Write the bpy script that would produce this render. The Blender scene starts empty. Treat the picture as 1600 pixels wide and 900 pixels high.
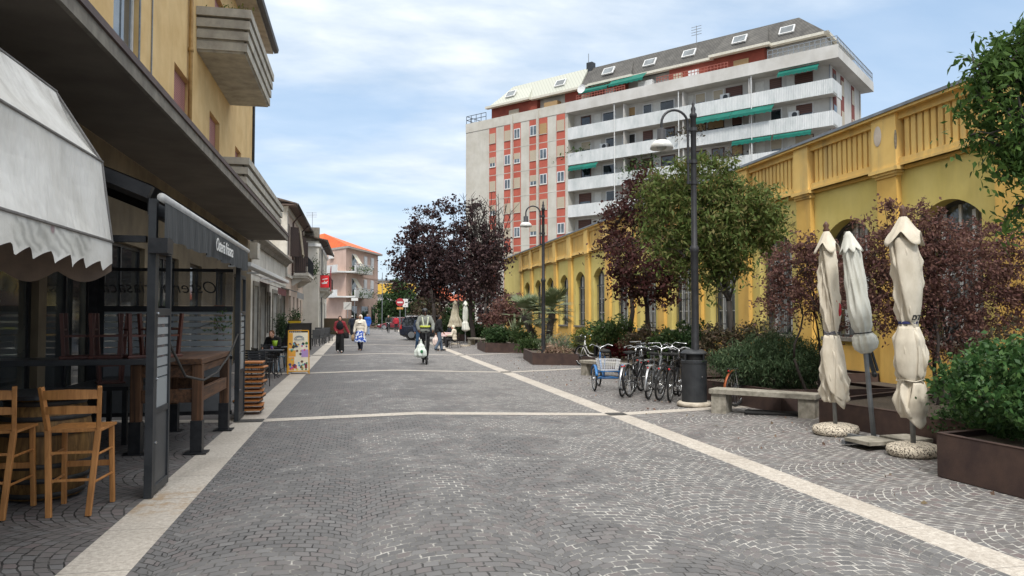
import bpy, math, random
import numpy as np
from mathutils import Vector, Matrix, Euler
R_ = math.radians
PI = math.pi
SC = bpy.context.scene
COL = SC.collection
random.seed(11)
RNG = np.random.default_rng(5)

# ------------------------------------------------------------------ camera
CAM_H = 1.70
FPX = 1155.5                      # focal length in photo pixels (26 mm equivalent)
YAW = math.atan(240 / FPX)        # turned right of the street axis (+Y)
PITCH = math.atan(43 / FPX)
cd = bpy.data.cameras.new('camera')
cam = bpy.data.objects.new('camera', cd)
COL.objects.link(cam)
cam.location = (0, 0, CAM_H)
cam.rotation_euler = (R_(90) + PITCH, 0, -YAW)
cd.sensor_width = 36.0
cd.lens = 36.0 * FPX / 1600
cd.clip_start = 0.05
cd.clip_end = 3000
SC.camera = cam

# ------------------------------------------------------------------ sky and sun
SUN_EL, SUN_AZ = R_(50), R_(193)      # azimuth clockwise from +Y (street direction)
w = bpy.data.worlds.new('World'); SC.world = w; w.use_nodes = True
nt = w.node_tree; nt.nodes.clear()
def N(t, **k):
    n = nt.nodes.new(t)
    for a, b in k.items(): setattr(n, a, b)
    return n
L = lambda a, b: nt.links.new(a, b)
out = N('ShaderNodeOutputWorld'); bg = N('ShaderNodeBackground'); L(bg.outputs[0], out.inputs[0])
sky = N('ShaderNodeTexSky', sky_type='NISHITA', sun_disc=False)
sky.sun_elevation = SUN_EL; sky.sun_rotation = SUN_AZ; sky.dust_density = 1.2; sky.air_density = 1.0
bg.inputs['Strength'].default_value = 0.088
tc = N('ShaderNodeTexCoord')
sep = N('ShaderNodeSeparateXYZ'); L(tc.outputs['Generated'], sep.inputs[0])
def mth(op, a, b=None):
    n = N('ShaderNodeMath', operation=op)
    for i, q in enumerate((a, b)):
        if q is None: continue
        if isinstance(q, (int, float)): n.inputs[i].default_value = q
        else: L(q, n.inputs[i])
    return n.outputs[0]
zz = mth('ADD', mth('MAXIMUM', sep.outputs[2], 0.0), 0.22)
cx = mth('DIVIDE', sep.outputs[0], zz); cy = mth('DIVIDE', sep.outputs[1], zz)
cmb = N('ShaderNodeCombineXYZ'); L(cx, cmb.inputs[0]); L(cy, cmb.inputs[1])
mp = N('ShaderNodeMapping'); L(cmb.outputs[0], mp.inputs[0]); mp.inputs['Rotation'].default_value = (0, 0, R_(28)); mp.inputs['Scale'].default_value = (1.0, 1.9, 1)
mp.inputs['Location'].default_value = (3.1, 1.7, 0)
n1 = N('ShaderNodeTexNoise'); L(mp.outputs[0], n1.inputs[0]); n1.inputs['Scale'].default_value = 0.75; n1.inputs['Detail'].default_value = 9; n1.inputs['Roughness'].default_value = 0.52; n1.inputs['Distortion'].default_value = 0.35
n2 = N('ShaderNodeTexNoise'); L(mp.outputs[0], n2.inputs[0]); n2.inputs['Scale'].default_value = 3.4; n2.inputs['Detail'].default_value = 8; n2.inputs['Roughness'].default_value = 0.55
cr = N('ShaderNodeValToRGB'); L(n1.outputs[0], cr.inputs[0])
cr.color_ramp.elements[0].position = 0.41; cr.color_ramp.elements[0].color = (0.12, 0.12, 0.12, 1)
cr.color_ramp.elements[1].position = 0.63; cr.color_ramp.elements[1].color = (0.95, 0.95, 0.95, 1)
hz = mth('SUBTRACT', 1.0, mth('MULTIPLY', sep.outputs[2], 2.2))
hz = mth('MULTIPLY', mth('MAXIMUM', hz, 0.0), 0.34)
msk = mth('MINIMUM', mth('ADD', mth('MULTIPLY', cr.outputs[0], mth('ADD', mth('MULTIPLY', n2.outputs[0], 1.0), 0.32)), hz), 1.0)
ccol = N('ShaderNodeMix', data_type='RGBA'); L(n2.outputs[0], ccol.inputs[0])
ccol.inputs[6].default_value = (3.9, 4.6, 5.35, 1); ccol.inputs[7].default_value = (7.8, 8.1, 8.3, 1)
base = N('ShaderNodeMix', data_type='RGBA'); base.inputs[0].default_value = 0.55
L(sky.outputs[0], base.inputs[6]); base.inputs[7].default_value = (2.9, 4.5, 6.6, 1)
mx = N('ShaderNodeMix', data_type='RGBA'); L(msk, mx.inputs[0]); L(base.outputs[2], mx.inputs[6]); L(ccol.outputs[2], mx.inputs[7])
# unseen bright cloud added towards the zenith to lift ground light, as under overcast
zr = N('ShaderNodeValToRGB'); L(sep.outputs[2], zr.inputs[0]); zr.color_ramp.elements[0].position = .46; zr.color_ramp.elements[0].color = (0,0,0,1); zr.color_ramp.elements[1].position = .8; zr.color_ramp.elements[1].color = (1,1,1,1)
mz = N('ShaderNodeMix', data_type='RGBA'); L(zr.outputs[0], mz.inputs[0]); L(mx.outputs[2], mz.inputs[6]); mz.inputs[7].default_value = (14.6, 14.4, 13.9, 1)
L(mz.outputs[2], bg.inputs[0])
sl = bpy.data.lights.new('sun', 'SUN'); sl.energy = 1.5; sl.angle = R_(10); sl.color = (1.0, 0.97, 0.93)
so = bpy.data.objects.new('sun', sl); COL.objects.link(so)
sd = Vector((math.sin(SUN_AZ) * math.cos(SUN_EL), math.cos(SUN_AZ) * math.cos(SUN_EL), math.sin(SUN_EL)))
so.rotation_euler = sd.to_track_quat('Z', 'Y').to_euler()
SC.view_settings.view_transform = 'Standard'; SC.view_settings.look = 'None'
SC.view_settings.exposure = 0.84; SC.view_settings.gamma = 1.0

# ------------------------------------------------------------------ surveying helpers
_F = Vector((math.sin(YAW) * math.cos(PITCH), math.cos(YAW) * math.cos(PITCH), math.sin(PITCH)))
_Rt = Vector((math.cos(YAW), -math.sin(YAW), 0)); _U = _Rt.cross(_F)
CO = Vector((0, 0, CAM_H))
GX = [-40, -4.1, -1.93, -1.476, 1.0, 4.34, 4.69, 7.5, 12, 60]
GZ = [0.06, 0.05, 0.0, 0.0, 0.05, -0.06, -0.06, 0.03, 0.06, 0.06]
def gz(x): return float(np.interp(x, GX, GZ))
def ray(px, py): return _F + _Rt * ((px - 800) / FPX) + _U * ((450 - py) / FPX)
def P(px, py, dz=0.0):                 # ground point seen at a pixel of the photo
    d = ray(px, py); z = 0.0
    for _ in range(12):
        t = (z + dz - CAM_H) / d.z; q = CO + d * t; z = gz(q.x)
    return Vector((q.x, q.y, z + dz))
def D(px, py, zc):                     # point at a horizontal distance along the view axis
    d = ray(px, py); h = d.x * math.sin(YAW) + d.y * math.cos(YAW)
    return CO + d * (zc / h)

# ------------------------------------------------------------------ mesh builder
class MB:
    def __init__(s): s.v = []; s.f = []; s.m = []
    def add(s, vs, fs, m=0):
        o = len(s.v); s.v += [tuple(x) for x in vs]
        for q in fs: s.f.append(tuple(i + o for i in q)); s.m.append(m)
        return s
    def box(s, x0, x1, y0, y1, z0, z1, m=0, M=None):
        vs = [Vector(p) for p in ((x0,y0,z0),(x1,y0,z0),(x1,y1,z0),(x0,y1,z0),(x0,y0,z1),(x1,y0,z1),(x1,y1,z1),(x0,y1,z1))]
        if M: vs = [M @ p for p in vs]
        return s.add(vs, [(0,3,2,1),(4,5,6,7),(0,1,5,4),(1,2,6,5),(2,3,7,6),(3,0,4,7)], m)
    def cb(s, c, d, rz=0, m=0, rx=0, ry=0):
        M = Matrix.Translation(c) @ Euler((rx, ry, rz)).to_matrix().to_4x4()
        return s.box(-d[0]/2, d[0]/2, -d[1]/2, d[1]/2, -d[2]/2, d[2]/2, m, M)
    def bar(s, a, b, w, h=None, m=0, up=(0,0,1)):      # rectangular bar from a to b
        a, b = Vector(a), Vector(b); h = h or w; d = b - a; l = d.length
        if l < 1e-6: return s
        y = d / l; u = Vector(up)
        if abs(y.dot(u)) > .98: u = Vector((1, 0, 0))
        x = y.cross(u).normalized(); z = x.cross(y)
        M = Matrix((x, y, z)).transposed().to_4x4(); M.translation = a
        return s.box(-w/2, w/2, 0, l, -h/2, h/2, m, M)
    def tube(s, pts, r, n=8, m=0, caps=True, closed=False):
        pts = [Vector(p) for p in pts]; k = len(pts)
        rs = r if isinstance(r, (list, tuple)) else [r] * k
        vs = []; pu = None
        for i, p in enumerate(pts):
            a = pts[i-1] if (i > 0 or closed) else p
            b = pts[(i+1) % k] if (i < k-1 or closed) else p
            t = (b - a)
            t = t.normalized() if t.length > 1e-9 else Vector((0,0,1))
            if pu is None:
                u = Vector((0,0,1)) if abs(t.z) < .9 else Vector((1,0,0))
            else: u = pu
            u = (u - t * u.dot(t)); u = u.normalized() if u.length > 1e-6 else t.orthogonal().normalized()
            pu = u; w_ = t.cross(u)
            for j in range(n):
                an = 2*PI*j/n; vs.append(p + (u*math.cos(an) + w_*math.sin(an)) * rs[i])
        fs = []
        for i in range(k if closed else k-1):
            i2 = (i+1) % k
            for j in range(n):
                j2 = (j+1) % n; fs.append((i*n+j, i*n+j2, i2*n+j2, i2*n+j))
        if caps and not closed: fs.append(tuple(range(n-1, -1, -1))); fs.append(tuple(range((k-1)*n, k*n)))
        return s.add(vs, fs, m)
    def cyl(s, c, r, h, n=16, m=0, r2=None):
        c = Vector(c); return s.tube([c, c + Vector((0,0,h))], [r, r if r2 is None else r2], n, m)
    def lathe(s, prof, c=(0,0,0), n=20, m=0, M=None, cap=True):
        c = Vector(c); vs = []
        for r, z in prof:
            for j in range(n):
                a = 2*PI*j/n; p = Vector((r*math.cos(a), r*math.sin(a), z)); vs.append(c + (M @ p if M else p))
        fs = []
        for i in range(len(prof)-1):
            for j in range(n):
                j2 = (j+1) % n; fs.append((i*n+j, i*n+j2, (i+1)*n+j2, (i+1)*n+j))
        if cap: fs.append(tuple(range(n-1,-1,-1))); fs.append(tuple(range((len(prof)-1)*n, len(prof)*n)))
        return s.add(vs, fs, m)
    def ball(s, c, r, n=10, m=0, M=None):
        if isinstance(r, (int, float)): r = (r, r, r)
        vs = []; k = max(4, n//2 + 1); c = Vector(c)
        for i in range(k+1):
            th = PI*i/k
            for j in range(n):
                a = 2*PI*j/n; p = Vector((r[0]*math.sin(th)*math.cos(a), r[1]*math.sin(th)*math.sin(a), -r[2]*math.cos(th)))
                vs.append(c + (M @ p if M else p))
        fs = []
        for i in range(k):
            for j in range(n):
                j2 = (j+1) % n
                if i == 0: fs.append((j, (i+1)*n+j2, (i+1)*n+j))
                elif i == k-1: fs.append((i*n+j, i*n+j2, (i+1)*n+j))
                else: fs.append((i*n+j, i*n+j2, (i+1)*n+j2, (i+1)*n+j))
        return s.add(vs, fs, m)
    def prism(s, poly, a0, a1, axis='y', m=0):      # poly of 2D points; axis it is extruded along
        def mk(p, a):
            if axis == 'y': return (p[0], a, p[1])
            if axis == 'x': return (a, p[0], p[1])
            return (p[0], p[1], a)
        n = len(poly); vs = [mk(p, a0) for p in poly] + [mk(p, a1) for p in poly]
        fs = [tuple(range(n)), tuple(range(2*n-1, n-1, -1))] + [(i, (i+1) % n, (i+1) % n + n, i + n) for i in range(n)]
        return s.add(vs, fs, m)
    def loft(s, rings, m=0, close=True, cap=True):
        n = len(rings[0]); vs = [p for r in rings for p in r]; fs = []
        for i in range(len(rings)-1):
            for j in range(n if close else n-1):
                j2 = (j+1) % n; fs.append((i*n+j, i*n+j2, (i+1)*n+j2, (i+1)*n+j))
        if cap and close: fs.append(tuple(range(n-1,-1,-1))); fs.append(tuple(range((len(rings)-1)*n, len(rings)*n)))
        return s.add(vs, fs, m)
    def quad(s, *p, m=0): return s.add(p, [tuple(range(len(p)))], m)
    def xf(s, M):
        s.v = [tuple(M @ Vector(p)) for p in s.v]; return s
    def build(s, name, mats, parent=None, smooth=False, bevel=0, remesh=0, fix=True, sub=0):
        me = bpy.data.meshes.new(name); me.from_pydata(s.v, [], s.f); me.validate(clean_customdata=False)
        mats = mats if isinstance(mats, (list, tuple)) else [mats]
        for q in mats: me.materials.append(q)
        if len(mats) > 1 and len(me.polygons) == len(s.m): me.polygons.foreach_set('material_index', s.m)
        if fix:
            import bmesh
            b = bmesh.new(); b.from_mesh(me); bmesh.ops.recalc_face_normals(b, faces=b.faces); b.to_mesh(me); b.free()
        if smooth: me.polygons.foreach_set('use_smooth', [True]*len(me.polygons))
        o = bpy.data.objects.new(name, me); COL.objects.link(o)
        if parent is not None:
            o.parent = parent
            if parent.get('_w'): o.matrix_parent_inverse = Matrix.Translation(-Vector(parent['_w']))
        if bevel:
            b = o.modifiers.new('bevel', 'BEVEL'); b.width = bevel; b.segments = 2; b.limit_method = 'ANGLE'; b.angle_limit = R_(40)
        if remesh:
            b = o.modifiers.new('remesh', 'REMESH'); b.mode = 'VOXEL'; b.voxel_size = remesh; b.use_smooth_shade = True
            b = o.modifiers.new('smooth', 'SMOOTH'); b.iterations = 4; b.factor = .6
        if sub:
            b = o.modifiers.new('sub', 'SUBSURF'); b.levels = sub; b.render_levels = sub
        return o

def tag(o, label=None, cat=None, group=None, kind=None):
    if label: o['label'] = label
    if cat: o['category'] = cat
    if group: o['group'] = group
    if kind: o['kind'] = kind
    return o
def thing(name, label, cat, loc=(0,0,0), rz=0, group=None, world=False):
    o = bpy.data.objects.new(name, None); COL.objects.link(o); o.empty_display_size = .2
    o.location = loc; o.rotation_euler = (0, 0, rz); tag(o, label, cat, group)
    if world: o['_w'] = tuple(loc)
    return o
def copy_tree(o, parent=None):
    c = o.copy(); COL.objects.link(c)
    if parent is not None: c.parent = parent; c.matrix_parent_inverse = o.matrix_parent_inverse.copy()
    for ch in list(o.children): copy_tree(ch, c)
    return c
def dup(o, loc, rz=0, label=None, group=None):
    c = copy_tree(o); c.location = loc; c.rotation_euler = (0, 0, rz)
    if label: c['label'] = label
    if group: c['group'] = group
    return c

# ------------------------------------------------------------------ materials
def S(h, k=1.0):
    h = h.lstrip('#'); r = []
    for i in (0, 2, 4):
        c = int(h[i:i+2], 16) / 255
        r.append((c/12.92 if c <= .04045 else ((c+.055)/1.055)**2.4) * k)
    return tuple(r)
class NT:
    def __init__(s, name):
        s.mat = bpy.data.materials.new(name); s.mat.use_nodes = True; s.t = s.mat.node_tree
        s.b = s.t.nodes['Principled BSDF']; s.o = s.t.nodes['Material Output']
    def n(s, t, **k):
        q = s.t.nodes.new(t)
        for a, b in k.items(): setattr(q, a, b)
        return q
    def l(s, a, b): s.t.links.new(a, b)
    def inp(s, n, i, v):
        if isinstance(v, bpy.types.NodeSocket): s.l(v, n.inputs[i])
        elif v is not None:
            if isinstance(v, tuple) and len(v) == 3 and n.inputs[i].type == 'RGBA': v = v + (1,)
            n.inputs[i].default_value = v
    def math(s, op, a, b=None, c=None, clamp=False):
        q = s.n('ShaderNodeMath', operation=op); q.use_clamp = clamp
        s.inp(q, 0, a); s.inp(q, 1, b)
        if c is not None: s.inp(q, 2, c)
        return q.outputs[0]
    def mix(s, f, a, b, mode='MIX'):
        q = s.n('ShaderNodeMix', data_type='RGBA', blend_type=mode); s.inp(q, 0, f); s.inp(q, 6, a); s.inp(q, 7, b); return q.outputs[2]
    def noise(s, vec, scale, det=4, rough=.55, dist=0):
        q = s.n('ShaderNodeTexNoise'); s.inp(q, 0, vec); q.inputs['Scale'].default_value = scale; q.inputs['Detail'].default_value = det
        q.inputs['Roughness'].default_value = rough; q.inputs['Distortion'].default_value = dist; return q.outputs[0]
    def ramp(s, f, stops):
        q = s.n('ShaderNodeValToRGB'); s.inp(q, 0, f); e = q.color_ramp.elements
        while len(e) < len(stops): e.new(.5)
        for i, (p, c) in enumerate(stops):
            e[i].position = p; e[i].color = (c if isinstance(c, tuple) else (c, c, c))[:3] + (1,)
        return q.outputs[0]
    def mapping(s, vec, sc=(1,1,1), rot=(0,0,0), loc=(0,0,0)):
        q = s.n('ShaderNodeMapping'); s.inp(q, 0, vec); q.inputs['Scale'].default_value = sc; q.inputs['Rotation'].default_value = rot; q.inputs['Location'].default_value = loc
        return q.outputs[0]
    def bump(s, h, st=.3, dist=.01):
        q = s.n('ShaderNodeBump'); q.inputs['Strength'].default_value = st; q.inputs['Distance'].default_value = dist; s.inp(q, 'Height', h)
        s.l(q.outputs[0], s.b.inputs['Normal'])
    def obj(s): return s.n('ShaderNodeTexCoord').outputs['Object']
    def pos(s): return s.n('ShaderNodeNewGeometry').outputs['Position']
MATS = {}
def mat(name, col, col2=None, rough=.6, metal=0, scale=6, bump=0, bscale=60, stretch=(1,1,1), grime=0, gcol=(.05,.045,.04), emit=0, alpha=1, spec=None, lo=.35, hi=.65):
    if name in MATS: return MATS[name]
    t = NT(name); c = t.obj()
    if col2 is None: col2 = tuple(x*.82 for x in col)
    v = t.mapping(c, stretch)
    f = t.ramp(t.noise(v, scale, 6, .6), [(lo, 0.0), (hi, 1.0)])
    cc = t.mix(f, col, col2)
    if grime:
        g1 = t.noise(t.mapping(t.pos(), (1.3, 1.3, .22)), 1.6, 8, .65)
        g2 = t.noise(t.pos(), .55, 5, .6)
        g = t.math('MULTIPLY', t.ramp(g1, [(.46, 0.), (.74, 1.)]), t.ramp(g2, [(.35, .2), (.7, 1.)]))
        cc = t.mix(t.math('MULTIPLY', g, grime), cc, gcol)
    t.l(cc, t.b.inputs['Base Color']); t.b.inputs['Roughness'].default_value = rough; t.b.inputs['Metallic'].default_value = metal
    if spec is not None: t.b.inputs['Specular IOR Level'].default_value = spec
    if bump: t.bump(t.noise(c, bscale, 4, .6), bump, .01)
    if alpha < 1: t.b.inputs['Alpha'].default_value = alpha
    MATS[name] = t.mat; return t.mat
def glass(name, tint=(.05,.06,.07), rough=.05, alpha=1.0, curtain=None):
    if name in MATS: return MATS[name]
    t = NT(name)
    cc = t.mix(t.ramp(t.noise(t.obj(), 1.1, 3), [(.4, 0.), (.6, 1.)]), tint, tuple(x*1.8+.01 for x in tint) if curtain is None else curtain)
    t.l(cc, t.b.inputs['Base Color']); t.b.inputs['Roughness'].default_value = rough; t.b.inputs['Alpha'].default_value = alpha
    t.b.inputs['Specular IOR Level'].default_value = .8
    MATS[name] = t.mat; return t.mat
def wood(name, a, b, rough=.55, ax=2, sc=30):
    if name in MATS: return MATS[name]
    t = NT(name); st = [sc, sc, sc]; st[ax] = sc*.06
    f = t.noise(t.mapping(t.obj(), tuple(st)), 1.0, 6, .65, .6)
    cc = t.mix(t.ramp(f, [(.35, 0.), (.65, 1.)]), a, b)
    n = t.noise(t.obj(), 3, 3); cc = t.mix(t.ramp(n, [(.4, 0.), (.7, .35)]), cc, tuple(x*.5 for x in b))
    t.l(cc, t.b.inputs['Base Color']); t.b.inputs['Roughness'].default_value = rough; t.bump(f, .15, .004)
    MATS[name] = t.mat; return t.mat
def leafmat(name, cols, transl=.25, rough=.6):
    if name in MATS: return MATS[name]
    t = NT(name); g = t.n('ShaderNodeNewGeometry')
    r = g.outputs['Random Per Island']
    k = len(cols); cc = t.ramp(r, [((i+.5)/k, c) for i, c in enumerate(cols)])
    n = t.noise(t.pos(), 1.4, 3); cc = t.mix(t.ramp(n, [(.35, 0.), (.68, .45)]), cc, cols[0])
    t.l(cc, t.b.inputs['Base Color']); t.b.inputs['Roughness'].default_value = rough
    t.b.inputs['Specular IOR Level'].default_value = .16
    tr = t.n('ShaderNodeBsdfTranslucent'); t.l(cc, tr.inputs[0])
    ms = t.n('ShaderNodeMixShader'); ms.inputs[0].default_value = transl
    t.l(t.b.outputs[0], ms.inputs[1]); t.l(tr.outputs[0], ms.inputs[2]); t.l(ms.outputs[0], t.o.inputs[0])
    MATS[name] = t.mat; return t.mat

def text_mesh(txt, size, mat_, parent, M, name='lettering', shear=0.0, extrude=.002, offset=0.0, spacing=1.0):
    c = bpy.data.curves.new(name, 'FONT'); c.body = txt; c.size = size; c.shear = shear; c.extrude = extrude
    c.offset = offset; c.align_x = 'CENTER'; c.align_y = 'CENTER'; c.space_character = spacing
    o = bpy.data.objects.new(name, c); COL.objects.link(o)
    me = bpy.data.meshes.new_from_object(o); bpy.data.objects.remove(o); me.name = name
    me.transform(M); me.materials.clear(); me.materials.append(mat_)
    o = bpy.data.objects.new(name, me); COL.objects.link(o)
    if parent is not None:
        o.parent = parent
        if parent.get('_w'): o.matrix_parent_inverse = Matrix.Translation(-Vector(parent['_w']))
    return o
def frame_M(o, x, y):      # matrix taking text plane xy to given directions at o
    x = Vector(x).normalized(); y = Vector(y).normalized(); z = x.cross(y)
    M = Matrix((x, y, z)).transposed().to_4x4(); M.translation = Vector(o); return M

# ---- common materials
black = mat('black_metal', (.012,.013,.015), (.03,.03,.033), .45, .3, scale=8, bump=.1)
darkgrey = mat('dark_grey_metal', (.025,.028,.032), (.045,.048,.052), .5, .3, scale=5, bump=.05)
lampblack = mat('lamp_black', (.018,.019,.022), (.035,.036,.04), .55, .1, scale=6, bump=.1)
rubber = mat('rubber', (.012,.012,.012), (.02,.02,.02), .85)
chrome = mat('chrome', (.62,.63,.64), (.45,.46,.47), .25, .9, scale=12)
steel = mat('galvanised_steel', (.28,.30,.32), (.2,.215,.23), .5, .5, scale=20)
concrete = mat('concrete', S('#a9a396'), S('#7d786c'), .85, scale=9, bump=.4, bscale=90, grime=.35)
white = mat('white_paint', (.72,.72,.70), (.6,.6,.58), .5)
corten = mat('brown_steel_planter', S('#56433b'), S('#423330'), .8, .1, scale=4, bump=.2, grime=.4, gcol=(.03,.022,.018))
soil = mat('soil', (.05,.038,.028), (.09,.07,.05), .95, scale=25, bump=.8)
# ------------------------------------------------------------------ ground and paving
def paving(name, swap=False, sx=1.0, warm=0.0):
    t = NT(name); p = t.pos()
    wn = t.n('ShaderNodeTexNoise'); t.inp(wn, 0, p); wn.inputs['Scale'].default_value = 10.0; wn.inputs['Detail'].default_value = 2
    off = t.n('ShaderNodeVectorMath', operation='SUBTRACT'); t.l(wn.outputs['Color'], off.inputs[0]); off.inputs[1].default_value = (.5,.5,.5)
    sc = t.n('ShaderNodeVectorMath', operation='SCALE'); t.l(off.outputs[0], sc.inputs[0]); sc.inputs['Scale'].default_value = .042
    ad = t.n('ShaderNodeVectorMath', operation='ADD'); t.l(p, ad.inputs[0]); t.l(sc.outputs[0], ad.inputs[1])
    sp = t.n('ShaderNodeSeparateXYZ'); t.l(ad.outputs[0], sp.inputs[0])
    X, Y = sp.outputs[0], sp.outputs[1]
    if swap: X, Y = Y, t.math('MULTIPLY', X, -1.0)
    W, Rr = 1.32, .86
    q = t.math('DIVIDE', X, W); fl = t.math('FLOOR', q)
    u = t.math('MULTIPLY', t.math('SUBTRACT', t.math('SUBTRACT', q, fl), .5), W)
    sq = t.math('SQRT', t.math('SUBTRACT', Rr*Rr, t.math('MULTIPLY', u, u)))
    v = t.math('SUBTRACT', Y, sq)
    a = t.math('ADD', t.math('MULTIPLY', t.math('ARCSINE', t.math('DIVIDE', u, Rr)), Rr), t.math('MULTIPLY', fl, 7.37))
    cb = t.n('ShaderNodeCombineXYZ'); t.l(a, cb.inputs[0]); t.l(v, cb.inputs[1])
    br = t.n('ShaderNodeTexBrick'); t.l(cb.outputs[0], br.inputs[0])
    br.offset = .5; br.squash = 1.0
    for k_, v_ in (('Scale', 1.0), ('Mortar Size', .0080), ('Mortar Smooth', .3), ('Bias', 0.0), ('Brick Width', .116), ('Row Height', .096)): br.inputs[k_].default_value = v_
    br.inputs['Color1'].default_value = (0,0,0,1); br.inputs['Color2'].default_value = (1,1,1,1); br.inputs['Mortar'].default_value = (.5,.5,.5,1)
    st = t.ramp(br.outputs['Color'], [(0.0, (.092+warm*.4,.090,.091-warm*.3)), (.35, (.116+warm,.113,.113-warm*.4)), (.6,(.134,.131,.131)), (.84, (.132+warm,.112,.109)), (.97, (.160,.157,.156))])
    g = t.noise(p, 14, 6, .65); st = t.mix(t.ramp(g, [(.35, 0.), (.7, .35)]), st, (.19,.187,.187))
    big = t.noise(p, .38, 4, .6, .5); st = t.mix(t.ramp(big, [(.42, 0.), (.70, .22)]), st, (.085,.083,.085))
    sp2 = t.noise(p, 1.3, 5, .6); st = t.mix(t.ramp(sp2, [(.58, 0.), (.78, .35)]), st, (.16,.12,.105))
    # joints: sand-filled and pale in places, dark and open in others
    jn = t.noise(p, .8, 8, .78, 1.0)
    xx = t.math('MULTIPLY', t.math('SUBTRACT', t.n('ShaderNodeSeparateXYZ').outputs[0], 0), 0)
    js = t.n('ShaderNodeSeparateXYZ'); t.l(p, js.inputs[0])
    side = t.math('MULTIPLY', t.math('SUBTRACT', js.outputs[0], 0.4), .035)
    jf = t.math('ADD', jn, side if sx else 0.0)
    jc = t.ramp(jf, [(.44, (.016,.015,.015)), (.51, (.08,.077,.073)), (.60, (.46,.445,.41))])
    fine = t.noise(p, 9, 3); jc = t.mix(t.ramp(fine, [(.42, 0.), (.6, .8)]), jc, (.09,.087,.083))
    cc = t.mix(br.outputs['Fac'], st, jc)
    t.l(cc, t.b.inputs['Base Color'])
    t.l(t.ramp(g, [(.3, .62), (.7, .82)]), t.b.inputs['Roughness']); t.b.inputs['Specular IOR Level'].default_value = .4
    h = t.math('SUBTRACT', t.math('MULTIPLY', g, .35), br.outputs['Fac'])
    hb = t.n('ShaderNodeMix', data_type='FLOAT'); t.l(br.outputs['Color'], hb.inputs[0]) if False else None
    t.bump(h, .45, .008)
    return t.mat
pav_street = paving('porphyry_setts_street')
pav_side = paving('porphyry_setts_side', swap=True, warm=.012)
def strip_mat():
    t = NT('white_stone_strip'); p = t.pos()
    f = t.noise(p, 26, 6, .7); cc = t.mix(t.ramp(f, [(.35, 0.), (.6, 1.)]), S('#d6cfc4', .85), S('#b1a89d', .85))
    sp = t.noise(t.mapping(p, (1, 1, 1)), 60, 4, .7); cc = t.mix(t.ramp(sp, [(.60, 0.), (.68, .7)]), cc, (.16,.145,.13))
    b = t.noise(p, .9, 4, .6); cc = t.mix(t.ramp(b, [(.45, 0.), (.75, .45)]), cc, S('#8d8377'))
    # slab joints
    s_ = t.n('ShaderNodeSeparateXYZ'); t.l(p, s_.inputs[0])
    fy = t.math('FRACT', t.math('DIVIDE', t.math('ADD', s_.outputs[1], 2.6), 1.003)); j = t.math('LESS_THAN', fy, .012)
    cc = t.mix(t.math('MULTIPLY', j, .55), cc, (.12,.11,.10))
    wn = t.noise(p, 2.1, 3, .6)
    d1 = t.n('ShaderNodeVectorMath', operation='DISTANCE'); t.l(p, d1.inputs[0]); d1.inputs[1].default_value = (-1.78, 7.35, 0)
    ru = t.math('MULTIPLY', t.ramp(d1.outputs['Value'], [(.1, 1.), (.75, 0.)]), t.ramp(t.noise(p, 7, 5, .7), [(.45, 0.), (.6, 1.)]))
    cc = t.mix(t.math('MULTIPLY', ru, .75), cc, (.32,.20,.09))
    t.l(cc, t.b.inputs['Base Color']); t.b.inputs['Roughness'].default_value = .7; t.bump(f, .4, .006); return t.mat
m_strip = strip_mat()
asphalt = mat('asphalt_ground', (.075,.075,.078), (.055,.055,.058), .9, scale=3, bump=.3)
tag(MB().quad((-1500,-60,-.13),(1500,-60,-.13),(1500,2500,-.13),(-1500,2500,-.13)).build('ground', asphalt), kind='structure')
def strip_of(x0, x1, y0, y1, dz=0.0, step=None):
    b = MB(); xs = [x0] + [g for g in GX if x0 < g < x1] + [x1]
    for a, c in zip(xs, xs[1:]): b.quad((a,y0,gz(a)+dz),(c,y0,gz(c)+dz),(c,y1,gz(c)+dz),(a,y1,gz(a)+dz))
    return b
YS0, YS1 = -6, 150
tag(strip_of(-1.476, 4.34, YS0, YS1).build('street_paving', pav_street), kind='structure')
tag(strip_of(-40, -1.93, YS0, YS1).build('left_pavement', pav_side), kind='structure')
tag(strip_of(4.69, 60, YS0, YS1).build('right_pavement', pav_side), kind='structure')
tag(strip_of(-1.93, -1.476, YS0, YS1, .0).build('left_stone_strip', m_strip), kind='structure')
tag(strip_of(4.34, 4.69, YS0, YS1, .0).build('right_stone_strip', m_strip), kind='structure')
cs = MB()
CY = [12.62 + 10.03*k for k in range(-1, 12)]
for y in CY:
    for a, b_ in ((-1.47, 4.335), (4.695, 7.6), (-3.9, -1.935)):
        q = strip_of(a, b_, y-.17, y+.17, .004); cs.add(q.v, q.f)
tag(cs.build('stone_cross_strips', m_strip), kind='structure')
grate = mat('iron_grate', (.05,.048,.046), (.10,.095,.09), .7, .3, scale=30, bump=.5)
for i, y in enumerate(CY[1:6]):
    for sx_, (a, b_) in enumerate(((-1.92,-1.486), (4.35, 4.68))):
        g = strip_of(a, b_, y-.16, y+.16, .006)
        for k in range(9):
            yy = y-.15+k*.0355; q = strip_of(a+.02, b_-.02, yy, yy+.018, .011); g.add(q.v, q.f)
        tag(g.build('drain_grate', grate), 'dark iron drain grate where the %s stone strip meets %s' % (('left','right')[sx_], ('the first white cross strip','the second white cross strip','the third white cross strip','the fourth white cross strip','the fifth white cross strip')[i]), 'drain grate', 'drain grates in the stone strips')
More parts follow.
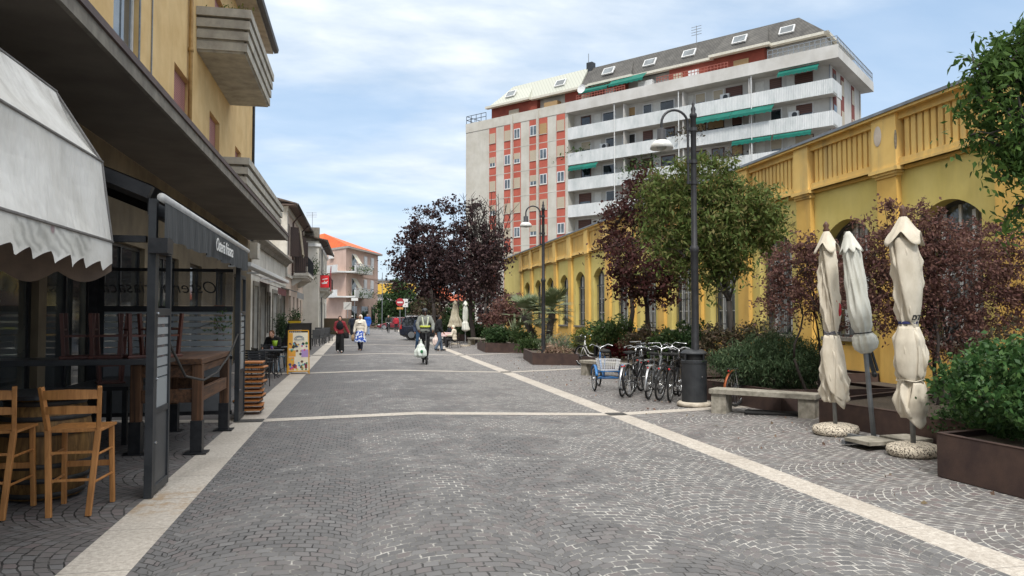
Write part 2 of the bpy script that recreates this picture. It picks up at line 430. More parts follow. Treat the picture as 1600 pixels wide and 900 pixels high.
# ------------------------------------------------------------------ left: ochre building with the long canopy
ochre = mat('ochre_plaster', S('#dfc08a', .97), S('#d0ae76', .97), .9, scale=1.2, bump=.12, bscale=140, grime=.28, gcol=(.16,.12,.07))
conc_d = mat('weathered_concrete', S('#8d877c'), S('#6d675e'), .9, scale=3, bump=.3, bscale=30, grime=.8, gcol=(.03,.028,.026))
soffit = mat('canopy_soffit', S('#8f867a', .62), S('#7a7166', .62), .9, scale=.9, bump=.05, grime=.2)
flash = mat('brown_flashing', S('#5d4a45'), S('#4a3b38'), .6, scale=4, grime=.3)
shut_pink = NT('pink_roller_shutter'); _t = shut_pink
_s = _t.n('ShaderNodeSeparateXYZ'); _t.l(_t.pos(), _s.inputs[0]); _f = _t.math('FRACT', _t.math('DIVIDE', _s.outputs[2], .055))
_t.l(_t.mix(_t.math('LESS_THAN', _f, .2), S('#a5706a'), S('#6d4341')), _t.b.inputs['Base Color']); _t.b.inputs['Roughness'].default_value = .6; _t.bump(_f, .4, .01)
shut_pink = _t.mat
def shutter_mat(name, a, b, pitch=.06):
    t = NT(name); s = t.n('ShaderNodeSeparateXYZ'); t.l(t.pos(), s.inputs[0]); f = t.math('FRACT', t.math('DIVIDE', s.outputs[2], pitch))
    t.l(t.mix(t.math('LESS_THAN', f, .25), a, b), t.b.inputs['Base Color']); t.b.inputs['Roughness'].default_value = .6; t.bump(f, .4, .01); return t.mat
gl_sky = glass('window_glass', (.06,.075,.085), .03)
gl_dark = glass('dark_glass', (.012,.014,.016), .06)
frame_w = mat('window_frame_white', (.7,.7,.69), (.6,.6,.58), .45)
trim = mat('pale_stone_trim', S('#b7ada0'), S('#9b9184'), .85, scale=3, grime=.5, bump=.2)
XW = -4.1
B1Y0, B1Y1 = -4.0, 30.2
ob = thing('ochre_building', 'ochre plastered building with long grey concrete canopy and ribbed concrete balconies on the left', 'building', (XW, 13, 0), world=True)
def wall_x(mb, X, y0, y1, z0, z1, holes, depth=.18, m=0, mr=0, face=1):
    """wall in plane x=X facing +x (face=1) or -x, rectangular holes (ya,yb,za,zb) with reveals going inward"""
    ys = sorted({y0, y1} | {h[0] for h in holes} | {h[1] for h in holes}); zs = sorted({z0, z1} | {h[2] for h in holes} | {h[3] for h in holes})
    for a, b in zip(ys, ys[1:]):
        for c, d in zip(zs, zs[1:]):
            ym, zm = (a+b)/2, (c+d)/2
            if any(h[0] < ym < h[1] and h[2] < zm < h[3] for h in holes): continue
            mb.quad((X,a,c),(X,b,c),(X,b,d),(X,a,d), m=m)
    Xi = X - face*depth
    for a, b, c, d in holes:
        mb.quad((X,a,c),(Xi,a,c),(Xi,a,d),(X,a,d), m=mr); mb.quad((X,b,c),(X,b,d),(Xi,b,d),(Xi,b,c), m=mr)
        mb.quad((X,a,d),(Xi,a,d),(Xi,b,d),(X,b,d), m=mr); mb.quad((X,a,c),(X,b,c),(Xi,b,c),(Xi,a,c), m=mr)
    return mb
wins1 = []      # (y0,y1,z0,z1,kind)
for (xa, xb), kind in (((168,212),'g'), ((266,292),'s'), ((323,339),'s'), ((364,373.5),'s')):
    za = FPX*4.1/(.979*(560-xa)); zb = FPX*4.1/(.979*(560-xb)); wins1.append(((za+.833)/.979, (zb+.833)/.979, 6.0, 7.42, kind))
wins1[0] = (wins1[0][0], wins1[0][1], 5.7, 7.9, 'g')
wins1.append((4.6, 7.0, 5.7, 7.9, 'g'))
for ya, yb in ((22.2, 23.9), (17.6, 19.2), (13.0, 14.6), (27.6, 28.8)): wins1.append((ya, yb, 8.7 if ya > 20 and ya < 25 else 9.6, 11.1, 's'))
up = wall_x(MB(), XW, B1Y0, B1Y1, 4.74, 12.3, [q[:4] for q in wins1], .2)
up.quad((XW,B1Y1,4.74),(XW-12,B1Y1,4.74),(XW-12,B1Y1,12.3),(XW,B1Y1,12.3)); up.quad((XW,B1Y0,0),(XW-12,B1Y0,0),(XW-12,B1Y0,12.3),(XW,B1Y0,12.3))
up.quad((XW-.21,B1Y0,4.74),(XW-.21,B1Y1,4.74),(XW-.21,B1Y1,12.3),(XW-.21,B1Y0,12.3))
up.build('wall', ochre, ob)
for (ya, yb, za, zb, k) in wins1:
    m = MB(); X = XW-.14
    if k == 'g':
        for a, b in ((ya+.03, ya+.11), (yb-.11, yb-.03)): m.box(X-.04, X+.02, a, b, za+.05, zb-.03)
        for a, b in ((za, za+.09), (zb-.1, zb-.02)): m.box(X-.045, X+.025, ya+.03, yb-.03, a, b)
        wf = m.build('window', frame_w, ob)
        MB().quad((X-.01,ya,za),(X-.01,yb,za),(X-.01,yb,zb),(X-.01,ya,zb)).build('pane', gl_sky, wf)
    else:
        m.box(X-.03, X+.02, ya+.02, yb-.02, za+.35 if zb-za < 2 else za+.1, zb-.01)
        m.build('roller_shutter', shut_pink, ob)
        MB().box(X-.06, X-.04, ya+.02, yb-.02, za, zb).build('pane', gl_dark, ob)
        MB().box(XW-.1, XW+.07, ya-.06, yb+.06, za-.06, za+.0).build('sill', trim, ob)
# canopy slab
XC = -2.70
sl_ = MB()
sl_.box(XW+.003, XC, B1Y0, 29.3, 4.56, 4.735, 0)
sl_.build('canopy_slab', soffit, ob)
MB().box(XC+.002, XC+.055, B1Y0, 29.32, 4.535, 4.70).build('canopy_edge', conc_d, ob)
MB().box(XC-.06, XC+.085, B1Y0, 29.34, 4.703, 4.79).build('canopy_flashing', flash, ob)
# balconies with horizontal ribs
for zb_, y0, y1, top in ((8.47, 19.9, 25.0, 9.62), (4.80, 19.9, 28.6, 5.78)):
    X1 = -2.87
    m = MB(); m.box(XW+.004, X1-.06, y0+.06, y1-.06, zb_, zb_+.16)
    hh = (top-zb_-.02)/4
    for k in range(4):
        z0 = zb_+.02+k*hh; e = .035*k
        m.box(X1-.10, X1+e, y0-e, y1+e, z0+.03, z0+hh-.035)
        m.box(XW+.004, X1-.10, y0-e, y0+.10, z0+.03, z0+hh-.035); m.box(XW+.004, X1-.10, y1-.10, y1+e, z0+.03, z0+hh-.035)
        m.box(XW+.004, X1-.05+e-.02, y0+.03-e, y1-.03+e, z0+hh-.04, z0+hh+.028) if k == 5 else None
    m.box(XW+.004, X1-.05, y0+.05, y0+.08, zb_+.02, top-.06); m.box(X1-.08, X1-.05, y0+.05, y1-.05, zb_+.02, top-.06)
    m.build('balcony', mat('balcony_concrete', S('#b8b3a6'), S('#9a958b'), .85, scale=2.5, bump=.2, grime=.5, gcol=(.06,.055,.05)), ob)
# drainpipe, conduits, eaves
pipe = mat('ochre_pipe', S('#b08c55'), S('#96743f'), .6, scale=5)
MB().tube([(XW+.07,18.95,4.8),(XW+.07,18.95,12.2)], .05, 10).tube([(XW+.07,18.95,8.1),(XW+.07,18.95,8.2)], .065, 10).build('drainpipe', pipe, ob, smooth=True)
MB().tube([(XW+.02,14.9,4.8),(XW+.02,14.9,12.2)], .018, 6).build('conduit', steel, ob)
MB().tube([(XW+.02,15.75,4.8),(XW+.02,15.75,12.2)], .015, 6).build('conduit', steel, ob)
MB().tube([(XW+.04,30.08,4.6),(XW+.04,30.08,12.2)], .055, 8).build('drainpipe', black, ob, smooth=True)
MB().box(XW-.3, -3.42, B1Y0, B1Y1+.5, 12.2, 12.36).build('eaves_soffit', trim, ob)
MB().prism([(-3.40,12.25),(-3.25,12.28),(-3.22,12.42),(-3.42,12.42)], B1Y0, B1Y1+.6).build('gutter', mat('dark_gutter', (.03,.026,.024), (.05,.045,.04), .5), ob)
MB().prism([(-3.3,12.43),(-10.2,15.2),(-16.2,12.43)], B1Y0-.4, B1Y1+.6).build('roof', mat('roof_tiles_brown', S('#7a5647'), S('#5c4037'), .85, scale=8, bump=.5, stretch=(1,4,1)), ob)
MB().tube([(XW+.02,7.6+i*1.1,4.3-.28*math.sin(PI*i/9)) for i in range(10)], .012, 5).build('cable', black, ob)
# ground floor
gwall = mat('grey_plaster_dirty', S('#9d9588', .8), S('#7c756b', .8), .9, scale=1.6, bump=.15, grime=.6, gcol=(.07,.06,.05))
holes = [(6.7,9.3,1.32,3.1), (9.4,10.75,.02,3.1), (11.0,12.9,.02,3.1), (13.3,15.6,.02,3.0), (16.4,18.4,.6,3.0), (19.6,21.0,.02,3.0), (23.0,24.6,.02,3.1), (26.2,27.6,.02,3.1), (2.0,5.8,.02,3.0)]
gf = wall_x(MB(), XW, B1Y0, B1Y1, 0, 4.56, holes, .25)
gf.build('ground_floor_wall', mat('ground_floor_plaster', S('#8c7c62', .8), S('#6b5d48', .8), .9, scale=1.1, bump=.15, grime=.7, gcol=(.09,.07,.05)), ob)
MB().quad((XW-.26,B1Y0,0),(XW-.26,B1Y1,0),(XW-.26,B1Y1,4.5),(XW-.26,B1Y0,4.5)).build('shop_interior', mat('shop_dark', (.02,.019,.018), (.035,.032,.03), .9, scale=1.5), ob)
for h in holes:
    m = MB(); X = XW-.12
    for a, b in ((h[0], h[0]+.07), (h[1]-.07, h[1])): m.box(X-.04, X+.03, a, b, h[2], h[3])
    m.box(X-.04, X+.03, h[0]+.07, h[1]-.07, h[3]-.07, h[3]); m.box(X-.04, X+.03, h[0]+.07, h[1]-.07, h[2], h[2]+.1)
    if h[1]-h[0] > 1.5: m.box(X-.04, X+.03, (h[0]+h[1])/2-.035, (h[0]+h[1])/2+.035, h[2]+.1, h[3]-.07)
    m.build('door_frame' if h[2] < .1 else 'window_frame', black, ob)
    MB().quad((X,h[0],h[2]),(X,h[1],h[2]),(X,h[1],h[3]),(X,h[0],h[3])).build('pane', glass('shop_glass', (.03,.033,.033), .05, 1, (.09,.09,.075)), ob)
wht = mat('lettering_white', (.75,.75,.73), (.7,.7,.68), .6)
blk = mat('lettering_black', (.01,.01,.01), (.015,.015,.015), .7)
text_mesh('saca', .30, blk, ob, frame_M((XW-.10, 7.75, 2.28), (0,1,0), (0,0,1)), shear=.3)
text_mesh('pro', .26, blk, ob, frame_M((XW+.012, 8.2, 1.02), (0,1,0), (0,0,1)), shear=.3)
text_mesh('la          di', .15, blk, ob, frame_M((XW+.012, 8.25, .78), (0,1,0), (0,0,1)), shear=.3)

# ------------------------------------------------------------------ white hooded awning at the far left
awn_w = NT('white_awning_canvas'); t = awn_w; c = t.pos()
f = t.noise(c, 1.7, 6, .6); cc = t.mix(t.ramp(f, [(.35, 0.), (.7, 1.)]), S('#dddbd6', .98), S('#c4c1ba', .98))
s_ = t.n('ShaderNodeSeparateXYZ'); t.l(c, s_.inputs[0])
up_ = t.ramp(s_.outputs[2], [(0.0, 0.), (1.0, 1.)])
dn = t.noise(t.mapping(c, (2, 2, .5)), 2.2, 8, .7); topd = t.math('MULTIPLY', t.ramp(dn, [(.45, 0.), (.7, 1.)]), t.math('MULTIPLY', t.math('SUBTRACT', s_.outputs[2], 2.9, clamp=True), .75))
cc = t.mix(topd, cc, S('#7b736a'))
t.l(cc, t.b.inputs['Base Color']); t.b.inputs['Roughness'].default_value = .85
wv = t.noise(t.mapping(c, (1.2, 2.4, .7), (0, 0, .2)), 2.5, 3, .5); t.bump(wv, .5, .10); awn_w = awn_w.mat
hood = thing('hooded_awning', 'dirty white hooded canvas awning with a scalloped valance and stains where lettering was removed', 'awning', (-3.2, 5.0, 0), world=True)
HY0, HY1 = 2.2, 7.28
prof = [(-4.08,4.30),(-2.68,3.72),(-2.29,3.10),(-2.19,2.37)]
rings = []
def hood_pts(y):
    r = []
    for (a, b) in zip(prof, prof[1:]):
        for k in range(5):
            f_ = k/5; sag = .018*math.sin(PI*f_)*(1+math.sin(y*5.3+a[0]*9))
            r.append(((a[0]+(b[0]-a[0])*f_) - sag, y, a[1]+(b[1]-a[1])*f_ - sag))
    r.append((prof[-1][0], y, prof[-1][1])); return r
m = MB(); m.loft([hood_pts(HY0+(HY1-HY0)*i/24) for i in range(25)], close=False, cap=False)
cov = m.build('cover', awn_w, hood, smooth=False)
m = MB()
for a in prof[1:]: m.tube([(a[0]+.006, HY0, a[1]-.004),(a[0]+.006, HY1, a[1]-.004)], .012, 6)
m.tube([(a[0], HY1-.005, a[1]-.01) for a in prof], .014, 6); m.build('piping', mat('grey_piping', (.13,.12,.115), (.2,.19,.18), .7), hood)
# front and end valances
def scal(n, f0, ln, per, dep, amp):
    pts = []
    for i in range(n+1):
        s_ = ln*i/n; ph = (s_ % per)/per; pts.append((s_, dep + amp*(ph**1.3) if ph < .86 else dep + amp*(1-(ph-.86)/.14)))
    return pts
m = MB(); pr = scal(180, 0, HY1-HY0, .335, .20, .10)
for (a, d1), (b, d2) in zip(pr, pr[1:]):
    x1 = -2.185 + .012*math.sin(a*7); x2 = -2.185 + .012*math.sin(b*7)
    m.quad((-2.19,HY1-a,2.37),(-2.19,HY1-b,2.37),(x2,HY1-b,2.37-d2),(x1,HY1-a,2.37-d1))
awn_v = NT('white_valance_canvas'); t = awn_v; c = t.pos()
f = t.noise(c, 3, 6, .6); cc = t.mix(t.ramp(f, [(.35, 0.), (.7, 1.)]), S('#dbd9d4', .98), S('#c6c3bb', .98))
s_ = t.n('ShaderNodeSeparateXYZ'); t.l(c, s_.inputs[0]); yy = s_.outputs[1]; z_ = s_.outputs[2]
wob = t.math('MULTIPLY', t.math('SUBTRACT', t.noise(c, 7, 4), .5), .22)
ctr = t.math('SUBTRACT', 1.0, t.math('MULTIPLY', t.math('ABSOLUTE', t.math('SUBTRACT', t.math('ADD', yy, wob), 6.0)), 1.35), clamp=True)
zc_ = t.math('SUBTRACT', 1.0, t.math('MULTIPLY', t.math('ABSOLUTE', t.math('SUBTRACT', t.math('ADD', z_, wob), 2.255)), 9.0), clamp=True)
blot = t.math('MULTIPLY', t.ramp(ctr, [(.0, 0.), (.12, 1.)]), t.ramp(zc_, [(.02, 0.), (.3, 1.)]))
scr = t.n('ShaderNodeTexWave', wave_type='BANDS', bands_direction='DIAGONAL'); t.inp(scr, 0, t.mapping(c, (1, 1, 1.6))); scr.inputs['Scale'].default_value = 3.2; scr.inputs['Distortion'].default_value = 7; scr.inputs['Detail'].default_value = 3
bcol = t.mix(scr.outputs[0], S('#77766f'), S('#c4c3bb'))
cc = t.mix(t.math('MULTIPLY', blot, .48), cc, bcol)
dd = t.n('ShaderNodeVectorMath', operation='DISTANCE'); t.l(c, dd.inputs[0]); dd.inputs[1].default_value = (-2.19, 5.95, 2.335)
cc = t.mix(t.ramp(dd.outputs['Value'], [(.025, .7), (.045, 0.)]), cc, S('#8c6a70'))
t.l(cc, t.b.inputs['Base Color']); t.b.inputs['Roughness'].default_value = .85; t.bump(t.noise(c, 9, 4), .3, .03); awn_v = awn_v.mat
m.build('valance', awn_v, hood)
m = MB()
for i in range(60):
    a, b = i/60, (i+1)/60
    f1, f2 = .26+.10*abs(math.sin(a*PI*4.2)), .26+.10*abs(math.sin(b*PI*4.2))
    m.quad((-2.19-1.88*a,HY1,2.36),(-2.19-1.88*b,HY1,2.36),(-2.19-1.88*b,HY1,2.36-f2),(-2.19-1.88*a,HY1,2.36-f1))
m.build('end_valance', mat('shade_brown_canvas', S('#8d7a6a'), S('#75655a'), .9, scale=4), hood)  # same white canvas; its shade is put into this brown colour
m = MB(); m.add([(p[0], HY1-.01, p[1]) for p in prof] + [(-4.08,HY1-.01,2.36)], [(0,1,2,3,4)]); m.build('end_panel', awn_w, hood)

# ------------------------------------------------------------------ black glazed terrace frame
perg = thing('terrace_enclosure', 'black steel terrace enclosure with frosted glass panels and a dark grey fabric valance reading Osteria', 'terrace frame', (-3.0, 10.0, 0), world=True)
PY0, PY1, PX = 7.46, 12.55, -1.86
for y in (PY0, PY1): MB().box(PX-.075, PX-.005, y, y+.07, gz(-2), 2.80 if y < 9 else 2.74).build('post', darkgrey, perg)
MB().box(XW+.01, XW+.13, PY0, PY0+.1, 0.05, 3.6).build('post', black, perg)
MB().box(XW+.01, XW+.13, PY1, PY1+.1, 0.05, 3.6).build('post', black, perg)
m = MB()
for y in (PY0, PY1): m.bar((PX-.07,y+.05,2.86),(XW+.05,y+.05,3.72), .09, .12)
m.box(PX-.11, PX-.03, PY0+.1, PY1, 2.66, 2.78)
m.build('roof_beam', black, perg)
m = MB(); m.bar((PX-.1,PY0+.05,2.42),(XW+.05,PY0+.05,2.42), .07, .06); m.build('cross_beam', black, perg)
MB().box(PX-.05, PX+.12, PY0-.1, PY0+.12, 2.28, 2.42).build('bracket_box', black, perg)
MB().quad((PX-.05,PY0,2.93),(XW,PY0,3.80),(XW,PY1+.1,3.80),(PX-.05,PY1+.1,2.93)).build('roof_fabric', mat('roof_fabric_dark', (.03,.031,.033), (.045,.045,.047), .9), perg)
MB().tube([(PX+.06,PY0-.1,2.80),(PX+.06,PY1+.25,2.76)], .040, 12).build('front_bar', mat('offwhite_bar', (.55,.55,.54), (.45,.45,.44), .5), perg, smooth=True)
fab = mat('valance_grey', (.045,.048,.05), (.07,.073,.075), .9, scale=5, stretch=(1,3,.4), bump=.1)
m = MB(); n_ = 90
for i in range(n_):
    a, b = i/n_, (i+1)/n_
    y1_, y2_ = PY0-.05+(PY1+.2-PY0)*a, PY0-.05+(PY1+.2-PY0)*b
    o1, o2 = .018*math.sin(a*95)+.012*math.sin(a*41), .018*math.sin(b*95)+.012*math.sin(b*41)
    m.quad((PX+.08,y1_,2.76),(PX+.08,y2_,2.76),(PX+.08+o2,y2_,2.42+.012*math.sin(b*60)),(PX+.08+o1,y1_,2.42+.012*math.sin(a*60)))
m.build('valance', fab, perg)
text_mesh('Osteria friasaca', .23, wht, perg, frame_M((PX+.125, 10.35, 2.585), (0,1,0), (0,0,1)), shear=.25, offset=.001, spacing=.9)
# street-side panels beside each post
frost = NT('frosted_glass_banded'); t = frost; s_ = t.n('ShaderNodeSeparateXYZ'); t.l(t.pos(), s_.inputs[0])
z_ = t.math('SUBTRACT', s_.outputs[2], 0.9); fr = t.math('FRACT', t.math('DIVIDE', z_, .098)); thick = t.math('ADD', .12, t.math('MULTIPLY', t.math('SUBTRACT', z_, .1, clamp=True), .35))
band = t.math('MULTIPLY', t.math('LESS_THAN', fr, thick), t.math('GREATER_THAN', z_, .16))
t.b.inputs['Base Color'].default_value = (.30,.32,.33,1); t.b.inputs['Roughness'].default_value = .5
t.l(t.math('SUBTRACT', .93, t.math('MULTIPLY', band, .72)), t.b.inputs['Alpha']); frost = frost.mat
clear = glass('clear_glass', (.05,.055,.06), .03, .28)
for y in (PY0+.07, PY1+.07):
    w_ = .56; X = PX-.035; g0 = gz(-2)
    m = MB(); m.box(X-.02, X+.03, y, y+.05, g0+.02, 2.36); m.box(X-.02, X+.03, y+w_-.05, y+w_, g0+.02, 2.36); m.box(X-.02, X+.03, y+.05, y+w_-.05, 2.30, 2.36)
    m.box(X-.02, X+.03, y+.05, y+w_-.05, 1.70, 1.77); m.box(X-.02, X+.03, y+.05, y+w_-.05, g0+.02, g0+.10); m.box(X-.015, X+.025, y+.05, y+w_-.05, .76, .82)
    m.build('side_frame', darkgrey, perg, bevel=.004)
    MB().box(X-.004, X+.012, y+.05, y+w_-.05, .82, 1.70).build('frosted_panel', frost, perg)
    MB().box(X-.004, X+.012, y+.05, y+w_-.05, g0+.1, .76).build('lower_panel', mat('panel_grey', (.06,.063,.066), (.05,.052,.055), .5), perg)
    m = MB()
    for z in (.5, 1.1, 1.72): m.ball((X+.035, y+.02, z), .014, 6)
    m.build('screw', chrome, perg)
# far end panel across the terrace
m = MB(); Y = PY1+.03
for z, h in ((2.40,.05), (1.76,.09), (1.0,.05), (.12,.06)): m.box(XW+.13, PX-.12, Y, Y+.05, z, z+h)
for x in (XW+.7, -2.85): m.box(x, x+.05, Y+.002, Y+.048, .15, 1.0)
m.box(XW+.13, XW+.22, Y+.001, Y+.049, .12, 2.6)
m.build('end_frame', black, perg)
MB().box(XW+.22, PX-.13, Y+.02, Y+.03, 1.05, 1.76).build('frosted_panel', frost, perg)
MB().box(XW+.22, PX-.13, Y+.02, Y+.03, .18, 1.0).build('lower_panel', mat('panel_pale', (.16,.165,.17), (.13,.135,.14), .5), perg)
MB().box(XW+.22, PX-.13, Y+.02, Y+.03, 1.86, 2.40).build('clear_pane', clear, perg)
text_mesh('Osteria friasaca', .27, blk, perg, frame_M((-3.05, Y-.01, 2.14), (-1,0,0), (0,0,1)), shear=.3, offset=-.002)
MB().tube([(PX-.03,PY0+.66,1.42),(PX+.05,8.5,1.05),(PX+.06,9.4,.93),(PX+.04,10.4,.95),(PX,11.6,1.12),(PX-.03,PY1-.02,1.40)], .014, 6).build('rope', mat('dark_rope', (.03,.027,.025), (.05,.045,.04), .9), perg, smooth=True)

# ------------------------------------------------------------------ bar furniture under the terrace
w_or = wood('orange_beech', S('#c48a50'), S('#9f6a38'))
def stool():
    o = thing('bar_stool', '', 'bar stool')
    # local: backrest on -y side (towards camera), seat .73 high
    lz = 1.09
    MB().bar((-.15,-.26,0),(-.195,-.19,.72), .038, .045).bar((-.195,-.19,.72),(-.225,-.275,lz), .036, .042).build('leg', w_or, o, bevel=.005)
    MB().bar((.15,-.26,0),(.195,-.19,.72), .038, .045).bar((.195,-.19,.72),(.225,-.275,lz), .036, .042).build('leg', w_or, o, bevel=.005)
    MB().bar((-.20,.22,0),(-.19,.18,.72), .038, .04).build('leg', w_or, o, bevel=.005)
    MB().bar((.20,.22,0),(.19,.18,.72), .038, .04).build('leg', w_or, o, bevel=.005)
    m = MB()
    rings = []
    for i in range(9):
        y = -.20 + .42*i/8; dip = -.018*math.sin(PI*i/8)
        rings.append([(-.225,y,.725+.0),(-.1,y,.725+dip),(0,y,.725+dip*1.1),(.1,y,.725+dip),(.225,y,.725),(.225,y,.70),(0,y,.695+dip),(-.225,y,.70)])
    m.loft(rings); m.build('seat', w_or, o, smooth=False, bevel=.004)
    for z, h in ((.985, .085), (.86, .07)):
        m = MB(); rings = []
        for i in range(9):
            x = -.21+.42*i/8; y = -.205-.09*((z-.72)/.37)-.03*math.sin(PI*i/8)*-1.0*-1
            rings.append([(x,y-.008,z),(x,y+.010,z),(x,y+.006,z+h-.01*abs(i-4)/4),(x,y-.012,z+h-.01*abs(i-4)/4)])
        m.loft(rings); m.build('back_slat', w_or, o)
    m = MB()
    for z in (.30,.53):
        q_ = .15+.045*z/.72; m.bar((-q_,-.255+.07*z,z),(q_,-.255+.07*z,z), .02, .02)
        for s_ in (-1,1): m.tube([(s_*q_,-.25+.07*z,z-.03),(s_*.197,.21,z-.03)], .011, 8)
    m.bar((-.2,.205,.36),(.2,.205,.36), .02, .05)
    m.build('stretcher', w_or, o); return o
st = stool(); st.location = P(122, 798) + Vector((0,0.02,0)); st.location.z = gz(st.location.x)
def ctr(x, y, g=None): return Vector((x, y, gz(x)))
_a = P(103,808); _b = P(134,786); _r = math.atan2(-(_b.x-_a.x), (_b.y-_a.y)); _m = (_a+_b)/2; st.location = ctr(_m.x+.02, _m.y+.02); st.rotation_euler.z = _r*.75
st['label'] = 'orange wooden bar stool with slatted back, the whole one, next to the glass door panel'; st['group'] = 'orange wooden bar stools at the barrel'
dup(st, ctr(_m.x-.60, _m.y-.05), _r*.5, 'orange wooden bar stool cut by the left edge of the picture')
# barrel table
bt = thing('barrel_table', 'old wine barrel with iron hoops used as a table behind the bar stools', 'barrel', ctr(-2.86, 7.72))
bw = wood('barrel_oak', S('#94703f'), S('#5d4222'), .7)
pr_ = [(.29,.02),(.345,.25),(.375,.47),(.345,.70),(.29,.92)]
m = MB(); m.lathe([(r_*1.08,z_) for r_,z_ in pr_], n=28); m.build('staves', bw, bt, smooth=True)
m = MB()
for z, r in ((.06,.302),(.20,.340),(.33,.366),(.62,.366),(.75,.338),(.88,.304)): m.lathe([(r*1.08+.002,z-.022),(r*1.08+.009,z-.02),(r*1.08+.009,z+.02),(r*1.08+.002,z+.022)], n=28, cap=False)
m.build('hoop', mat('hoop_iron', (.03,.03,.032), (.06,.055,.05), .6, .4), bt, smooth=True)
MB().lathe([(.001,.925),(.46,.93),(.46,.965),(.001,.97)], n=36).build('table_top', mat('dark_table_top', (.012,.013,.015), (.02,.022,.025), .35), bt)
# dark high table with upturned stools
ht = thing('high_table', 'long dark high table across the terrace with upturned stools on it', 'table', ctr(-3.1, 8.95))
MB().box(-.95, 1.02, -.30, .30, 1.14, 1.20).build('table_top', mat('dark_board', (.03,.032,.035), (.045,.047,.05), .4), ht, bevel=.005)
for a in ((-.85,-.2),(-.85,.2),(.9,.2)): MB().box(a[0]-.04, a[0]+.04, a[1]-.04, a[1]+.04, 0, 1.14).build('leg', black, ht)
redw = wood('red_brown_wood', S('#5e3227'), S('#3d1f18'))
us = thing('upturned_stool', '', 'stool')
MB().box(-.17,.17,-.17,.17,0,.035).build('seat', redw, us, bevel=.01)
for sx_ in (-1,1):
    for sy_ in (-1,1): MB().bar((sx_*.13,sy_*.13,.035),(sx_*.155,sy_*.155,.50), .035).build('leg', redw, us)
m = MB()
for s_ in (-1,1): m.bar((-.14,s_*.14,.25),(.14,s_*.14,.25), .02); m.bar((s_*.145,-.14,.32),(s_*.145,.14,.32), .02)
m.build('stretcher', redw, us)
us.location = (-3.02, 9.0, gz(-3)+1.2); us.rotation_euler.z = .2; us['group'] = 'upturned stools on the high tables'
us['label'] = 'upturned red-brown stool, leftmost of the row on the dark high table'
for i, (x, l) in enumerate(((-2.72,'second from the left'), (-2.42,'second from the right'), (-2.20,'rightmost'))):
    dup(us, (x, 9.0+.03*i, gz(-3)+1.2), .1+.5*i, 'upturned red-brown stool, %s of the row on the dark high table' % l)
# rustic timber table with steel feet
rw = wood('rough_brown_timber', S('#6e4c33'), S('#3a271a'), .8, sc=22)
rw2 = wood('rough_brown_timber_long', S('#6e4c33'), S('#3a271a'), .8, ax=1, sc=22)
tt = thing('timber_table', 'heavy rough brown timber high table with black steel feet at the edge of the terrace', 'table', ctr(-2.30, 10.72))
MB().box(-.40,.42,-1.0,1.05,1.09,1.16).build('table_top', rw2, tt, bevel=.008)
for x, y in ((.36,-.92),(.36,.95),(-.34,-.92),(-.34,.95)):
    MB().box(x-.06,x+.06,y-.06,y+.06,.30,1.09).build('leg', rw, tt, bevel=.008)
    MB().box(x-.068,x+.068,y-.068,y+.068,.01,.40).box(x-.13,x+.13,y-.13,y+.13,0,.012).build('steel_foot', black, tt)
m = MB(); m.box(.33,.40,-.86,.89,.62,.78); m.box(-.28,.30,-.95,-.89,.62,.78); m.box(-.28,.30,.92,.98,.62,.78); m.box(.34,.395,-.86,.89,.99,1.08); m.box(-.28,.30,-.945,-.895,.93,1.08)
m.build('rail', rw2, tt, bevel=.006)
tb = thing('dark_sofa_table', 'low black table behind the timber table', 'table', ctr(-3.35, 11.3))
MB().box(-.35,.45,-.9,.9,.70,.75).build('table_top', black, tb)
for x in (-.3,.4):
    for y in (-.85,.85): MB().box(x-.03,x+.03,y-.03,y+.03,0,.70).build('leg', black, tb)
t2 = dup(us, (-3.3, 11.0, gz(-3)+.75), .4, 'upturned red-brown stool on the low black table behind the timber table')
# small potted climber at far post
# stack of orange folding seats
stk = ctr(-1.84, 13.55)
seat = thing('folded_chair', '', 'folding chair')
ow = wood('orange_varnish', S('#d08a48'), S('#b06a30'), .4, ax=0)
MB().box(-.22,.22,-.21,.21,.028,.055).build('seat', ow, seat, bevel=.006)
MB().box(-.19,.19,.12,.20,.004,.028).build('back_slat', ow, seat)
m = MB(); m.bar((-.205,-.19,.012),(-.205,.24,.012), .02, .018); m.bar((.205,-.19,.012),(.205,.24,.012), .02, .018); m.bar((-.2,.235,.012),(.2,.235,.012), .02, .018); m.build('folded_frame', black, seat)
ords = ['bottom','second from the bottom','third from the bottom','fourth from the bottom','fifth from the bottom','middle','fifth from the top','fourth from the top','third from the top','second from the top','top']
for i in range(11):
    x, y, a = .025*math.sin(i*2.3)+.012*i*.3, .02*math.cos(i*1.7), .07*math.sin(i*1.9)
    l = 'orange wooden folding chair, %s in the stack at the terrace post' % ords[i]
    loc = (stk.x+x, stk.y+y, stk.z+.04+i*.081)
    if i == 0: seat.location = loc; seat.rotation_euler.z = a; seat['label'] = l; seat['group'] = 'stack of orange folding chairs'
    else: dup(seat, loc, a, l)
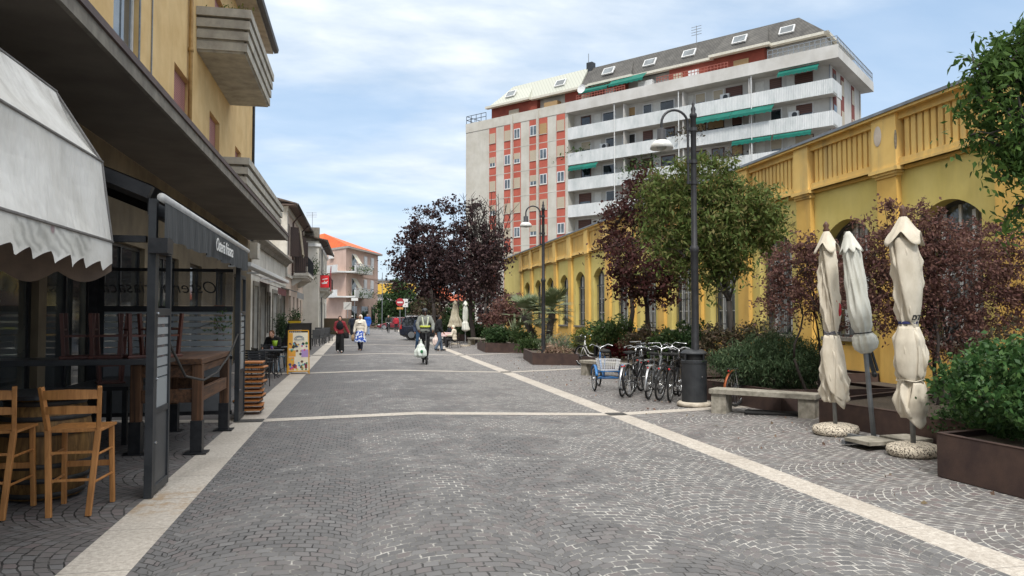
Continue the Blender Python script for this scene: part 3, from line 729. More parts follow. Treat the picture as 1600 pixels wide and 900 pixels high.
# ------------------------------------------------------------------ helpers for facades facing +x or an arbitrary direction
def win_x(X, ya, yb, za, zb, parent, frame, pane, depth=.14, name='window', mull=1, face=1):
    m = MB(); Xi = X-face*depth; e = .05
    a_, b_ = sorted((Xi-.03, Xi+.03))
    m.box(a_, b_, ya, ya+e, za, zb); m.box(a_, b_, yb-e, yb, za, zb); m.box(a_, b_, ya+e, yb-e, zb-e, zb); m.box(a_, b_, ya+e, yb-e, za, za+e)
    for k in range(mull):
        y = ya+(yb-ya)*(k+1)/(mull+1); m.box(a_+.004, b_-.004, y-.025, y+.025, za+e, zb-e)
    w_ = m.build(name, frame, parent)
    MB().quad((Xi,ya,za),(Xi,yb,za),(Xi,yb,zb),(Xi,ya,zb)).build('pane', pane, w_)
    return w_
brown_sh = shutter_mat('brown_shutter', (.075,.045,.036,1)[:3], (.03,.018,.015), .05)
whitewall = mat('white_grey_plaster', S('#dedad0', .95), S('#c0bbb0', .95), .9, scale=1.2, bump=.1, grime=.55, gcol=(.13,.12,.11))
pinkwall = mat('pale_pink_plaster', S('#dccbbd', .95), S('#cbb7a7', .95), .9, scale=1.3, bump=.08, grime=.3, gcol=(.2,.16,.14))
tile_old = mat('old_roof_tiles', S('#6b5a50'), S('#3f3833'), .9, scale=7, bump=.8, bscale=14, stretch=(1,3,1), grime=.4)
cornice_m = mat('dirty_cornice', S('#8b8478'), S('#6d665c'), .9, scale=3, grime=.7, bump=.2)
# ---- low white building
b2 = thing('low_shop_building', 'low single-storey dirty white shop building with dark doors and a grey cornice', 'building', (XW, 37, 0), world=True)
Y0, Y1 = 30.2, 44.1
hl = [(30.9,32.1,.02,2.9),(33.0,34.6,.02,2.95),(35.6,36.3,.9,2.6),(37.6,39.4,.02,2.8),(40.3,41.0,.9,2.6),(41.8,43.2,.02,2.8)]
m = wall_x(MB(), XW, Y0, Y1, 0, 4.62, hl, .3); m.quad((XW,Y0+.01,0),(XW-9,Y0+.01,0),(XW-9,Y0+.01,4.62),(XW,Y0+.01,4.62)); m.quad((XW,Y0,4.62),(XW,Y1,4.62),(XW-9,Y1,4.62),(XW-9,Y0,4.62))
m.build('wall', whitewall, b2)
for h in hl:
    MB().quad((XW-.29,h[0],h[2]),(XW-.29,h[1],h[2]),(XW-.29,h[1],h[3]),(XW-.29,h[0],h[3])).build('door' if h[2] < .1 else 'window', gl_dark, b2)
    m = MB(); m.box(XW+.004,XW+.06,h[0]-.18,h[0],h[2],h[3]+.18); m.box(XW+.004,XW+.06,h[1],h[1]+.18,h[2],h[3]+.18); m.box(XW+.004,XW+.06,h[0],h[1],h[3],h[3]+.18)
    m.build('stone_surround', mat('grey_stone_surround', S('#8a857b'), S('#6b665e'), .85, scale=4, grime=.5), b2)
MB().prism([(XW+.003,4.50),(XW+.12,4.50),(XW+.2,4.64),(XW+.42,4.72),(XW+.42,4.84),(XW+.003,4.90)], Y0+.02, Y1-.02).build('cornice', cornice_m, b2)
MB().box(XW+.004,XW+.035,Y0+.02,Y1-.02,3.35,3.5).build('string_course', whitewall, b2)
MB().box(XW+.003,XW+.3,Y0-.5,Y0+.2,3.9,4.5).build('pillar', whitewall, b2)
# awnings on the low building
aw = thing('cassette_awning', 'closed white awning cassette running along the shop fronts past the grey valance', 'awning', (-3.4, 30, 3.25), world=True)
MB().box(-3.55,-3.25,24.0,36.6,3.22,3.36).build('cassette', white, aw, bevel=.02)
m = MB()
for y in (25,29,33,36): m.box(XW+.01,-3.55,y,y+.06,3.26,3.32)
m.build('bracket', white, aw)
def slope_awning(name, label, y0, y1, z, mt, out=.9, drop=.45, val=.2, xo=None):
    a = thing(name, label, 'awning', (XW, (y0+y1)/2, z), world=True)
    xo = XW+out
    m = MB(); m.box(XW+.01,XW+.02+.0,y0,y1,z-.02,z); m.loft([[(XW+.02,y,z),(xo,y,z-drop),(xo,y,z-drop-.02),(XW+.02,y,z-.02)] for y in (y0,y1)]); m.build('cover', mt, a)
    m = MB(); n = 40
    for i in range(n):
        a1, b1 = y0+(y1-y0)*i/n, y0+(y1-y0)*(i+1)/n
        m.quad((xo,a1,z-drop),(xo,b1,z-drop),(xo+.01,b1,z-drop-val+.03*math.sin(b1*9)),(xo+.01,a1,z-drop-val+.03*math.sin(a1*9)))
    m.build('valance', mt, a); return a
slope_awning('red_awning', 'short dark red fabric awning over a shop door on the low white building', 32.7, 36.4, 3.15, mat('dark_red_fabric', (.13,.03,.028), (.09,.02,.02), .85, scale=4), .75, .25, .3)
slope_awning('grey_awning', 'short grey fabric awning near the building with brown shutters', 41.5, 46.5, 3.25, mat('grey_fabric', (.28,.28,.27), (.2,.2,.2), .85, scale=4), .85, .25, .35)

# ---- two-storey building with brown shutters
b3 = thing('shuttered_house', 'two-storey pale house with brown shutters, iron balcony and wide dark eaves on the left', 'building', (XW, 51, 0), world=True)
Y0, Y1 = 44.1, 57.5
hl = [(46.3,47.9,.02,2.9),(49.2,50.4,.5,2.9),(52.0,53.6,.02,2.9),(55.0,56.2,.6,2.8),(45.6,46.7,5.3,7.1),(48.6,49.8,4.45,7.1),(51.5,52.7,4.45,7.1),(55.0,56.0,5.3,7.1)]
m = wall_x(MB(), XW, Y0, Y1, 0, 8.0, hl, .25); m.quad((XW,Y0,0),(XW-9,Y0,0),(XW-9,Y0,8.6),(XW,Y0,8.0)); m.quad((XW,Y1,0),(XW-9,Y1,0),(XW-9,Y1,8.0),(XW,Y1,8.0))
m.build('wall', pinkwall, b3)
MB().box(XW+.004,XW+.05,Y0+.02,Y1,0,4.0).build('ground_floor_wall', whitewall, b3) if False else None
for h in hl[:4]: MB().quad((XW-.24,h[0],h[2]),(XW-.24,h[1],h[2]),(XW-.24,h[1],h[3]),(XW-.24,h[0],h[3])).build('shop_window', gl_dark, b3)
for h in hl[4:]:
    win_x(XW, h[0], h[1], h[2], h[3], b3, frame_w, gl_dark)
    wd = (h[1]-h[0])/2
    MB().box(XW+.01,XW+.055,h[0]-wd,h[0]-.02,h[2],h[3]).build('shutter', brown_sh, b3)
    MB().bar((XW+.03,h[1]+.03,(h[2]+h[3])/2),(XW+.03+wd*.8,h[1]+.03+wd*.5,(h[2]+h[3])/2), .045, h[3]-h[2]).build('shutter', brown_sh, b3)
m = MB(); m.box(XW+.003,XW+.07,Y0-.05,Y0+.55,4.0,7.75); m.box(XW-.9,XW+.066,Y0-.06,Y0-.003,4.9,7.75); m.box(XW+.003,XW+.1,Y0-.08,Y1,3.95,4.12); m.box(XW-9,XW+.09,Y0-.09,Y0-.004,7.7,7.98); m.box(XW+.003,XW+.12,Y0-.12,Y1,7.7,7.99)
m.build('trim', mat('cream_trim', S('#d2cdc2', .92), S('#bcb6aa', .92), .85, scale=2, grime=.3), b3)
win_x_frontal = None
m = MB(); m.box(XW-2.1,XW-1.2,Y0-.03,Y0-.012,5.25,6.6); wf = m.build('window', brown_sh, b3)
m = MB(); m.box(XW-1.95,XW-1.35,Y0-.04,Y0-.031,5.35,6.5); m.build('pane', gl_sky, wf)
MB().prism([(XW-9.2,10.6),(XW+.62,8.12),(XW+.62,8.04),(XW-9.2,10.4)], Y0-.55, Y1+.1).build('roof', tile_old, b3)
MB().box(XW-.2,XW+.58,Y0-.5,Y1+.1,7.992,8.06).build('eaves', mat('dark_eaves', S('#6b5a52'), S('#54463f'), .8, scale=3), b3)
MB().tube([(XW+.66,Y0-.5,8.02),(XW+.66,Y1+.1,8.02)], .085, 8).build('gutter', mat('dark_gutter', (.03,.026,.024)), b3, smooth=True)
for y in (47.6, 53.8): MB().tube([(XW+.62,y,7.98),(XW+.35,y,7.75),(XW+.1,y,7.45),(XW+.1,y,4.2)], .055, 8).build('drainpipe', mat('brown_pipe', (.10,.055,.045), (.08,.045,.04), .5), b3, smooth=True)
# balcony with iron railing and beige curtain
def iron_balcony(par, x0, x1, y0, y1, zb, h=1.0, th=.16, mt=None):
    m = MB(); m.box(x0+.004,x1,y0,y1,zb,zb+th); m.box(x0+.004,x1-.1,y0+.1,y1-.1,zb-.14,zb-.002); m.build('balcony_slab', mt or whitewall, par)
    for y in (y0+.4, y1-.5): MB().prism([(x0+.004,zb-.6),(x0+.12,zb-.6),(x1-.2,zb-.143),(x0+.004,zb-.143)], y, y+.14).build('corbel', mt or whitewall, par)
    m = MB()
    for z in (zb+th+.08, zb+th+h):
        m.box(x1-.06,x1-.03,y0+.03,y1-.03,z-.018,z+.018)
        for y in (y0+.03, y1-.06): m.box(x0+.02,x1-.06,y,y+.03,z-.018,z+.018)
    k = int((y1-y0)/.13)
    for i in range(k+1):
        y = y0+.045+(y1-y0-.09)*i/k; m.tube([(x1-.045,y,zb+th+.08),(x1-.045,y,zb+th+h)], .010, 4)
    k = int((x1-x0)/.13)
    for i in range(k):
        x = x0+.08+(x1-x0-.1)*i/k
        for y in (y0+.045, y1-.045): m.tube([(x,y,zb+th+.08),(x,y,zb+th+h)], .010, 4)
    m.build('railing', black, par)
iron_balcony(b3, XW, -3.05, 47.6, 53.4, 4.18)
m = MB()
for i in range(24):
    a, b = i/24, (i+1)/24; x1, x2 = -3.5+.06*math.sin(a*30), -3.5+.06*math.sin(b*30)
    m.quad((x1-.2,48.5+a*1.2,7.15),(x2-.2,48.5+b*1.2,7.15),(x2,48.5+b*1.2,5.55+.15*math.sin(b*7)),(x1,48.5+a*1.2,5.55+.15*math.sin(a*7)))
m.build('curtain', mat('beige_curtain', S('#b9ad98'), S('#a0937e'), .9, scale=3), b3)
MB().quad((XW-4,Y1,4),(XW,Y1,4),(XW,Y1+.01,4),(XW-4,Y1+.01,4)) 

# ---- white narrow house beyond it, nearer the street
b4 = thing('white_narrow_house', 'narrow white house with a grey stone gable beyond the shuttered house', 'building', (-3, 64, 0), world=True)
X4, Y0, Y1 = -2.95, 57.5, 72
hl = [(58.6,59.6,4.3,6.4),(61.5,62.6,4.3,6.4),(65,66.2,4.6,6.4),(69,70,4.6,6.4),(59.5,61,.02,2.8),(63,64.5,.02,2.8),(67,68.6,.02,2.8)]
m = wall_x(MB(), X4, Y0, Y1, 0, 7.3, hl, .25); m.quad((X4,Y0,0),(X4-8,Y0,0),(X4-8,Y0,7.3),(X4,Y0,7.3)); m.quad((X4,Y1,0),(X4-8,Y1,0),(X4-8,Y1,7.3),(X4,Y1,7.3))
m.build('wall', mat('offwhite_plaster', S('#e4e0d6', .95), S('#cfcabd', .95), .9, scale=1, grime=.35, gcol=(.2,.19,.17)), b4)
for h in hl: MB().quad((X4-.24,h[0],h[2]),(X4-.24,h[1],h[2]),(X4-.24,h[1],h[3]),(X4-.24,h[0],h[3])).build('window', gl_dark, b4)
MB().box(X4-8,X4+.14,Y0-.12,Y0-.003,6.9,7.12).box(X4+.003,X4+.14,Y0-.003,Y1,6.9,7.12).build('string_course', white, b4)
MB().prism([(X4-8.2,9.6),(X4+.55,7.42),(X4+.55,7.34),(X4-8.2,9.3)], Y0-.3, Y1+.3).build('roof', tile_old, b4)
MB().box(X4-8,X4+.03,Y0-.02,Y0+.4,7.3,8.35).build('parapet', conc_d, b4)
MB().tube([(X4+.6,Y0-.3,7.34),(X4+.6,Y1+.3,7.34)], .08, 8).build('gutter', mat('dark_gutter', (.03,.026,.024)), b4)
MB().tube([(X4+.6,60.5,7.3),(X4+.1,60.5,6.9),(X4+.1,60.5,.3)], .05, 8).build('drainpipe', mat('grey_pipe', (.1,.1,.1), (.14,.14,.14), .5), b4)
iron_balcony(b4, X4, X4+.75, 59.0, 62.5, 3.72, .95, .14)
iron_balcony(b4, X4, X4+.75, 64.4, 67.5, 3.72, .95, .14)
sg = thing('red_sign', 'square red sign with white scribbled lettering on the iron balcony', 'sign', (X4+.35, 58.93, 4.4), world=True)
rd = mat('sign_red', S('#d8262c'), S('#c41f28'), .5)
MB().box(X4+.05,X4+.72,58.86,58.93,3.86,4.80).build('sign_box', rd, sg)
m = MB()
for (a, b) in (((.2,4.48),(.6,4.55)), ((.16,4.2),(.42,4.25)), ((.42,4.25),(.36,4.38)), ((.42,4.22),(.62,4.33)), ((.2,4.16),(.58,4.2))): m.bar((X4+a[0],58.85,a[1]),(X4+b[0],58.85,b[1]), .012, .05)
m.build('lettering', wht, sg)
fl = thing('red_banner', 'long red flag hanging from the iron balcony beside the red sign', 'flag', (X4+.8, 60, 4.4), world=True)
MB().loft([[(X4+.78+.03*math.sin(z*6),59.6,z),(X4+.8+.03*math.sin(z*6),60.6,z),(X4+.82,60.6,z),(X4+.8+.03*math.sin(z*6),59.6,z)] for z in (3.6,4.1,4.6,5.1,5.6)]).build('cloth', mat('flag_red', (.5,.03,.035), (.35,.02,.03), .8), fl)
# tv antenna
an = thing('tv_antenna', 'thin rooftop television antenna behind the shuttered house', 'antenna', D(488, 350, 62), world=False)
m = MB(); m.tube([(0,0,-1.2),(0,0,1.0)], .02, 5)
for k in range(4): m.tube([(-.5,0,.95-.12*k),(.35,0,.95-.12*k)], .012, 4)
m.build('mast', steel, an)

# ---- pink three-storey house with orange roof
def facade_frame(p0, p1):
    p0 = Vector((p0[0], p0[1], 0)); p1 = Vector((p1[0], p1[1], 0)); u = (p1-p0).normalized(); n = Vector((u.y, -u.x, 0))
    M = Matrix((u, -n, Vector((0,0,1)))).transposed().to_4x4(); M.translation = p0
    return M, (p1-p0).length       # local: x along facade, y into the building, z up
pk = thing('pink_house', 'three-storey pink house with orange hipped roof and white balconies at the end of the street', 'building', D(555, 493, 97).to_2d().to_3d(), world=True)
c1 = D(540, 493, 92); c2 = D(590, 493, 104); c0 = D(503, 493, 97)
pinkm = mat('pink_plaster', S('#cfb3a4', .93), S('#c2a696', .93), .9, scale=.8, bump=.05, grime=.2, gcol=(.25,.17,.15))
back = (c2-c1); dpt = Vector((-back.y, back.x, 0)).normalized()*9
foot = [c0, c1, c2, c2+dpt, c0+dpt]
m = MB()
for a, b in zip(foot, foot[1:]+foot[:1]): m.quad((a.x,a.y,0),(b.x,b.y,0),(b.x,b.y,10.3),(a.x,a.y,10.3))
m.build('wall', pinkm, pk)
cen = sum(foot, Vector())/5
m = MB(); eav = [cen+(q-cen)*1.09 for q in foot]
rp1 = cen+(c0-cen)*.25; rp2 = cen+(c2+dpt*.5-cen)*.35
e = [(q.x,q.y,10.35) for q in eav]; r1 = (rp1.x,rp1.y,12.7); r2 = (rp2.x,rp2.y,12.5)
m.add(e+[r1,r2], [(0,1,5),(1,2,6,5),(2,3,6),(3,4,5,6),(4,0,5)])
m.build('roof', mat('orange_tiles', S('#e06a35'), S('#c25a30'), .8, scale=2.5, bump=.4, bscale=20), pk)
m = MB(); m.prism([(q.x,q.y) for q in eav], 10.1, 10.345, axis='z'); m.build('eaves', mat('grey_eaves', S('#b1aaa2'), S('#9c958c'), .8), pk)
M1, L1 = facade_frame(c1, c2); M0, L0 = facade_frame(c0, c1)
def lbox(M, x0, x1, y0, y1, z0, z1, name, mt, par, **k): return MB().box(x0,x1,y0,y1,z0,z1,0,M).build(name, mt, par, **k)
for fz in (4.05, 7.15):
    for (x, w_, h_) in ((3.4,1.5,2.1),(8.6,1.1,1.5),(11.9,1.1,1.5)):
        x *= L1/15; z0 = fz+(.25 if h_ > 2 else .9)
        wf = lbox(M1, x-w_/2-.06, x+w_/2+.06, -.05, .02, z0-.05, z0+h_+.06, 'window', frame_w, pk)
        lbox(M1, x-w_/2, x+w_/2, -.07, -.055, z0, z0+h_, 'pane', gl_dark if x > 6 else gl_sky, wf)
        if x < 6:
            m = MB(); pts = [M1 @ Vector(p) for p in ((x-w_/2,-.1,z0+h_),(x+w_/2,-.1,z0+h_),(x+w_/2,-1.1,z0+h_-1.5),(x-w_/2,-1.1,z0+h_-1.5))]
            m.quad(*pts); m.build('sun_blind', mat('cream_blind', S('#d9d5c4'), S('#c8c3b0'), .8), pk)
        elif x < 10: lbox(M1, x-w_/2, x+w_/2, -.09, -.075, z0+.4, z0+h_, 'roller_shutter', frame_w, wf)
    # balconies on both faces
    m = MB(); m.box(-.2, 7.6*L1/15, -1.3, -.004, fz-.1, fz+.08, 0, M1); m.box(-.2, 7.6*L1/15, -1.3, -1.2, fz+.085, fz+.85, 0, M1)
    m.box(7.5*L1/15, 7.6*L1/15, -1.195, -.01, fz+.085, fz+.85, 0, M1)
    m.box(L0-4.5, L0+.2, -1.3, -.004, fz-.1, fz+.078, 0, M0); m.box(L0-4.5, L0+.1, -1.3, -1.2, fz+.085, fz+.85, 0, M0)
    for k in range(7): m.box(.1+k*1.05, .1+k*1.05+.3, -1.29, -1.21, fz+.85, fz+1.02, 0, M1)
    m.box(-.1, 7.6*L1/15, -1.31, -1.19, fz+1.02, fz+1.1, 0, M1)
    m.build('balcony', mat('balcony_white', S('#d8d8d6'), S('#c5c5c2'), .8, scale=1), pk)
lbox(M1, -.02, L1, -.06, -.003, 6.7, 6.85, 'string_course', pinkm, pk)
for x, w_ in ((3.6,1.8),(8.4,2.6),(12.6,1.4)): lbox(M1, x*L1/15-w_/2, x*L1/15+w_/2, -.05, -.01, .3, 2.9, 'shop_window', gl_dark, pk)
for x in (1.2,6.0,10.6,14.2): lbox(M1, x*L1/15-.45, x*L1/15+.45, -.09, -.003, .05, 3.0, 'pilaster', pinkm, pk)
lbox(M0, L0-4.2, L0-3.2, -.3, -.02, 9.0, 9.7, 'air_conditioner', white, pk)
# low planted wall in front of it
hw = thing('planter_wall', 'low brown-green planted wall across the left side of the street beyond the cafe', 'wall', D(520,493,66).to_2d().to_3d(), world=True)
a, b = D(497,493,66), D(547,493,67)
m = MB(); m.prism([(a.x,a.y),(b.x,b.y),(b.x+.2,b.y+1),(a.x,a.y+1)], 0, 1.45, axis='z'); m.build('wall_body', mat('ivy_brown', S('#4d4a38'), S('#5d4c3a'), .95, scale=2.5, bump=.8, bscale=10), hw)
# ------------------------------------------------------------------ long yellow building on the right
yel = mat('yellow_plaster_pilaster', S('#e8bf68', .97), S('#deb15a', .97), .9, scale=1.1, bump=.1, bscale=120, grime=.45, gcol=(.30,.20,.09))
yel2 = mat('yellow_plaster_field', S('#decb7b', .97), S('#d3bf6c', .97), .9, scale=1.0, bump=.1, bscale=120, grime=.35, gcol=(.27,.22,.09))
yelp = mat('yellow_plaster_parapet', S('#edc97a', .97), S('#e4bc6c', .97), .9, scale=1.4, bump=.2, bscale=40, grime=.8, gcol=(.22,.17,.11))
yb = thing('yellow_building', 'long yellow building on the right with arched windows, pilasters and a baluster parapet', 'building', (12, 35, 0), world=True)
XR = 12.0; BAY = 3.26; YB0 = 14.8-BAY*2
NB = 14            # bays
posts = [YB0+BAY*k for k in range(NB+1)]
wallm = MB(); DEP = .42
for k in range(NB):
    y0, y1 = posts[k], posts[k+1]; c = (y0+y1)/2; hw = .86; zs, zt, zsill = 3.72, 4.12, 1.15
    wallm.quad((XR,y0,-.1),(XR,y1,-.1),(XR,y1,zsill),(XR,y0,zsill))
    wallm.quad((XR,y0,zsill),(XR,c-hw,zsill),(XR,c-hw,zs),(XR,y0,zs)); wallm.quad((XR,c+hw,zsill),(XR,y1,zsill),(XR,y1,zs),(XR,c+hw,zs))
    n = 12; arc = [(c-hw+2*hw*i/n, zs+(zt-zs)*math.sin(PI*i/n)**.8 if 0 < i < n else zs) for i in range(n+1)]
    wallm.quad((XR,y0,zs),(XR,c-hw,zs),(XR,c-hw,5.06),(XR,y0,5.06)); wallm.quad((XR,c+hw,zs),(XR,y1,zs),(XR,y1,5.06),(XR,c+hw,5.06))
    for a, b in zip(arc, arc[1:]):
        wallm.quad((XR,a[0],a[1]),(XR,b[0],b[1]),(XR,b[0],5.06),(XR,a[0],5.06))
        wallm.quad((XR,a[0],a[1]),(XR+DEP,a[0],a[1]),(XR+DEP,b[0],b[1]),(XR,b[0],b[1]))
    for y in (c-hw, c+hw): wallm.quad((XR,y,zsill),(XR+DEP,y,zsill),(XR+DEP,y,zs),(XR,y,zs))
    wallm.quad((XR,c-hw,zsill),(XR,c+hw,zsill),(XR+DEP,c+hw,zsill),(XR+DEP,c-hw,zsill))
    # window
    TW = Matrix.Translation((XR, c, 0))
    X = DEP-.1
    m = MB()
    for y in (-hw+.0, hw-.08): m.box(X-.04,X+.03,y,y+.08,zsill,zs+.02)
    m.box(X-.04,X+.03,-hw+.08,hw-.08,zsill,zsill+.07)
    ar = [(a-c, z) for a, z in arc]
    for a, b in zip(ar, ar[1:]): m.bar((X,a[0],a[1]-.035),(X,b[0],b[1]-.035), .07, .08)
    wi = m.xf(TW).build('window', mat('dark_iron_frame', (.055,.06,.065), (.085,.09,.095), .6, scale=4), yb)
    m = MB()
    for y in (-.44,.38): m.box(X-.05,X+.05,y,y+.09,zsill+.07,zs+.15)
    for y in (-.035,): m.box(X-.015,X+.045,y,y+.07,zsill+.07,zs+.3)
    for z in (1.85,2.55,3.2): m.box(X-.012,X+.04,-hw+.08,hw-.08,z,z+.035)
    m.xf(TW).build('inner_frame', mat('white_inner_frame', (.72,.73,.72), (.6,.61,.6), .5, scale=3), wi)
    m = MB()
    for i in range(9): m.tube([(X-.13,-hw+.1+i*(2*hw-.2)/8,zsill),(X-.13,-hw+.1+i*(2*hw-.2)/8,3.3)], .011, 5)
    for z in (1.4,2.3,3.25): m.box(X-.137,X-.123,-hw,hw,z,z+.03)
    m.xf(TW).build('grille', mat('grille_iron', (.05,.052,.055), (.08,.08,.08), .6), wi)
    m = MB(); m.add([(X+.01,-hw,zsill),(X+.01,hw,zsill)] + [(X+.01,a,z) for a, z in reversed(ar)], [tuple(range(2+len(ar)))]); m.xf(TW).build('pane', glass('tall_pane', (.02,.023,.027), .04, 1, (.24,.25,.25)), wi)
    MB().box(XR-.10,XR+DEP-.1,c-hw-.12,c+hw+.12,zsill-.09,zsill+.004).build('sill', mat('grey_sill', S('#8f8a80'), S('#6f6a62'), .85, scale=4, grime=.5), yb)
    MB().box(XR-.06,XR-.003,y0+.33,y1-.33,4.98,5.06).build('moulding', yel, yb)
YE = 60.9
wallm.quad((XR,posts[-1],-.1),(XR,YE,-.1),(XR,YE,5.06),(XR,posts[-1],5.06)); wallm.quad((XR,YE,-.1),(XR+14,YE,-.1),(XR+14,YE,6.3),(XR,YE,6.3)); wallm.quad((XR,posts[0],-.1),(XR+14,posts[0],-.1),(XR+14,posts[0],6.3),(XR,posts[0],6.3))
wallm.quad((XR+.02,posts[-1],5.05),(XR+.02,YE,5.05),(XR+.02,YE,6.3),(XR+.02,posts[-1],6.3))
wallm.build('wall', yel2, yb)
MB().box(XR-.045,XR-.002,YB0,YE,-.1,.95).build('plinth', yel, yb)
for k, y in enumerate(posts):
    big = .40 if k % 2 == 0 else .33
    MB().box(XR-.13,XR-.003,y-.32,y+.32,-.08,4.86).build('pilaster', yel, yb)
    m = MB(); m.box(XR-.16,XR-.002,y-.36,y+.36,4.862,4.92); m.box(XR-.24,XR-.002,y-big-.08,y+big+.08,4.98,5.07); m.box(XR-.20,XR-.002,y-big,y+big,4.92,4.98); m.build('corbel', yelp, yb)
    MB().box(XR-.20,XR+.16,y-big,y+big,5.071,6.27).build('parapet_post', yelp, yb)
for k in range(NB):
    y0, y1 = posts[k]+(.40 if k % 2 == 0 else .33), posts[k+1]-(.40 if k % 2 else .33)
    MB().box(XR-.13,XR+.12,y0+.002,y1-.002,5.062,5.24).box(XR-.16,XR+.14,y0+.002,y1-.002,5.062,5.12).box(XR-.13,XR+.12,y0+.002,y1-.002,6.12,6.27).build('parapet_rail', yelp, yb)
    m = MB(); n = 12 if k < 5 else 10
    for i in range(n):
        y = y0+.10+(y1-y0-.2)*(i+.5)/n; m.box(XR-.07,XR+.05,y-.065,y+.065,5.241,6.119)
    m.build('baluster_row', yelp, yb)
    MB().box(XR+.10,XR+.14,y0,y1,5.1,6.2).build('parapet_back', yel, yb)
MB().box(XR-.26,XR+.3,YB0-.5,YE+.15,6.272,6.33).build('coping', yelp, yb)
MB().box(XR-.29,XR+.33,YB0-.5,YE+.18,6.332,6.40).build('metal_flashing', mat('grey_flashing', (.17,.19,.21), (.25,.27,.29), .5, .3, scale=3), yb)
MB().quad((XR+.2,YB0,6.1),(XR+14,YB0,6.1),(XR+14,YE,6.1),(XR+.2,YE,6.1)).build('roof', conc_d, yb)
MB().ball((XR-.205, 14.98, 5.86), (.012,.13,.24), 16).build('bare_plaster_patch', mat('pale_plaster', S('#cfc3b4'), S('#bfb2a3'), .95), yb)
MB().ball((XR-.19, 14.41, 5.66), (.03,.03,.24), 12).build('bare_plaster_patch', mat('grey_plaster_patch', S('#8f8676'), S('#6f6656'), .95, scale=20, bump=.6), yb)
m = MB()

# ------------------------------------------------------------------ apartment block
ap = thing('apartment_block', 'tall white apartment block with red window panels, green awnings and dark mansard roof', 'building', D(1000,493,85).to_2d().to_3d(), world=True)
A0 = D(1297,493,69); A0.z = 0
U = Vector((-32.7, 26)); _c, _s = math.cos(YAW), math.sin(YAW)
def camdir(a, b): return Vector((a*_c + b*_s, -a*_s + b*_c, 0))
ud = camdir(-32.7, 26).normalized(); vd = camdir(26, 32.7).normalized()
MA = Matrix((ud, vd, Vector((0,0,1)))).transposed().to_4x4(); MA.translation = A0     # local: s along the facade to the left, v into the building
def ab(s0, s1, v0, v1, z0, z1, name, mt, par=None, **k): return MB().box(s0,s1,v0,v1,z0,z1,0,MA).build(name, mt, par or ap, **k)
aw_ = mat('apartment_white', S('#cfccc6', .9), S('#bcb8b0', .9), .9, scale=.4, grime=.35, gcol=(.30,.29,.27))
aw2 = mat('apartment_cream', S('#ccc8bd', .9), S('#b9b4a7', .9), .9, scale=.5, grime=.35, gcol=(.30,.28,.25))
coral = mat('coral_panel', S('#bd614e', .9), S('#ad5544', .9), .8, scale=.6, grime=.15)
brick = mat('brick_red_wall', S('#9a4c3a', .9), S('#843e30', .9), .9, scale=.8)
balc = NT('balcony_ribbed'); t = balc; c = t.pos(); f = t.noise(t.mapping(t.pos(), (.8,.8,.25)), 1.3, 8, .75)
cc = t.mix(t.ramp(f, [(.4, 0.), (.68, 1.)]), S('#d8d9d7', .95), S('#b9bebc', .93)); t.l(cc, t.b.inputs['Base Color']); t.b.inputs['Roughness'].default_value = .8
wv_ = t.n('ShaderNodeTexWave', wave_type='BANDS', bands_direction='X'); t.inp(wv_, 0, t.mapping(c, (1,1,0))); wv_.inputs['Scale'].default_value = 3.0; t.bump(wv_.outputs[0], .5, .05)
sg_ = t.mix(t.math('MULTIPLY', t.ramp(wv_.outputs[0], [(.0, 1.), (.25, 0.)]), .25), cc, (.3,.31,.31)); t.l(sg_, t.b.inputs['Base Color']); balc = balc.mat
dark_roof = NT('dark_mansard'); t = dark_roof; c = t.pos(); q = t.n('ShaderNodeSeparateXYZ'); t.l(c, q.inputs[0])
st_ = t.n('ShaderNodeTexWave', wave_type='BANDS', bands_direction='X'); t.inp(st_, 0, t.mapping(c, (1,0,0))); st_.inputs['Scale'].default_value = 1.6; st_.inputs['Distortion'].default_value = .6
g = t.noise(c, 1.2, 7, .7); cc = t.mix(t.ramp(g, [(.3, 0.), (.7, 1.)]), (.045,.042,.038), (.125,.118,.105)); cc = t.mix(t.math('MULTIPLY', t.ramp(st_.outputs[0], [(0., 1.), (.3, 0.)]), .6), cc, (.04,.038,.036))
t.l(cc, t.b.inputs['Base Color']); t.b.inputs['Roughness'].default_value = .8; dark_roof = dark_roof.mat
pale_roof = NT('pale_mansard'); t = pale_roof; c = t.pos()
st_ = t.n('ShaderNodeTexWave', wave_type='BANDS', bands_direction='X'); t.inp(st_, 0, t.mapping(c, (1,0,0))); st_.inputs['Scale'].default_value = 1.1
cc = t.mix(t.math('MULTIPLY', t.ramp(st_.outputs[0], [(0., 1.), (.15, 0.)]), .5), S('#b0b1a4'), S('#7c7d72')); t.l(cc, t.b.inputs['Base Color']); t.b.inputs['Roughness'].default_value = .5; pale_roof = pale_roof.mat
wood_sh = shutter_mat('wood_brown_shutter', S('#5c3b30'), S('#3c2620'), .2)
beige_sh = shutter_mat('beige_shutter', S('#b5a893'), S('#93876f'), .12)
tan_sh = shutter_mat('tan_shutter', S('#a98a5f'), S('#8a6d45'), .12)
FS = [10.15, 13.3, 16.4, 19.5, 22.55]; SPL = 29.6; SCO = 41.8; SE = 45.7; BD = 1.35      # balcony depth: facade wall is BD behind the balcony fronts
# core volumes
ab(.02, SPL, BD, 12.5, -.1, 25.75, 'wall', aw_)
ab(SPL, SE, 0, 12.0, -.1, 25.9, 'wall', aw2)
ab(SPL-.25, SE, -.06, .0-.003, 25.9, 27.1, 'parapet', aw2)
ab(SPL, SE, 0, 12.0, 25.9, 26.0, 'roof_terrace', aw2)
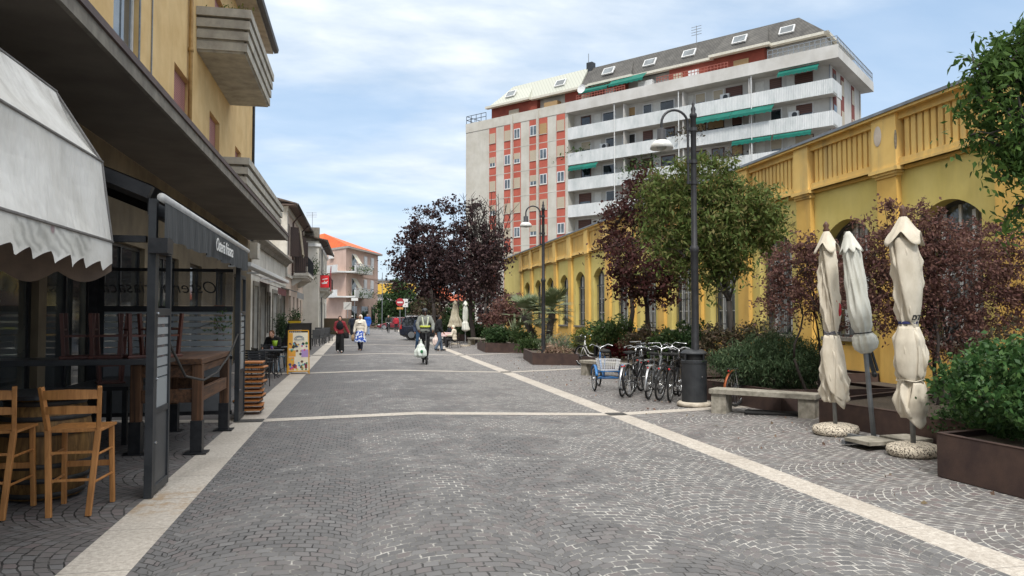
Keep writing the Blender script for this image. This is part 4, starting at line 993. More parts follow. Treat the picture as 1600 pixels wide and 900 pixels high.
# balcony decks with solid ribbed fronts
for i, z in enumerate(FS):
    ab(-.6, SPL-.25, .02, BD-.003, z+.02, z+.22, 'balcony_deck', aw_)
    ab(-.6, SPL-.25, -.10, .015, z, z+1.42, 'balcony_front', balc)
    ab(-.6, -.5, .02, BD+1.6, z, z+1.42, 'balcony_front', balc)
# roof terrace slab
ab(-1.2, SPL-.1, -.35, 13.4, 25.75, 26.35, 'roof_terrace', aw_)
ab(-1.2, SPL-.1, -.35, -.2, 26.352, 27.0, 'parapet', aw_)
ab(-1.2, -1.05, -.198, 13.3, 26.352, 26.75, 'parapet', aw_)
# dividers and posts
for s in (7.4, 14.6, 21.8):
    for z in FS: ab(s, s+.12, .1, BD-.004, z+.23, z+3.05, 'divider', aw_)
for s in (7.1, 15.0, 22.9): ab(s, s+.07, -.2, -.12, 10, 25.7, 'downpipe', white)
ab(SPL-.25, SPL-.003, -.05, BD, 5, 25.9, 'divider', aw2)
ab(-.02, .06, BD-.12, BD-.05, 8, 26, 'downpipe', steel)
# openings: brown doors and windows
rs = random.Random(4)
slots = [1.6, 4.6, 8.6, 10.6, 12.6, 16.2, 18.9, 21.0, 23.6, 27.0]
for i, z in enumerate(FS):
    for s in slots:
        w_ = rs.choice((1.4, 1.7, 1.2, 1.8)); h = 2.62
        f = ab(s, s+w_, BD-.05, BD-.003, z+.25, z+h+.28, 'balcony_door', wood_sh if rs.random() < .6 else frame_w)
        r = rs.random()
        ab(s+.12, s+w_-.12, BD-.07, BD-.052, z+.3, z+(h if r < .35 else .72*h)+.15, 'pane', gl_dark if r < .6 else gl_sky, f)
        if r > .35: ab(s+.08, s+w_-.08, BD-.09, BD-.072, z+.3+.62*h, z+h+.2, 'roller_shutter', rs.choice((beige_sh, wood_sh, wood_sh, tan_sh)), f)
    for s in (3.2, 6.4, 14.0, 17.9, 25.6): ab(s, s+.9, BD-.06, BD-.003, z+.25, z+2.85, 'wall_panel', mat('panel_offwhite', S('#d9d7d0', .9), S('#cfccc4', .9), .7))
for s, z in ((2.9, 19.5), (24.6, 19.5), (9.9, 22.55)): 
    a = ab(s, s+.95, BD-.45, BD-.06, z+1.5, z+2.2, 'air_conditioner', white)
    MB().xf(MA) ; q = MB(); q.lathe([(.001,0),(.26,0),(.26,.03),(.001,.03)], n=16, M=Euler((R_(90),0,0)).to_matrix()); q.xf(MA @ Matrix.Translation((s+.36, BD-.452, z+1.85))); q.build('fan_grille', darkgrey, a)
# end face
for v in (2.2, 5.0, 9.0):
    ab(-.03, .019, v, v+1.1, 3, 25.6, 'red_panel', mat('brown_red_panel', S('#87473c', .9), S('#743a32', .9), .85))
    for z in FS+[7]:
        ab(-.06, -.032, v+.08, v+1.02, z+1.1, z+2.6, 'end_window', beige_sh if v > 3 else gl_sky)
ab(-.1, .0, 12.3, 12.5, 0, 25.7, 'corner_post', aw_)
# green awnings
green = mat('green_awning_fabric', S('#00695a'), S('#00574b'), .85, scale=1)
def gaw(s0, s1, z, out=.9, drop=.75, v=0):
    m = MB(); n = 24; rg = []
    for i in range(n+1):
        s = s0+(s1-s0)*i/n; rg.append([(s,.0,z),(s,-out,z-drop),(s,-out-.01,z-drop-.28-.05*math.sin(i*1.9)),(s,-out+.02,z-drop+.02-.02),(s,.0,z-.03)])
    m.loft(rg); m.xf(MA @ Matrix.Translation((0,v,0))); m.build('awning', green, ap)
gaw(.6, 4.4, 25.65, .55, .45); gaw(4.9, 9.1, 22.5, .8, .62); gaw(9.15, 13.1, 22.5, .8, .62)
gaw(1.4, 5.0, 19.45, .25, .25); gaw(5.2, 9.2, 19.45, .25, .25); gaw(25.2, 29.1, 19.4, .45, .4); gaw(19.5, 23.9, 29.0, 1.0, .8, v=1.2); gaw(24.1, 28.0, 28.7, 1.0, .6, v=1.2)
# set-back top storey and mansard
ab(.6, 11.2, 2.4, 11, 26.36, 29.0, 'top_storey_wall', aw_)
for s0, s1, mt, v in ((11.2, 17.0, brick, 1.7), (17.0, 22.6, aw_, 2.6), (22.6, SPL+1.5, brick, 1.9), (SPL+1.5, 35.2, aw2, 2.4), (35.2, 42.6, brick, 1.6)): ab(s0, s1, v, 10.8, 26.0, 29.0, 'top_storey_wall', mt)
ab(6.4, 11.19, 1.6, 10, 26.37, 28.99, 'top_storey_wall', brick)
for s, w_ in ((8, 1.6), (13.5, 1.2), (15.4, 1.0), (19, 1.8), (24, 1.2), (27.2, 1.2), (32, 2), (38, 1.6)): ab(s, s+w_, 1.5, 2.65, 26.5, 28.2, 'top_window', rs.choice((beige_sh, frame_w, tan_sh)))
def mans(s0, s1, v0, z0, z1, inset, mt, ends=(0,0), vb=11):
    m = MB(); a, b = ends
    lo = [(s0,v0,z0),(s1,v0,z0),(s1,vb,z0),(s0,vb,z0)]; hi = [(s0+a,v0+inset,z1),(s1-b,v0+inset,z1),(s1-b,vb-inset,z1),(s0+a,vb-inset,z1)]
    m.add(lo+hi, [(0,1,2,3),(4,7,6,5),(0,4,5,1),(1,5,6,2),(2,6,7,3),(3,7,4,0)]); m.xf(MA); m.build('mansard_roof', mt, ap)
mans(.3, 28.6, 1.5, 29.05, 31.9, 2.0, dark_roof, (3.2, 0))
mans(5.8, 11.8, .9, 29.1, 31.7, 2.4, dark_roof, (.8, .8)); mans(21.5, 27.0, 1.1, 29.1, 31.6, 2.2, dark_roof, (.8, .8))
mans(28.6, 42.9, 1.3, 29.05, 31.9, 2.0, pale_roof, (0, 2.6)); mans(36, 42.5, .9, 29.1, 31.6, 2.3, pale_roof, (.8, 2.0))
m = MB()
for s0, s1, v in ((.1, 5.8, 1.3), (5.6, 12.0, .7), (11.8, 21.5, 1.3), (21.3, 27.2, .9), (27.0, 36, 1.1), (35.8, 43, .7)): m.box(s0,s1,v,v+.6,28.85,29.12,0,MA)
m.box(.1,.5,1.3,11,28.852,29.118,0,MA)
m.build('gutter', mat('cream_gutter', S('#d2cdbf'), S('#bdb7a7'), .7), ap)
for s, pr_ in ((3.6,1.5),(8.3,1.0),(14.2,1.5),(19.0,1.5),(24.2,1.1),(31.2,1.3),(38.8,1.0)):
    M2 = MA @ Matrix.Translation((s, pr_+.9, 30.4)) @ Euler((R_(-35),0,0)).to_matrix().to_4x4()
    f = MB().box(0,1.5,-.16,.0,-.5,.6,0,M2).build('roof_window', frame_w, ap)
    MB().box(.12,1.38,-.18,-.163,-.38,.48,0,M2).build('pane', gl_sky, f)
# railings
def rail(s0, s1, v0, v1, z, h, mt, step=.5):
    m = MB(); a = Vector((s0,v0,0)); b = Vector((s1,v1,0)); L_ = (b-a).length; k = max(2, int(L_/step))
    for zz_ in (z+h, z+h*.5): m.bar(a+Vector((0,0,zz_)), b+Vector((0,0,zz_)), .06)
    for i in range(k+1): p = a+(b-a)*i/k; m.bar(p+Vector((0,0,z)), p+Vector((0,0,z+h)), .05)
    m.xf(MA); m.build('railing', mt, ap)
rail(-1.1, 5.4, -.28, -.28, 27.0, .8, steel); rail(-1.12, -1.12, -.28, 13.2, 26.75, .95, steel); rail(9.5, 17.5, -.28, -.28, 27.0, .6, mat('red_rail', S('#a35c4c'), S('#8a4a3d')), .35); rail(21.5, 28, -.28, -.28, 27, .55, mat('red_rail', S('#a35c4c')), .35)
rail(SCO+.4, SE-.1, -.0, -.0, 27.1, 1.0, darkgrey, .8); rail(SE-.1, SE-.1, 0, 10, 27.1, 1.0, darkgrey, .8)
# coral section
cols = [(770,.55),(793.5,.55),(808.6,.55),(834.3,.6),(849.9,.6),(877.4,.6)]
for px, hw_ in cols:
    k_ = (px-800)/FPX; s = (29.7-k_*69)/(.783+.622*k_)
    for r in range(7):
        z1 = 25.85-3.1*r
        f = ab(s-hw_-.02, s+hw_+.02, -.03, -.003, z1-3.0, z1, 'coral_panel', coral)
        kind = rs.random(); wm = frame_w if kind < .45 else beige_sh
        w0 = ab(s-hw_+.06, s+hw_-.06, -.05, -.032, z1-1.98, z1-.70, 'window', wm if kind < .93 else tan_sh, ap)
        if kind < .45:
            ab(s-hw_+.16, s-.05, -.065, -.052, z1-1.88, z1-.8, 'pane', gl_sky, w0); ab(s+.05, s+hw_-.16, -.065, -.052, z1-1.88, z1-.8, 'pane', gl_sky, w0)
            if kind > .2: ab(s-hw_+.08, s+hw_-.08, -.075, -.067, z1-1.45, z1-.72, 'roller_shutter', beige_sh, w0)
        ab(s-hw_+.02, s+hw_-.02, -.12, -.052, z1-2.05, z1-1.99, 'sill', aw2)
for px in (801.5, 842):
    k_ = (px-800)/FPX; s = (29.7-k_*69)/(.783+.622*k_); ab(s-.12, s+.12, -.3, -.004, 2, 27.0, 'fin', aw2)
for r in range(8): ab(SPL, SCO, -.022, -.002, 25.86-3.1*r, 25.98-3.1*r, 'string_course', aw2)
# chimneys, antenna, dish, planting
an = MB(); an.tube([(14.8,4,31.9),(14.8,4,34)], .04, 5)
for k in range(4): an.tube([(14.2,4,33.9-.3*k),(15.4,4,33.9-.3*k)], .03, 4)
an.xf(MA); an.build('antenna', steel, ap)
an = MB(); an.tube([(29,4,31.5),(29,4,34)], .05, 5); an.xf(MA); an.build('antenna', steel, ap)
dm = MB(); dm.lathe([(.001,0),(.35,.05),(.55,.16)], n=18, M=Euler((R_(80),0,0)).to_matrix(), cap=False); dm.xf(MA @ Matrix.Translation((27.2,-.25,28.2))); dm.build('satellite_dish', white, ap)
ab(28.0, 28.8, 3.2, 4.0, 31, 32.6, 'chimney', darkgrey)

# ------------------------------------------------------------------ far background buildings
def simple_house(name, label, px0, px1, zc, h, mt, roofm, floors=2, dz=9, rh=1.8):
    a, b = D(px0,493,zc), D(px1,493,zc); M, Ln = facade_frame(a, b)
    o = thing(name, label, 'building', ((a.x+b.x)/2, (a.y+b.y)/2, 0), world=True)
    MB().box(0,Ln,0,dz,-.1,h,0,M).build('wall', mt, o)
    if rh: MB().add([M @ Vector(p) for p in ((-.5,-.5,h),(Ln+.5,-.5,h),(Ln+.5,dz+.5,h),(-.5,dz+.5,h),(Ln*.25,dz/2,h+rh),(Ln*.75,dz/2,h+rh))], [(0,1,5,4),(1,2,5),(2,3,4,5),(3,0,4),(0,3,2,1)]).build('roof', roofm, o)
    else: MB().box(-.3,Ln+.3,-.4,dz,h+.002,h+.4,0,M).build('roof', roofm, o)
    n = max(2, int(Ln/3.2))
    for f in range(floors):
        for i in range(n):
            x = Ln*(i+.5)/n; z = .9+f*3.0
            w_ = MB().box(x-.6,x+.6,-.04,-.003,z,z+1.5,0,M).build('window', frame_w, o); MB().box(x-.5,x+.5,-.06,-.043,z+.1,z+1.4,0,M).build('pane', gl_dark, w_)
    return o
orange = mat('orange_tiles', S('#e06a35'))
simple_house('white_house', 'white two-storey house with red roof glimpsed behind the dark purple trees', 655, 705, 118, 4.2, aw_, mat('red_tiles', S('#b45a3a'), S('#9a4a30'), .85), 1, rh=2.4)
simple_house('white_house', 'long white house with red roof glimpsed between the closed far parasols', 708, 752, 105, 3.8, aw_, mat('red_tiles', S('#b45a3a')), 1, rh=2.2)
simple_house('pale_pavilion', 'low pale grey building with flat grey roof at the far corner of the yellow building', 742, 792, 76, 3.2, aw_, mat('grey_flashing', (.2,.2,.2)), 1, rh=0)
simple_house('yellow_block', 'distant pale block with a yellow band beyond the pink house', 588, 650, 170, 9.6, aw_, mat('grey_flashing', (.2,.2,.2)), 3, rh=0)
yblk = bpy.data.objects['yellow_block']; a, b = D(588,493,169.4), D(650,493,169.4); M, Ln = facade_frame(a, b)
MB().box(0,Ln,-.3,.1,6.6,9.0,0,M).build('yellow_band', mat('band_yellow', S('#d9b04a'), S('#c99f3d'), .8), yblk)
# ------------------------------------------------------------------ vegetation
def leaf_mesh(name, C, size, mat_, parent=None, aspect=2.2, droop=.3, up=.5, jit=.55, shape='leaf', rng=None):
    """many separate small leaf faces centred at C (n,3)"""
    rng = rng or RNG; n = len(C)
    d = rng.normal(size=(n,3)); d[:,2] -= droop; d /= np.linalg.norm(d, axis=1, keepdims=True)
    q = rng.normal(size=(n,3)); q[:,2] += up; q -= d*(q*d).sum(1, keepdims=True); q /= np.linalg.norm(q, axis=1, keepdims=True)   # face normal
    s = np.cross(d, q); L = size*(1+jit*rng.uniform(-1,1,size=(n,1))); W = L/aspect
    b = C - d*L*.5; t = C + d*L*.5; mid = C + q*L*.06
    V = np.stack([b, mid + s*W*.5 - d*L*.05, t, mid - s*W*.5 - d*L*.05], 1).reshape(-1,3)
    me = bpy.data.meshes.new(name); me.vertices.add(4*n); me.vertices.foreach_set('co', V.ravel())
    me.loops.add(4*n); me.loops.foreach_set('vertex_index', np.arange(4*n)); me.polygons.add(n)
    me.polygons.foreach_set('loop_start', np.arange(0,4*n,4)); me.polygons.foreach_set('loop_total', np.full(n,4)); me.update(calc_edges=True)
    me.materials.append(mat_); o = bpy.data.objects.new(name, me); COL.objects.link(o)
    if parent is not None: o.parent = parent
    return o
def lobes_points(lobes, n, rng, shell=.55):
    vols = np.array([l[1][0]*l[1][1]*l[1][2] for l in lobes]); k = rng.choice(len(lobes), n, p=vols/vols.sum())
    u = rng.normal(size=(n,3)); u /= np.linalg.norm(u, axis=1, keepdims=True); r = rng.uniform(0,1,size=(n,1))**(1/3*shell)
    c = np.array([l[0] for l in lobes])[k]; R = np.array([l[1] for l in lobes])[k]
    return c + u*r*R
def twigs(tips, per, clump, flat, rng, ls, k=5):
    """leaves strung along short twigs that spray out from each branch tip"""
    n = len(tips); cen = tips.mean(0); out = tips-cen; out /= np.linalg.norm(out, axis=1, keepdims=True)+1e-6
    d = rng.normal(size=(n,k,3))*np.array([1,1,flat+.15]) + out[:,None,:]*.9 + np.array([0,0,.25]); d /= np.linalg.norm(d, axis=2, keepdims=True)
    ln = clump*rng.uniform(1.0,3.2,size=(n,k,1))*rng.uniform(.5,1.3,size=(n,1,1))
    q = max(2, per//k); f = rng.uniform(.05,1,size=(n,k,q,1))
    sag = np.zeros((n,k,q,3)); sag[...,2] = -(f[...,0]**2)*ln*.35
    C = tips[:,None,None,:] + d[:,:,None,:]*ln[:,:,None,:]*f + sag + rng.normal(size=(n,k,q,3))*ls*.55*(1.25-f*.6)
    keep = (rng.uniform(.3,1,size=(n,1)) > rng.uniform(0,.85,size=(n,k*q)))
    return C.reshape(n,k*q,3)[keep]
bark = mat('grey_bark', (.09,.08,.07), (.05,.043,.038), .95, scale=14, stretch=(1,1,.2), bump=.6)
bark_d = mat('dark_bark', (.045,.035,.03), (.025,.02,.018), .95, scale=14, stretch=(1,1,.2), bump=.6)
def tree(name, label, base, lobes, leaf, nclump, per, lsize, trunk_h, tr=.09, mt_bark=None, clump=.28, group=None, stems=1, cat='tree', aspect=2.2, droop=.3, seed=1, limbs=None, bare=None, shell=.55, flat=.6):
    """lobes: list of (centre offset from base, radii)"""
    rng = np.random.default_rng(seed); rr = random.Random(seed); mt_bark = mt_bark or bark
    o = thing(name, label, cat, base, 0, group)
    tips = lobes_points(lobes, nclump, rng, shell)
    m = MB()
    lc = [Vector(l[0]) for l in lobes]; crown = sum(lc, Vector())/len(lc)
    forks = []
    for s in range(stems):
        a = 2*PI*s/max(1,stems)+.7; sp = 0 if stems == 1 else .12
        top = Vector((math.cos(a)*sp*3, math.sin(a)*sp*3, trunk_h)) + Vector((crown.x*.25, crown.y*.25, 0))
        p0 = Vector((math.cos(a)*sp*.6, math.sin(a)*sp*.6, -.05)); pts = []
        for i in range(6):
            f = i/5; p = p0.lerp(top, f) + Vector((rr.uniform(-1,1), rr.uniform(-1,1), 0))*.03*(f>0)*trunk_h*.5; pts.append(p)
        rad = tr*(1 if stems == 1 else .6)
        m.tube(pts, [rad*(1.25-.55*i/5) for i in range(6)], 9); forks.append((pts[-1], rad*.7))
    nl = limbs or max(5, len(lobes)*2); lim = []
    leader = []
    for (ft, fr) in forks:
        tgt = Vector((crown.x, crown.y, ft.z+(crown.z-ft.z)*1.25)); ld = []
        for k in range(8):
            f = k/7; p = ft.lerp(tgt, f)
            if k: p += Vector((rr.uniform(-1,1), rr.uniform(-1,1), 0))*.03*(tgt-ft).length
            ld.append(p)
        m.tube(ld, [fr*(1-.75*k/7) for k in range(8)], 7); leader.append((ld, fr)); lim.append(ld)
    for i in range(nl):
        l = lobes[i % len(lobes)]; ld, r0 = leader[i % len(leader)]; q_ = rr.randint(0, 5); f0 = ld[q_]; r0 = r0*(1-.75*q_/7)
        u = Vector([rr.gauss(0,1) for _ in range(3)]).normalized(); tgt = Vector(l[0]) + Vector((u.x*l[1][0], u.y*l[1][1], abs(u.z)*l[1][2]))*.6
        if tgt.z < f0.z-.3: f0 = ld[0]
        pts = []
        for k in range(7):
            f = k/6; p = f0.lerp(tgt, f); p.z += .14*(tgt-f0).length*math.sin(PI*f)*.5*rr.uniform(.6,1.2)
            if 0 < k: p += Vector((rr.uniform(-1,1), rr.uniform(-1,1), rr.uniform(-1,1)))*.045*(tgt-f0).length
            pts.append(p)
        m.tube(pts, [max(.005, r0*(1-.8*k/6)*.55) for k in range(7)], 6); lim.append(pts)
    allp = [(p, i) for i, pts in enumerate(lim) for p in pts[2:]]
    ap_ = np.array([tuple(p) for p, _ in allp])
    for t_ in tips[:min(len(tips), 260)]:
        j = int(np.argmin(((ap_-t_)**2).sum(1)*(1+rng.uniform(0,1,len(ap_))*.5))); a = Vector(ap_[j]); b = Vector(t_); mid = a.lerp(b,.5)+Vector((rr.uniform(-.1,.1), rr.uniform(-.1,.1), .08*(b-a).length))
        m.tube([a, mid, b], [max(.004,tr*.11), max(.003,tr*.07), .003], 4, caps=False)
    if bare:
        for (bp, hgt, k) in bare:
            bp = Vector(bp)
            for _ in range(k):
                a = bp + Vector((rr.uniform(-.5,.5), rr.uniform(-.5,.5), 0)); tip = a + Vector((rr.uniform(-.8,.8), rr.uniform(-.8,.8), hgt*rr.uniform(.5,1)))
                mid = a.lerp(tip,.5)+Vector((rr.uniform(-.15,.15),rr.uniform(-.15,.15),0)); m.tube([a,mid,tip],[.05,.032,.012],5,caps=False)
                for _2 in range(14):
                    q = a.lerp(tip, rr.uniform(.25,1)); m.tube([q, q+Vector((rr.uniform(-.5,.5),rr.uniform(-.5,.5),rr.uniform(.1,.6)))],[.018,.008],4,caps=False)
    tk = m.build('trunk', mt_bark, o, smooth=True, fix=False)
    C = twigs(tips, per, clump, flat, rng, lsize)
    leaf_mesh('crown', C, lsize, leaf, o, aspect, droop, rng=rng)
    return o
lf_plum = leafmat('leaf_plum', [(.032,.019,.021),(.052,.030,.032),(.075,.043,.044),(.10,.062,.056)], .2)
lf_maple = leafmat('leaf_maple', [(.125,.060,.056),(.175,.088,.074),(.088,.048,.045),(.23,.13,.095),(.16,.09,.062)], .3)
lf_redp = leafmat('leaf_red_plum', [(.08,.030,.03),(.05,.025,.022),(.11,.042,.038),(.06,.045,.028)], .3)
lf_ash = leafmat('leaf_ash', [(.085,.125,.032),(.12,.17,.045),(.17,.20,.06),(.20,.15,.065),(.095,.135,.036)], .3)
lf_dk = leafmat('leaf_dark_green', [(.028,.058,.022),(.045,.085,.03),(.065,.11,.038)], .25)
lf_top = leafmat('leaf_bright_ash', [(.045,.09,.022),(.08,.15,.032),(.12,.20,.045),(.055,.10,.028)], .3)
lf_mid = leafmat('leaf_mid_green', [(.05,.09,.03),(.08,.13,.04),(.035,.065,.025),(.11,.14,.05)], .3)
lf_laurel = leafmat('leaf_laurel', [(.028,.07,.022),(.045,.105,.032),(.065,.14,.042),(.10,.18,.055)], .25, .35)
lf_rose = leafmat('leaf_rosemary', [(.045,.08,.036),(.075,.115,.055),(.032,.06,.028),(.11,.15,.075)], .2)
lf_yel = leafmat('leaf_yellow_green', [(.14,.17,.04),(.22,.22,.05),(.10,.13,.035)], .3)
lf_pale = leafmat('leaf_pale', [(.20,.23,.16),(.12,.16,.08),(.28,.30,.22)], .25)
lf_dry = leafmat('leaf_dry_pink', [(.30,.20,.15),(.22,.13,.10),(.16,.15,.07),(.36,.27,.20)], .25)
lf_redfl = leafmat('leaf_red_flower', [(.35,.03,.06),(.25,.02,.05),(.07,.10,.04)], .3)
lf_brn = leafmat('leaf_brown_green', [(.07,.06,.035),(.10,.06,.045),(.05,.07,.03),(.13,.09,.06)], .25)

def px_lobes(base, specs, zc, dep=1.0):
    """photo-measured lobes: (px, py, half-width px, half-height px, depth offset)"""
    out = []
    for (x, y, rw, rh, dz) in specs:
        c = D(x, y, zc+dz) - base; k = (zc+dz)/FPX; out.append((tuple(c), (rw*k, min(rw*k,rh*k*1.3)*dep, rh*k)))
    return out
def ptree(name, label, bx, by, specs, zc=None, **kw):
    b = P(bx, by)
    if zc is None: zc = b.x*math.sin(YAW)+b.y*math.cos(YAW)
    else: b = D(bx, 493, zc); b.z = gz(b.x)
    kw.setdefault('dep', 1.0); dep = kw.pop('dep')
    return tree(name, label, b, px_lobes(b, specs, zc, dep), **kw)
# far purple plum trees
ptree('purple_plum_tree', 'large dark purple plum tree with bare upper twigs beside the closed white far parasol', 741, 537, [(735,415,44,46,0),(705,385,36,38,1),(762,400,24,46,0),(672,345,22,22,1.5),(742,345,20,28,0),(700,322,22,18,1),(738,446,36,16,-1),(655,335,12,12,1.5)], leaf=lf_plum, nclump=430, per=45, lsize=.16, trunk_h=2.3, tr=.13, mt_bark=bark_d, clump=.30, aspect=1.6, seed=3, bare=[((.3,0,5.6),4.2,9),((1.3,.2,5.2),4.2,9)], limbs=14, group='dark purple plum trees')
ptree('purple_plum_tree', 'broad dark purple plum tree behind the black car, left one of the dark trees', 683, 538, [(668,420,38,36,2),(640,400,24,26,2),(628,432,16,16,2),(655,370,24,22,2),(690,440,32,30,2)], leaf=lf_plum, nclump=340, per=40, lsize=.19, trunk_h=2.5, tr=.14, mt_bark=bark_d, clump=.38, aspect=1.6, seed=5, limbs=12, group='dark purple plum trees')
ptree('purple_plum_tree', 'dark purple plum tree touching the corner of the yellow building behind the third lamp', 757, 530, [(765,420,26,40,3),(775,385,18,26,3),(755,460,30,24,3)], leaf=lf_plum, nclump=120, per=40, lsize=.2, trunk_h=2.5, tr=.15, mt_bark=bark_d, clump=.38, aspect=1.6, seed=6, group='dark purple plum trees')
# green trees far left of centre
for i, (bx, zc, sp, l) in enumerate(((612,96,[(612,480,18,22,0),(605,500,14,14,0),(622,455,14,16,0)],'dark green tree beyond the pink house, behind the cyclist'), (640,100,[(640,475,20,22,0),(645,495,20,14,0)],'dark green tree behind the no-entry sign'), (668,92,[(670,480,18,16,0),(660,498,16,10,0)],'round olive green tree just right of the no-entry sign'), (600,125,[(598,500,12,12,0),(590,508,12,8,0)],'small green tree at the corner of the pink house'), (735,84,[(738,495,14,18,0)],'green tree in the gap right of the closed far parasols'))):
    ptree('green_tree', l, bx, 0, sp, zc=zc, leaf=(lf_dk, lf_dk, lf_brn, lf_dk, lf_mid)[i], nclump=130, per=34, lsize=.34, trunk_h=1.6, tr=.2, clump=.55, aspect=1.5, seed=20+i, group='green trees at the end of the street')
far_hedge = thing('far_hedge', 'long dark hedge closing the far end of the street behind the parked cars', 'hedge', D(690,493,88).to_2d().to_3d())
rg = np.random.default_rng(9); a = D(600,493,112); b = D(800,493,84); f = rg.uniform(0,1,(9000,1)); Cc = np.array(a)*(1-f)+np.array(b)*f; Cc[:,2] = rg.uniform(0,1,9000)**.7*(2.6+.8*np.sin(f[:,0]*21)); Cc[:,:2] += rg.normal(size=(9000,2))*.7
Cc -= np.array(far_hedge.location); leaf_mesh('foliage', Cc, .42, lf_dk, far_hedge, 1.5)
# right-hand side trees
ptree('green_ash_tree', 'green ash-like tree with slender leaves behind the tall street lamp', 1150, 600, [(1120,350,55,55,0),(1060,345,50,50,.3),(1165,330,50,42,0),(1100,280,55,30,0),(1195,360,24,42,0),(1040,300,34,30,.5),(1110,410,50,28,0),(1055,400,30,24,0),(1150,395,30,28,-.3)], zc=17.2, leaf=lf_ash, nclump=680, per=46, lsize=.12, trunk_h=2.0, tr=.085, clump=.20, aspect=3.0, droop=.7, seed=7, limbs=16)
ptree('red_plum_tree', 'dark red-brown plum tree with thin dark trunk between the lamp and the yellow wall', 1012, 560, [(1010,420,48,40,0),(970,400,26,32,0),(1045,410,26,40,0),(985,445,26,20,0),(1035,455,22,20,0)], zc=21.5, leaf=lf_redp, nclump=260, per=34, lsize=.11, trunk_h=1.9, tr=.085, mt_bark=bark_d, clump=.21, aspect=1.7, seed=8, limbs=12)
ptree('red_plum_tree', 'taller reddish plum tree rising behind the darker one, left of the green ash', 985, 560, [(1000,320,36,36,0),(975,345,26,30,0),(1010,290,22,22,0),(960,380,18,22,0),(1020,350,26,30,0)], zc=24, leaf=lf_redp, nclump=230, per=28, lsize=.12, trunk_h=3.0, tr=.08, mt_bark=bark_d, clump=.26, aspect=1.7, seed=9, limbs=12)
ptree('red_maple', 'small-leaved red-brown maple spreading behind the right-hand parasols', 1455, 640, [(1400,400,52,46,0),(1450,380,40,40,0),(1330,395,30,30,0),(1425,450,50,50,0),(1480,420,58,60,0),(1350,430,42,55,0),(1535,400,45,58,.3),(1440,345,40,28,0),(1560,470,48,60,.2),(1480,510,60,38,0),(1375,340,24,26,0),(1590,420,35,55,.2),(1390,490,45,26,0)], zc=11.6, leaf=lf_maple, nclump=760, per=60, lsize=.052, trunk_h=.75, tr=.075, mt_bark=bark_d, clump=.125, aspect=2.0, seed=10, stems=5, limbs=26, flat=.5)
ptree('red_maple', 'smaller red-brown maple left of the first closed parasol in front of the yellow wall', 1275, 620, [(1245,420,38,36,0),(1225,465,34,30,0),(1290,430,34,50,0),(1255,385,26,18,0),(1300,480,34,30,0)], zc=13.2, leaf=lf_maple, nclump=280, per=52, lsize=.055, trunk_h=.9, tr=.05, mt_bark=bark_d, clump=.13, aspect=2.0, seed=11, stems=3, limbs=14, flat=.5)
ptree('overhanging_ash_tree', 'leafy green tree reaching into the picture at the top right corner', 1720, 650, [(1560,115,34,36,0),(1600,90,34,44,0),(1545,160,32,28,0),(1580,205,34,34,0),(1615,250,34,44,0),(1520,95,16,16,0),(1535,215,18,18,0),(1595,330,14,26,.2),(1630,150,34,50,0),(1565,265,16,22,0)], zc=8.2, leaf=lf_top, nclump=230, per=36, lsize=.10, trunk_h=2.6, tr=.12, clump=.13, aspect=2.7, droop=.7, seed=12, limbs=18)

def bush(name, label, base, radii, leaf, n, lsize, cat='shrub', aspect=2, droop=0, up=.5, seed=1, group=None, lobes=None, zc_=None, stems=True):
    rng = np.random.default_rng(seed); o = thing(name, label, cat, base, 0, group)
    rx, ry, rz = radii; lobes = lobes or [((0,0,rz*.95),(rx,ry,rz))]
    if len(lobes) == 1:
        rr = random.Random(seed); lobes = [((0,0,rz*.8),(rx*.85,ry*.85,rz*.85))]+[((rr.uniform(-.6,.6)*rx, rr.uniform(-.6,.6)*ry, rz*rr.uniform(.5,1.15)), (rx*.45,ry*.45,rz*.45)) for _ in range(8)]
    C = lobes_points(lobes, int(n*.62), rng, .35)
    u = rng.normal(size=(max(30,int(n*.012)),3)); u[:,2] = np.abs(u[:,2])*.9+.1; u /= np.linalg.norm(u, axis=1, keepdims=True)
    tp = np.array([0,0,rz*.75]) + u*np.array([rx,ry,rz*1.05])*rng.uniform(.75,1.05,size=(len(u),1))
    C = np.concatenate([C, twigs(tp, max(10,int(n*.5/len(tp))), max(lsize*1.6,rz*.10), .8, rng, lsize)]); C = C[C[:,2] > -.02]
    leaf_mesh('foliage', C, lsize, leaf, o, aspect, droop, up, rng=rng)
    if stems:
        m = MB(); rr = random.Random(seed)
        for _ in range(10):
            a = rr.uniform(0,6.28); m.tube([(rr.uniform(-.05,.05),rr.uniform(-.05,.05),0),(math.cos(a)*rx*.3,math.sin(a)*ry*.3,rz*.6),(math.cos(a)*rx*.6,math.sin(a)*ry*.6,rz*1.2)],[.015,.01,.005],5,caps=False)
        m.build('stem', bark_d, o)
    return o
def spiky(name, label, base, n, ln, wd, mt, spread=.7, seed=1, group=None, cat='plant', zmin=.5):
    o = thing(name, label, cat, base, 0, group); rr = random.Random(seed); m = MB()
    for i in range(n):
        a = rr.uniform(0,2*PI); t_ = rr.uniform(.05,1)*spread; L_ = ln*rr.uniform(.7,1.1); pts = []
        for k in range(6):
            f = k/5; ang = t_*(.6+.7*f); pts.append(Vector((math.cos(a)*math.sin(ang)*L_*f, math.sin(a)*math.sin(ang)*L_*f, math.cos(ang)*L_*f)))
        sd = Vector((-math.sin(a), math.cos(a), 0)); ring = []
        for k, p in enumerate(pts): w_ = wd*(math.sin(PI*min(1,(k/5)*.85+.15))**.6)*(1 if k < 5 else .05); ring.append([p-sd*w_/2, p+Vector((0,0,-w_*.15)), p+sd*w_/2])
        m.loft(ring, close=False, cap=False)
    m.build('leaves', mt, o, fix=False); return o

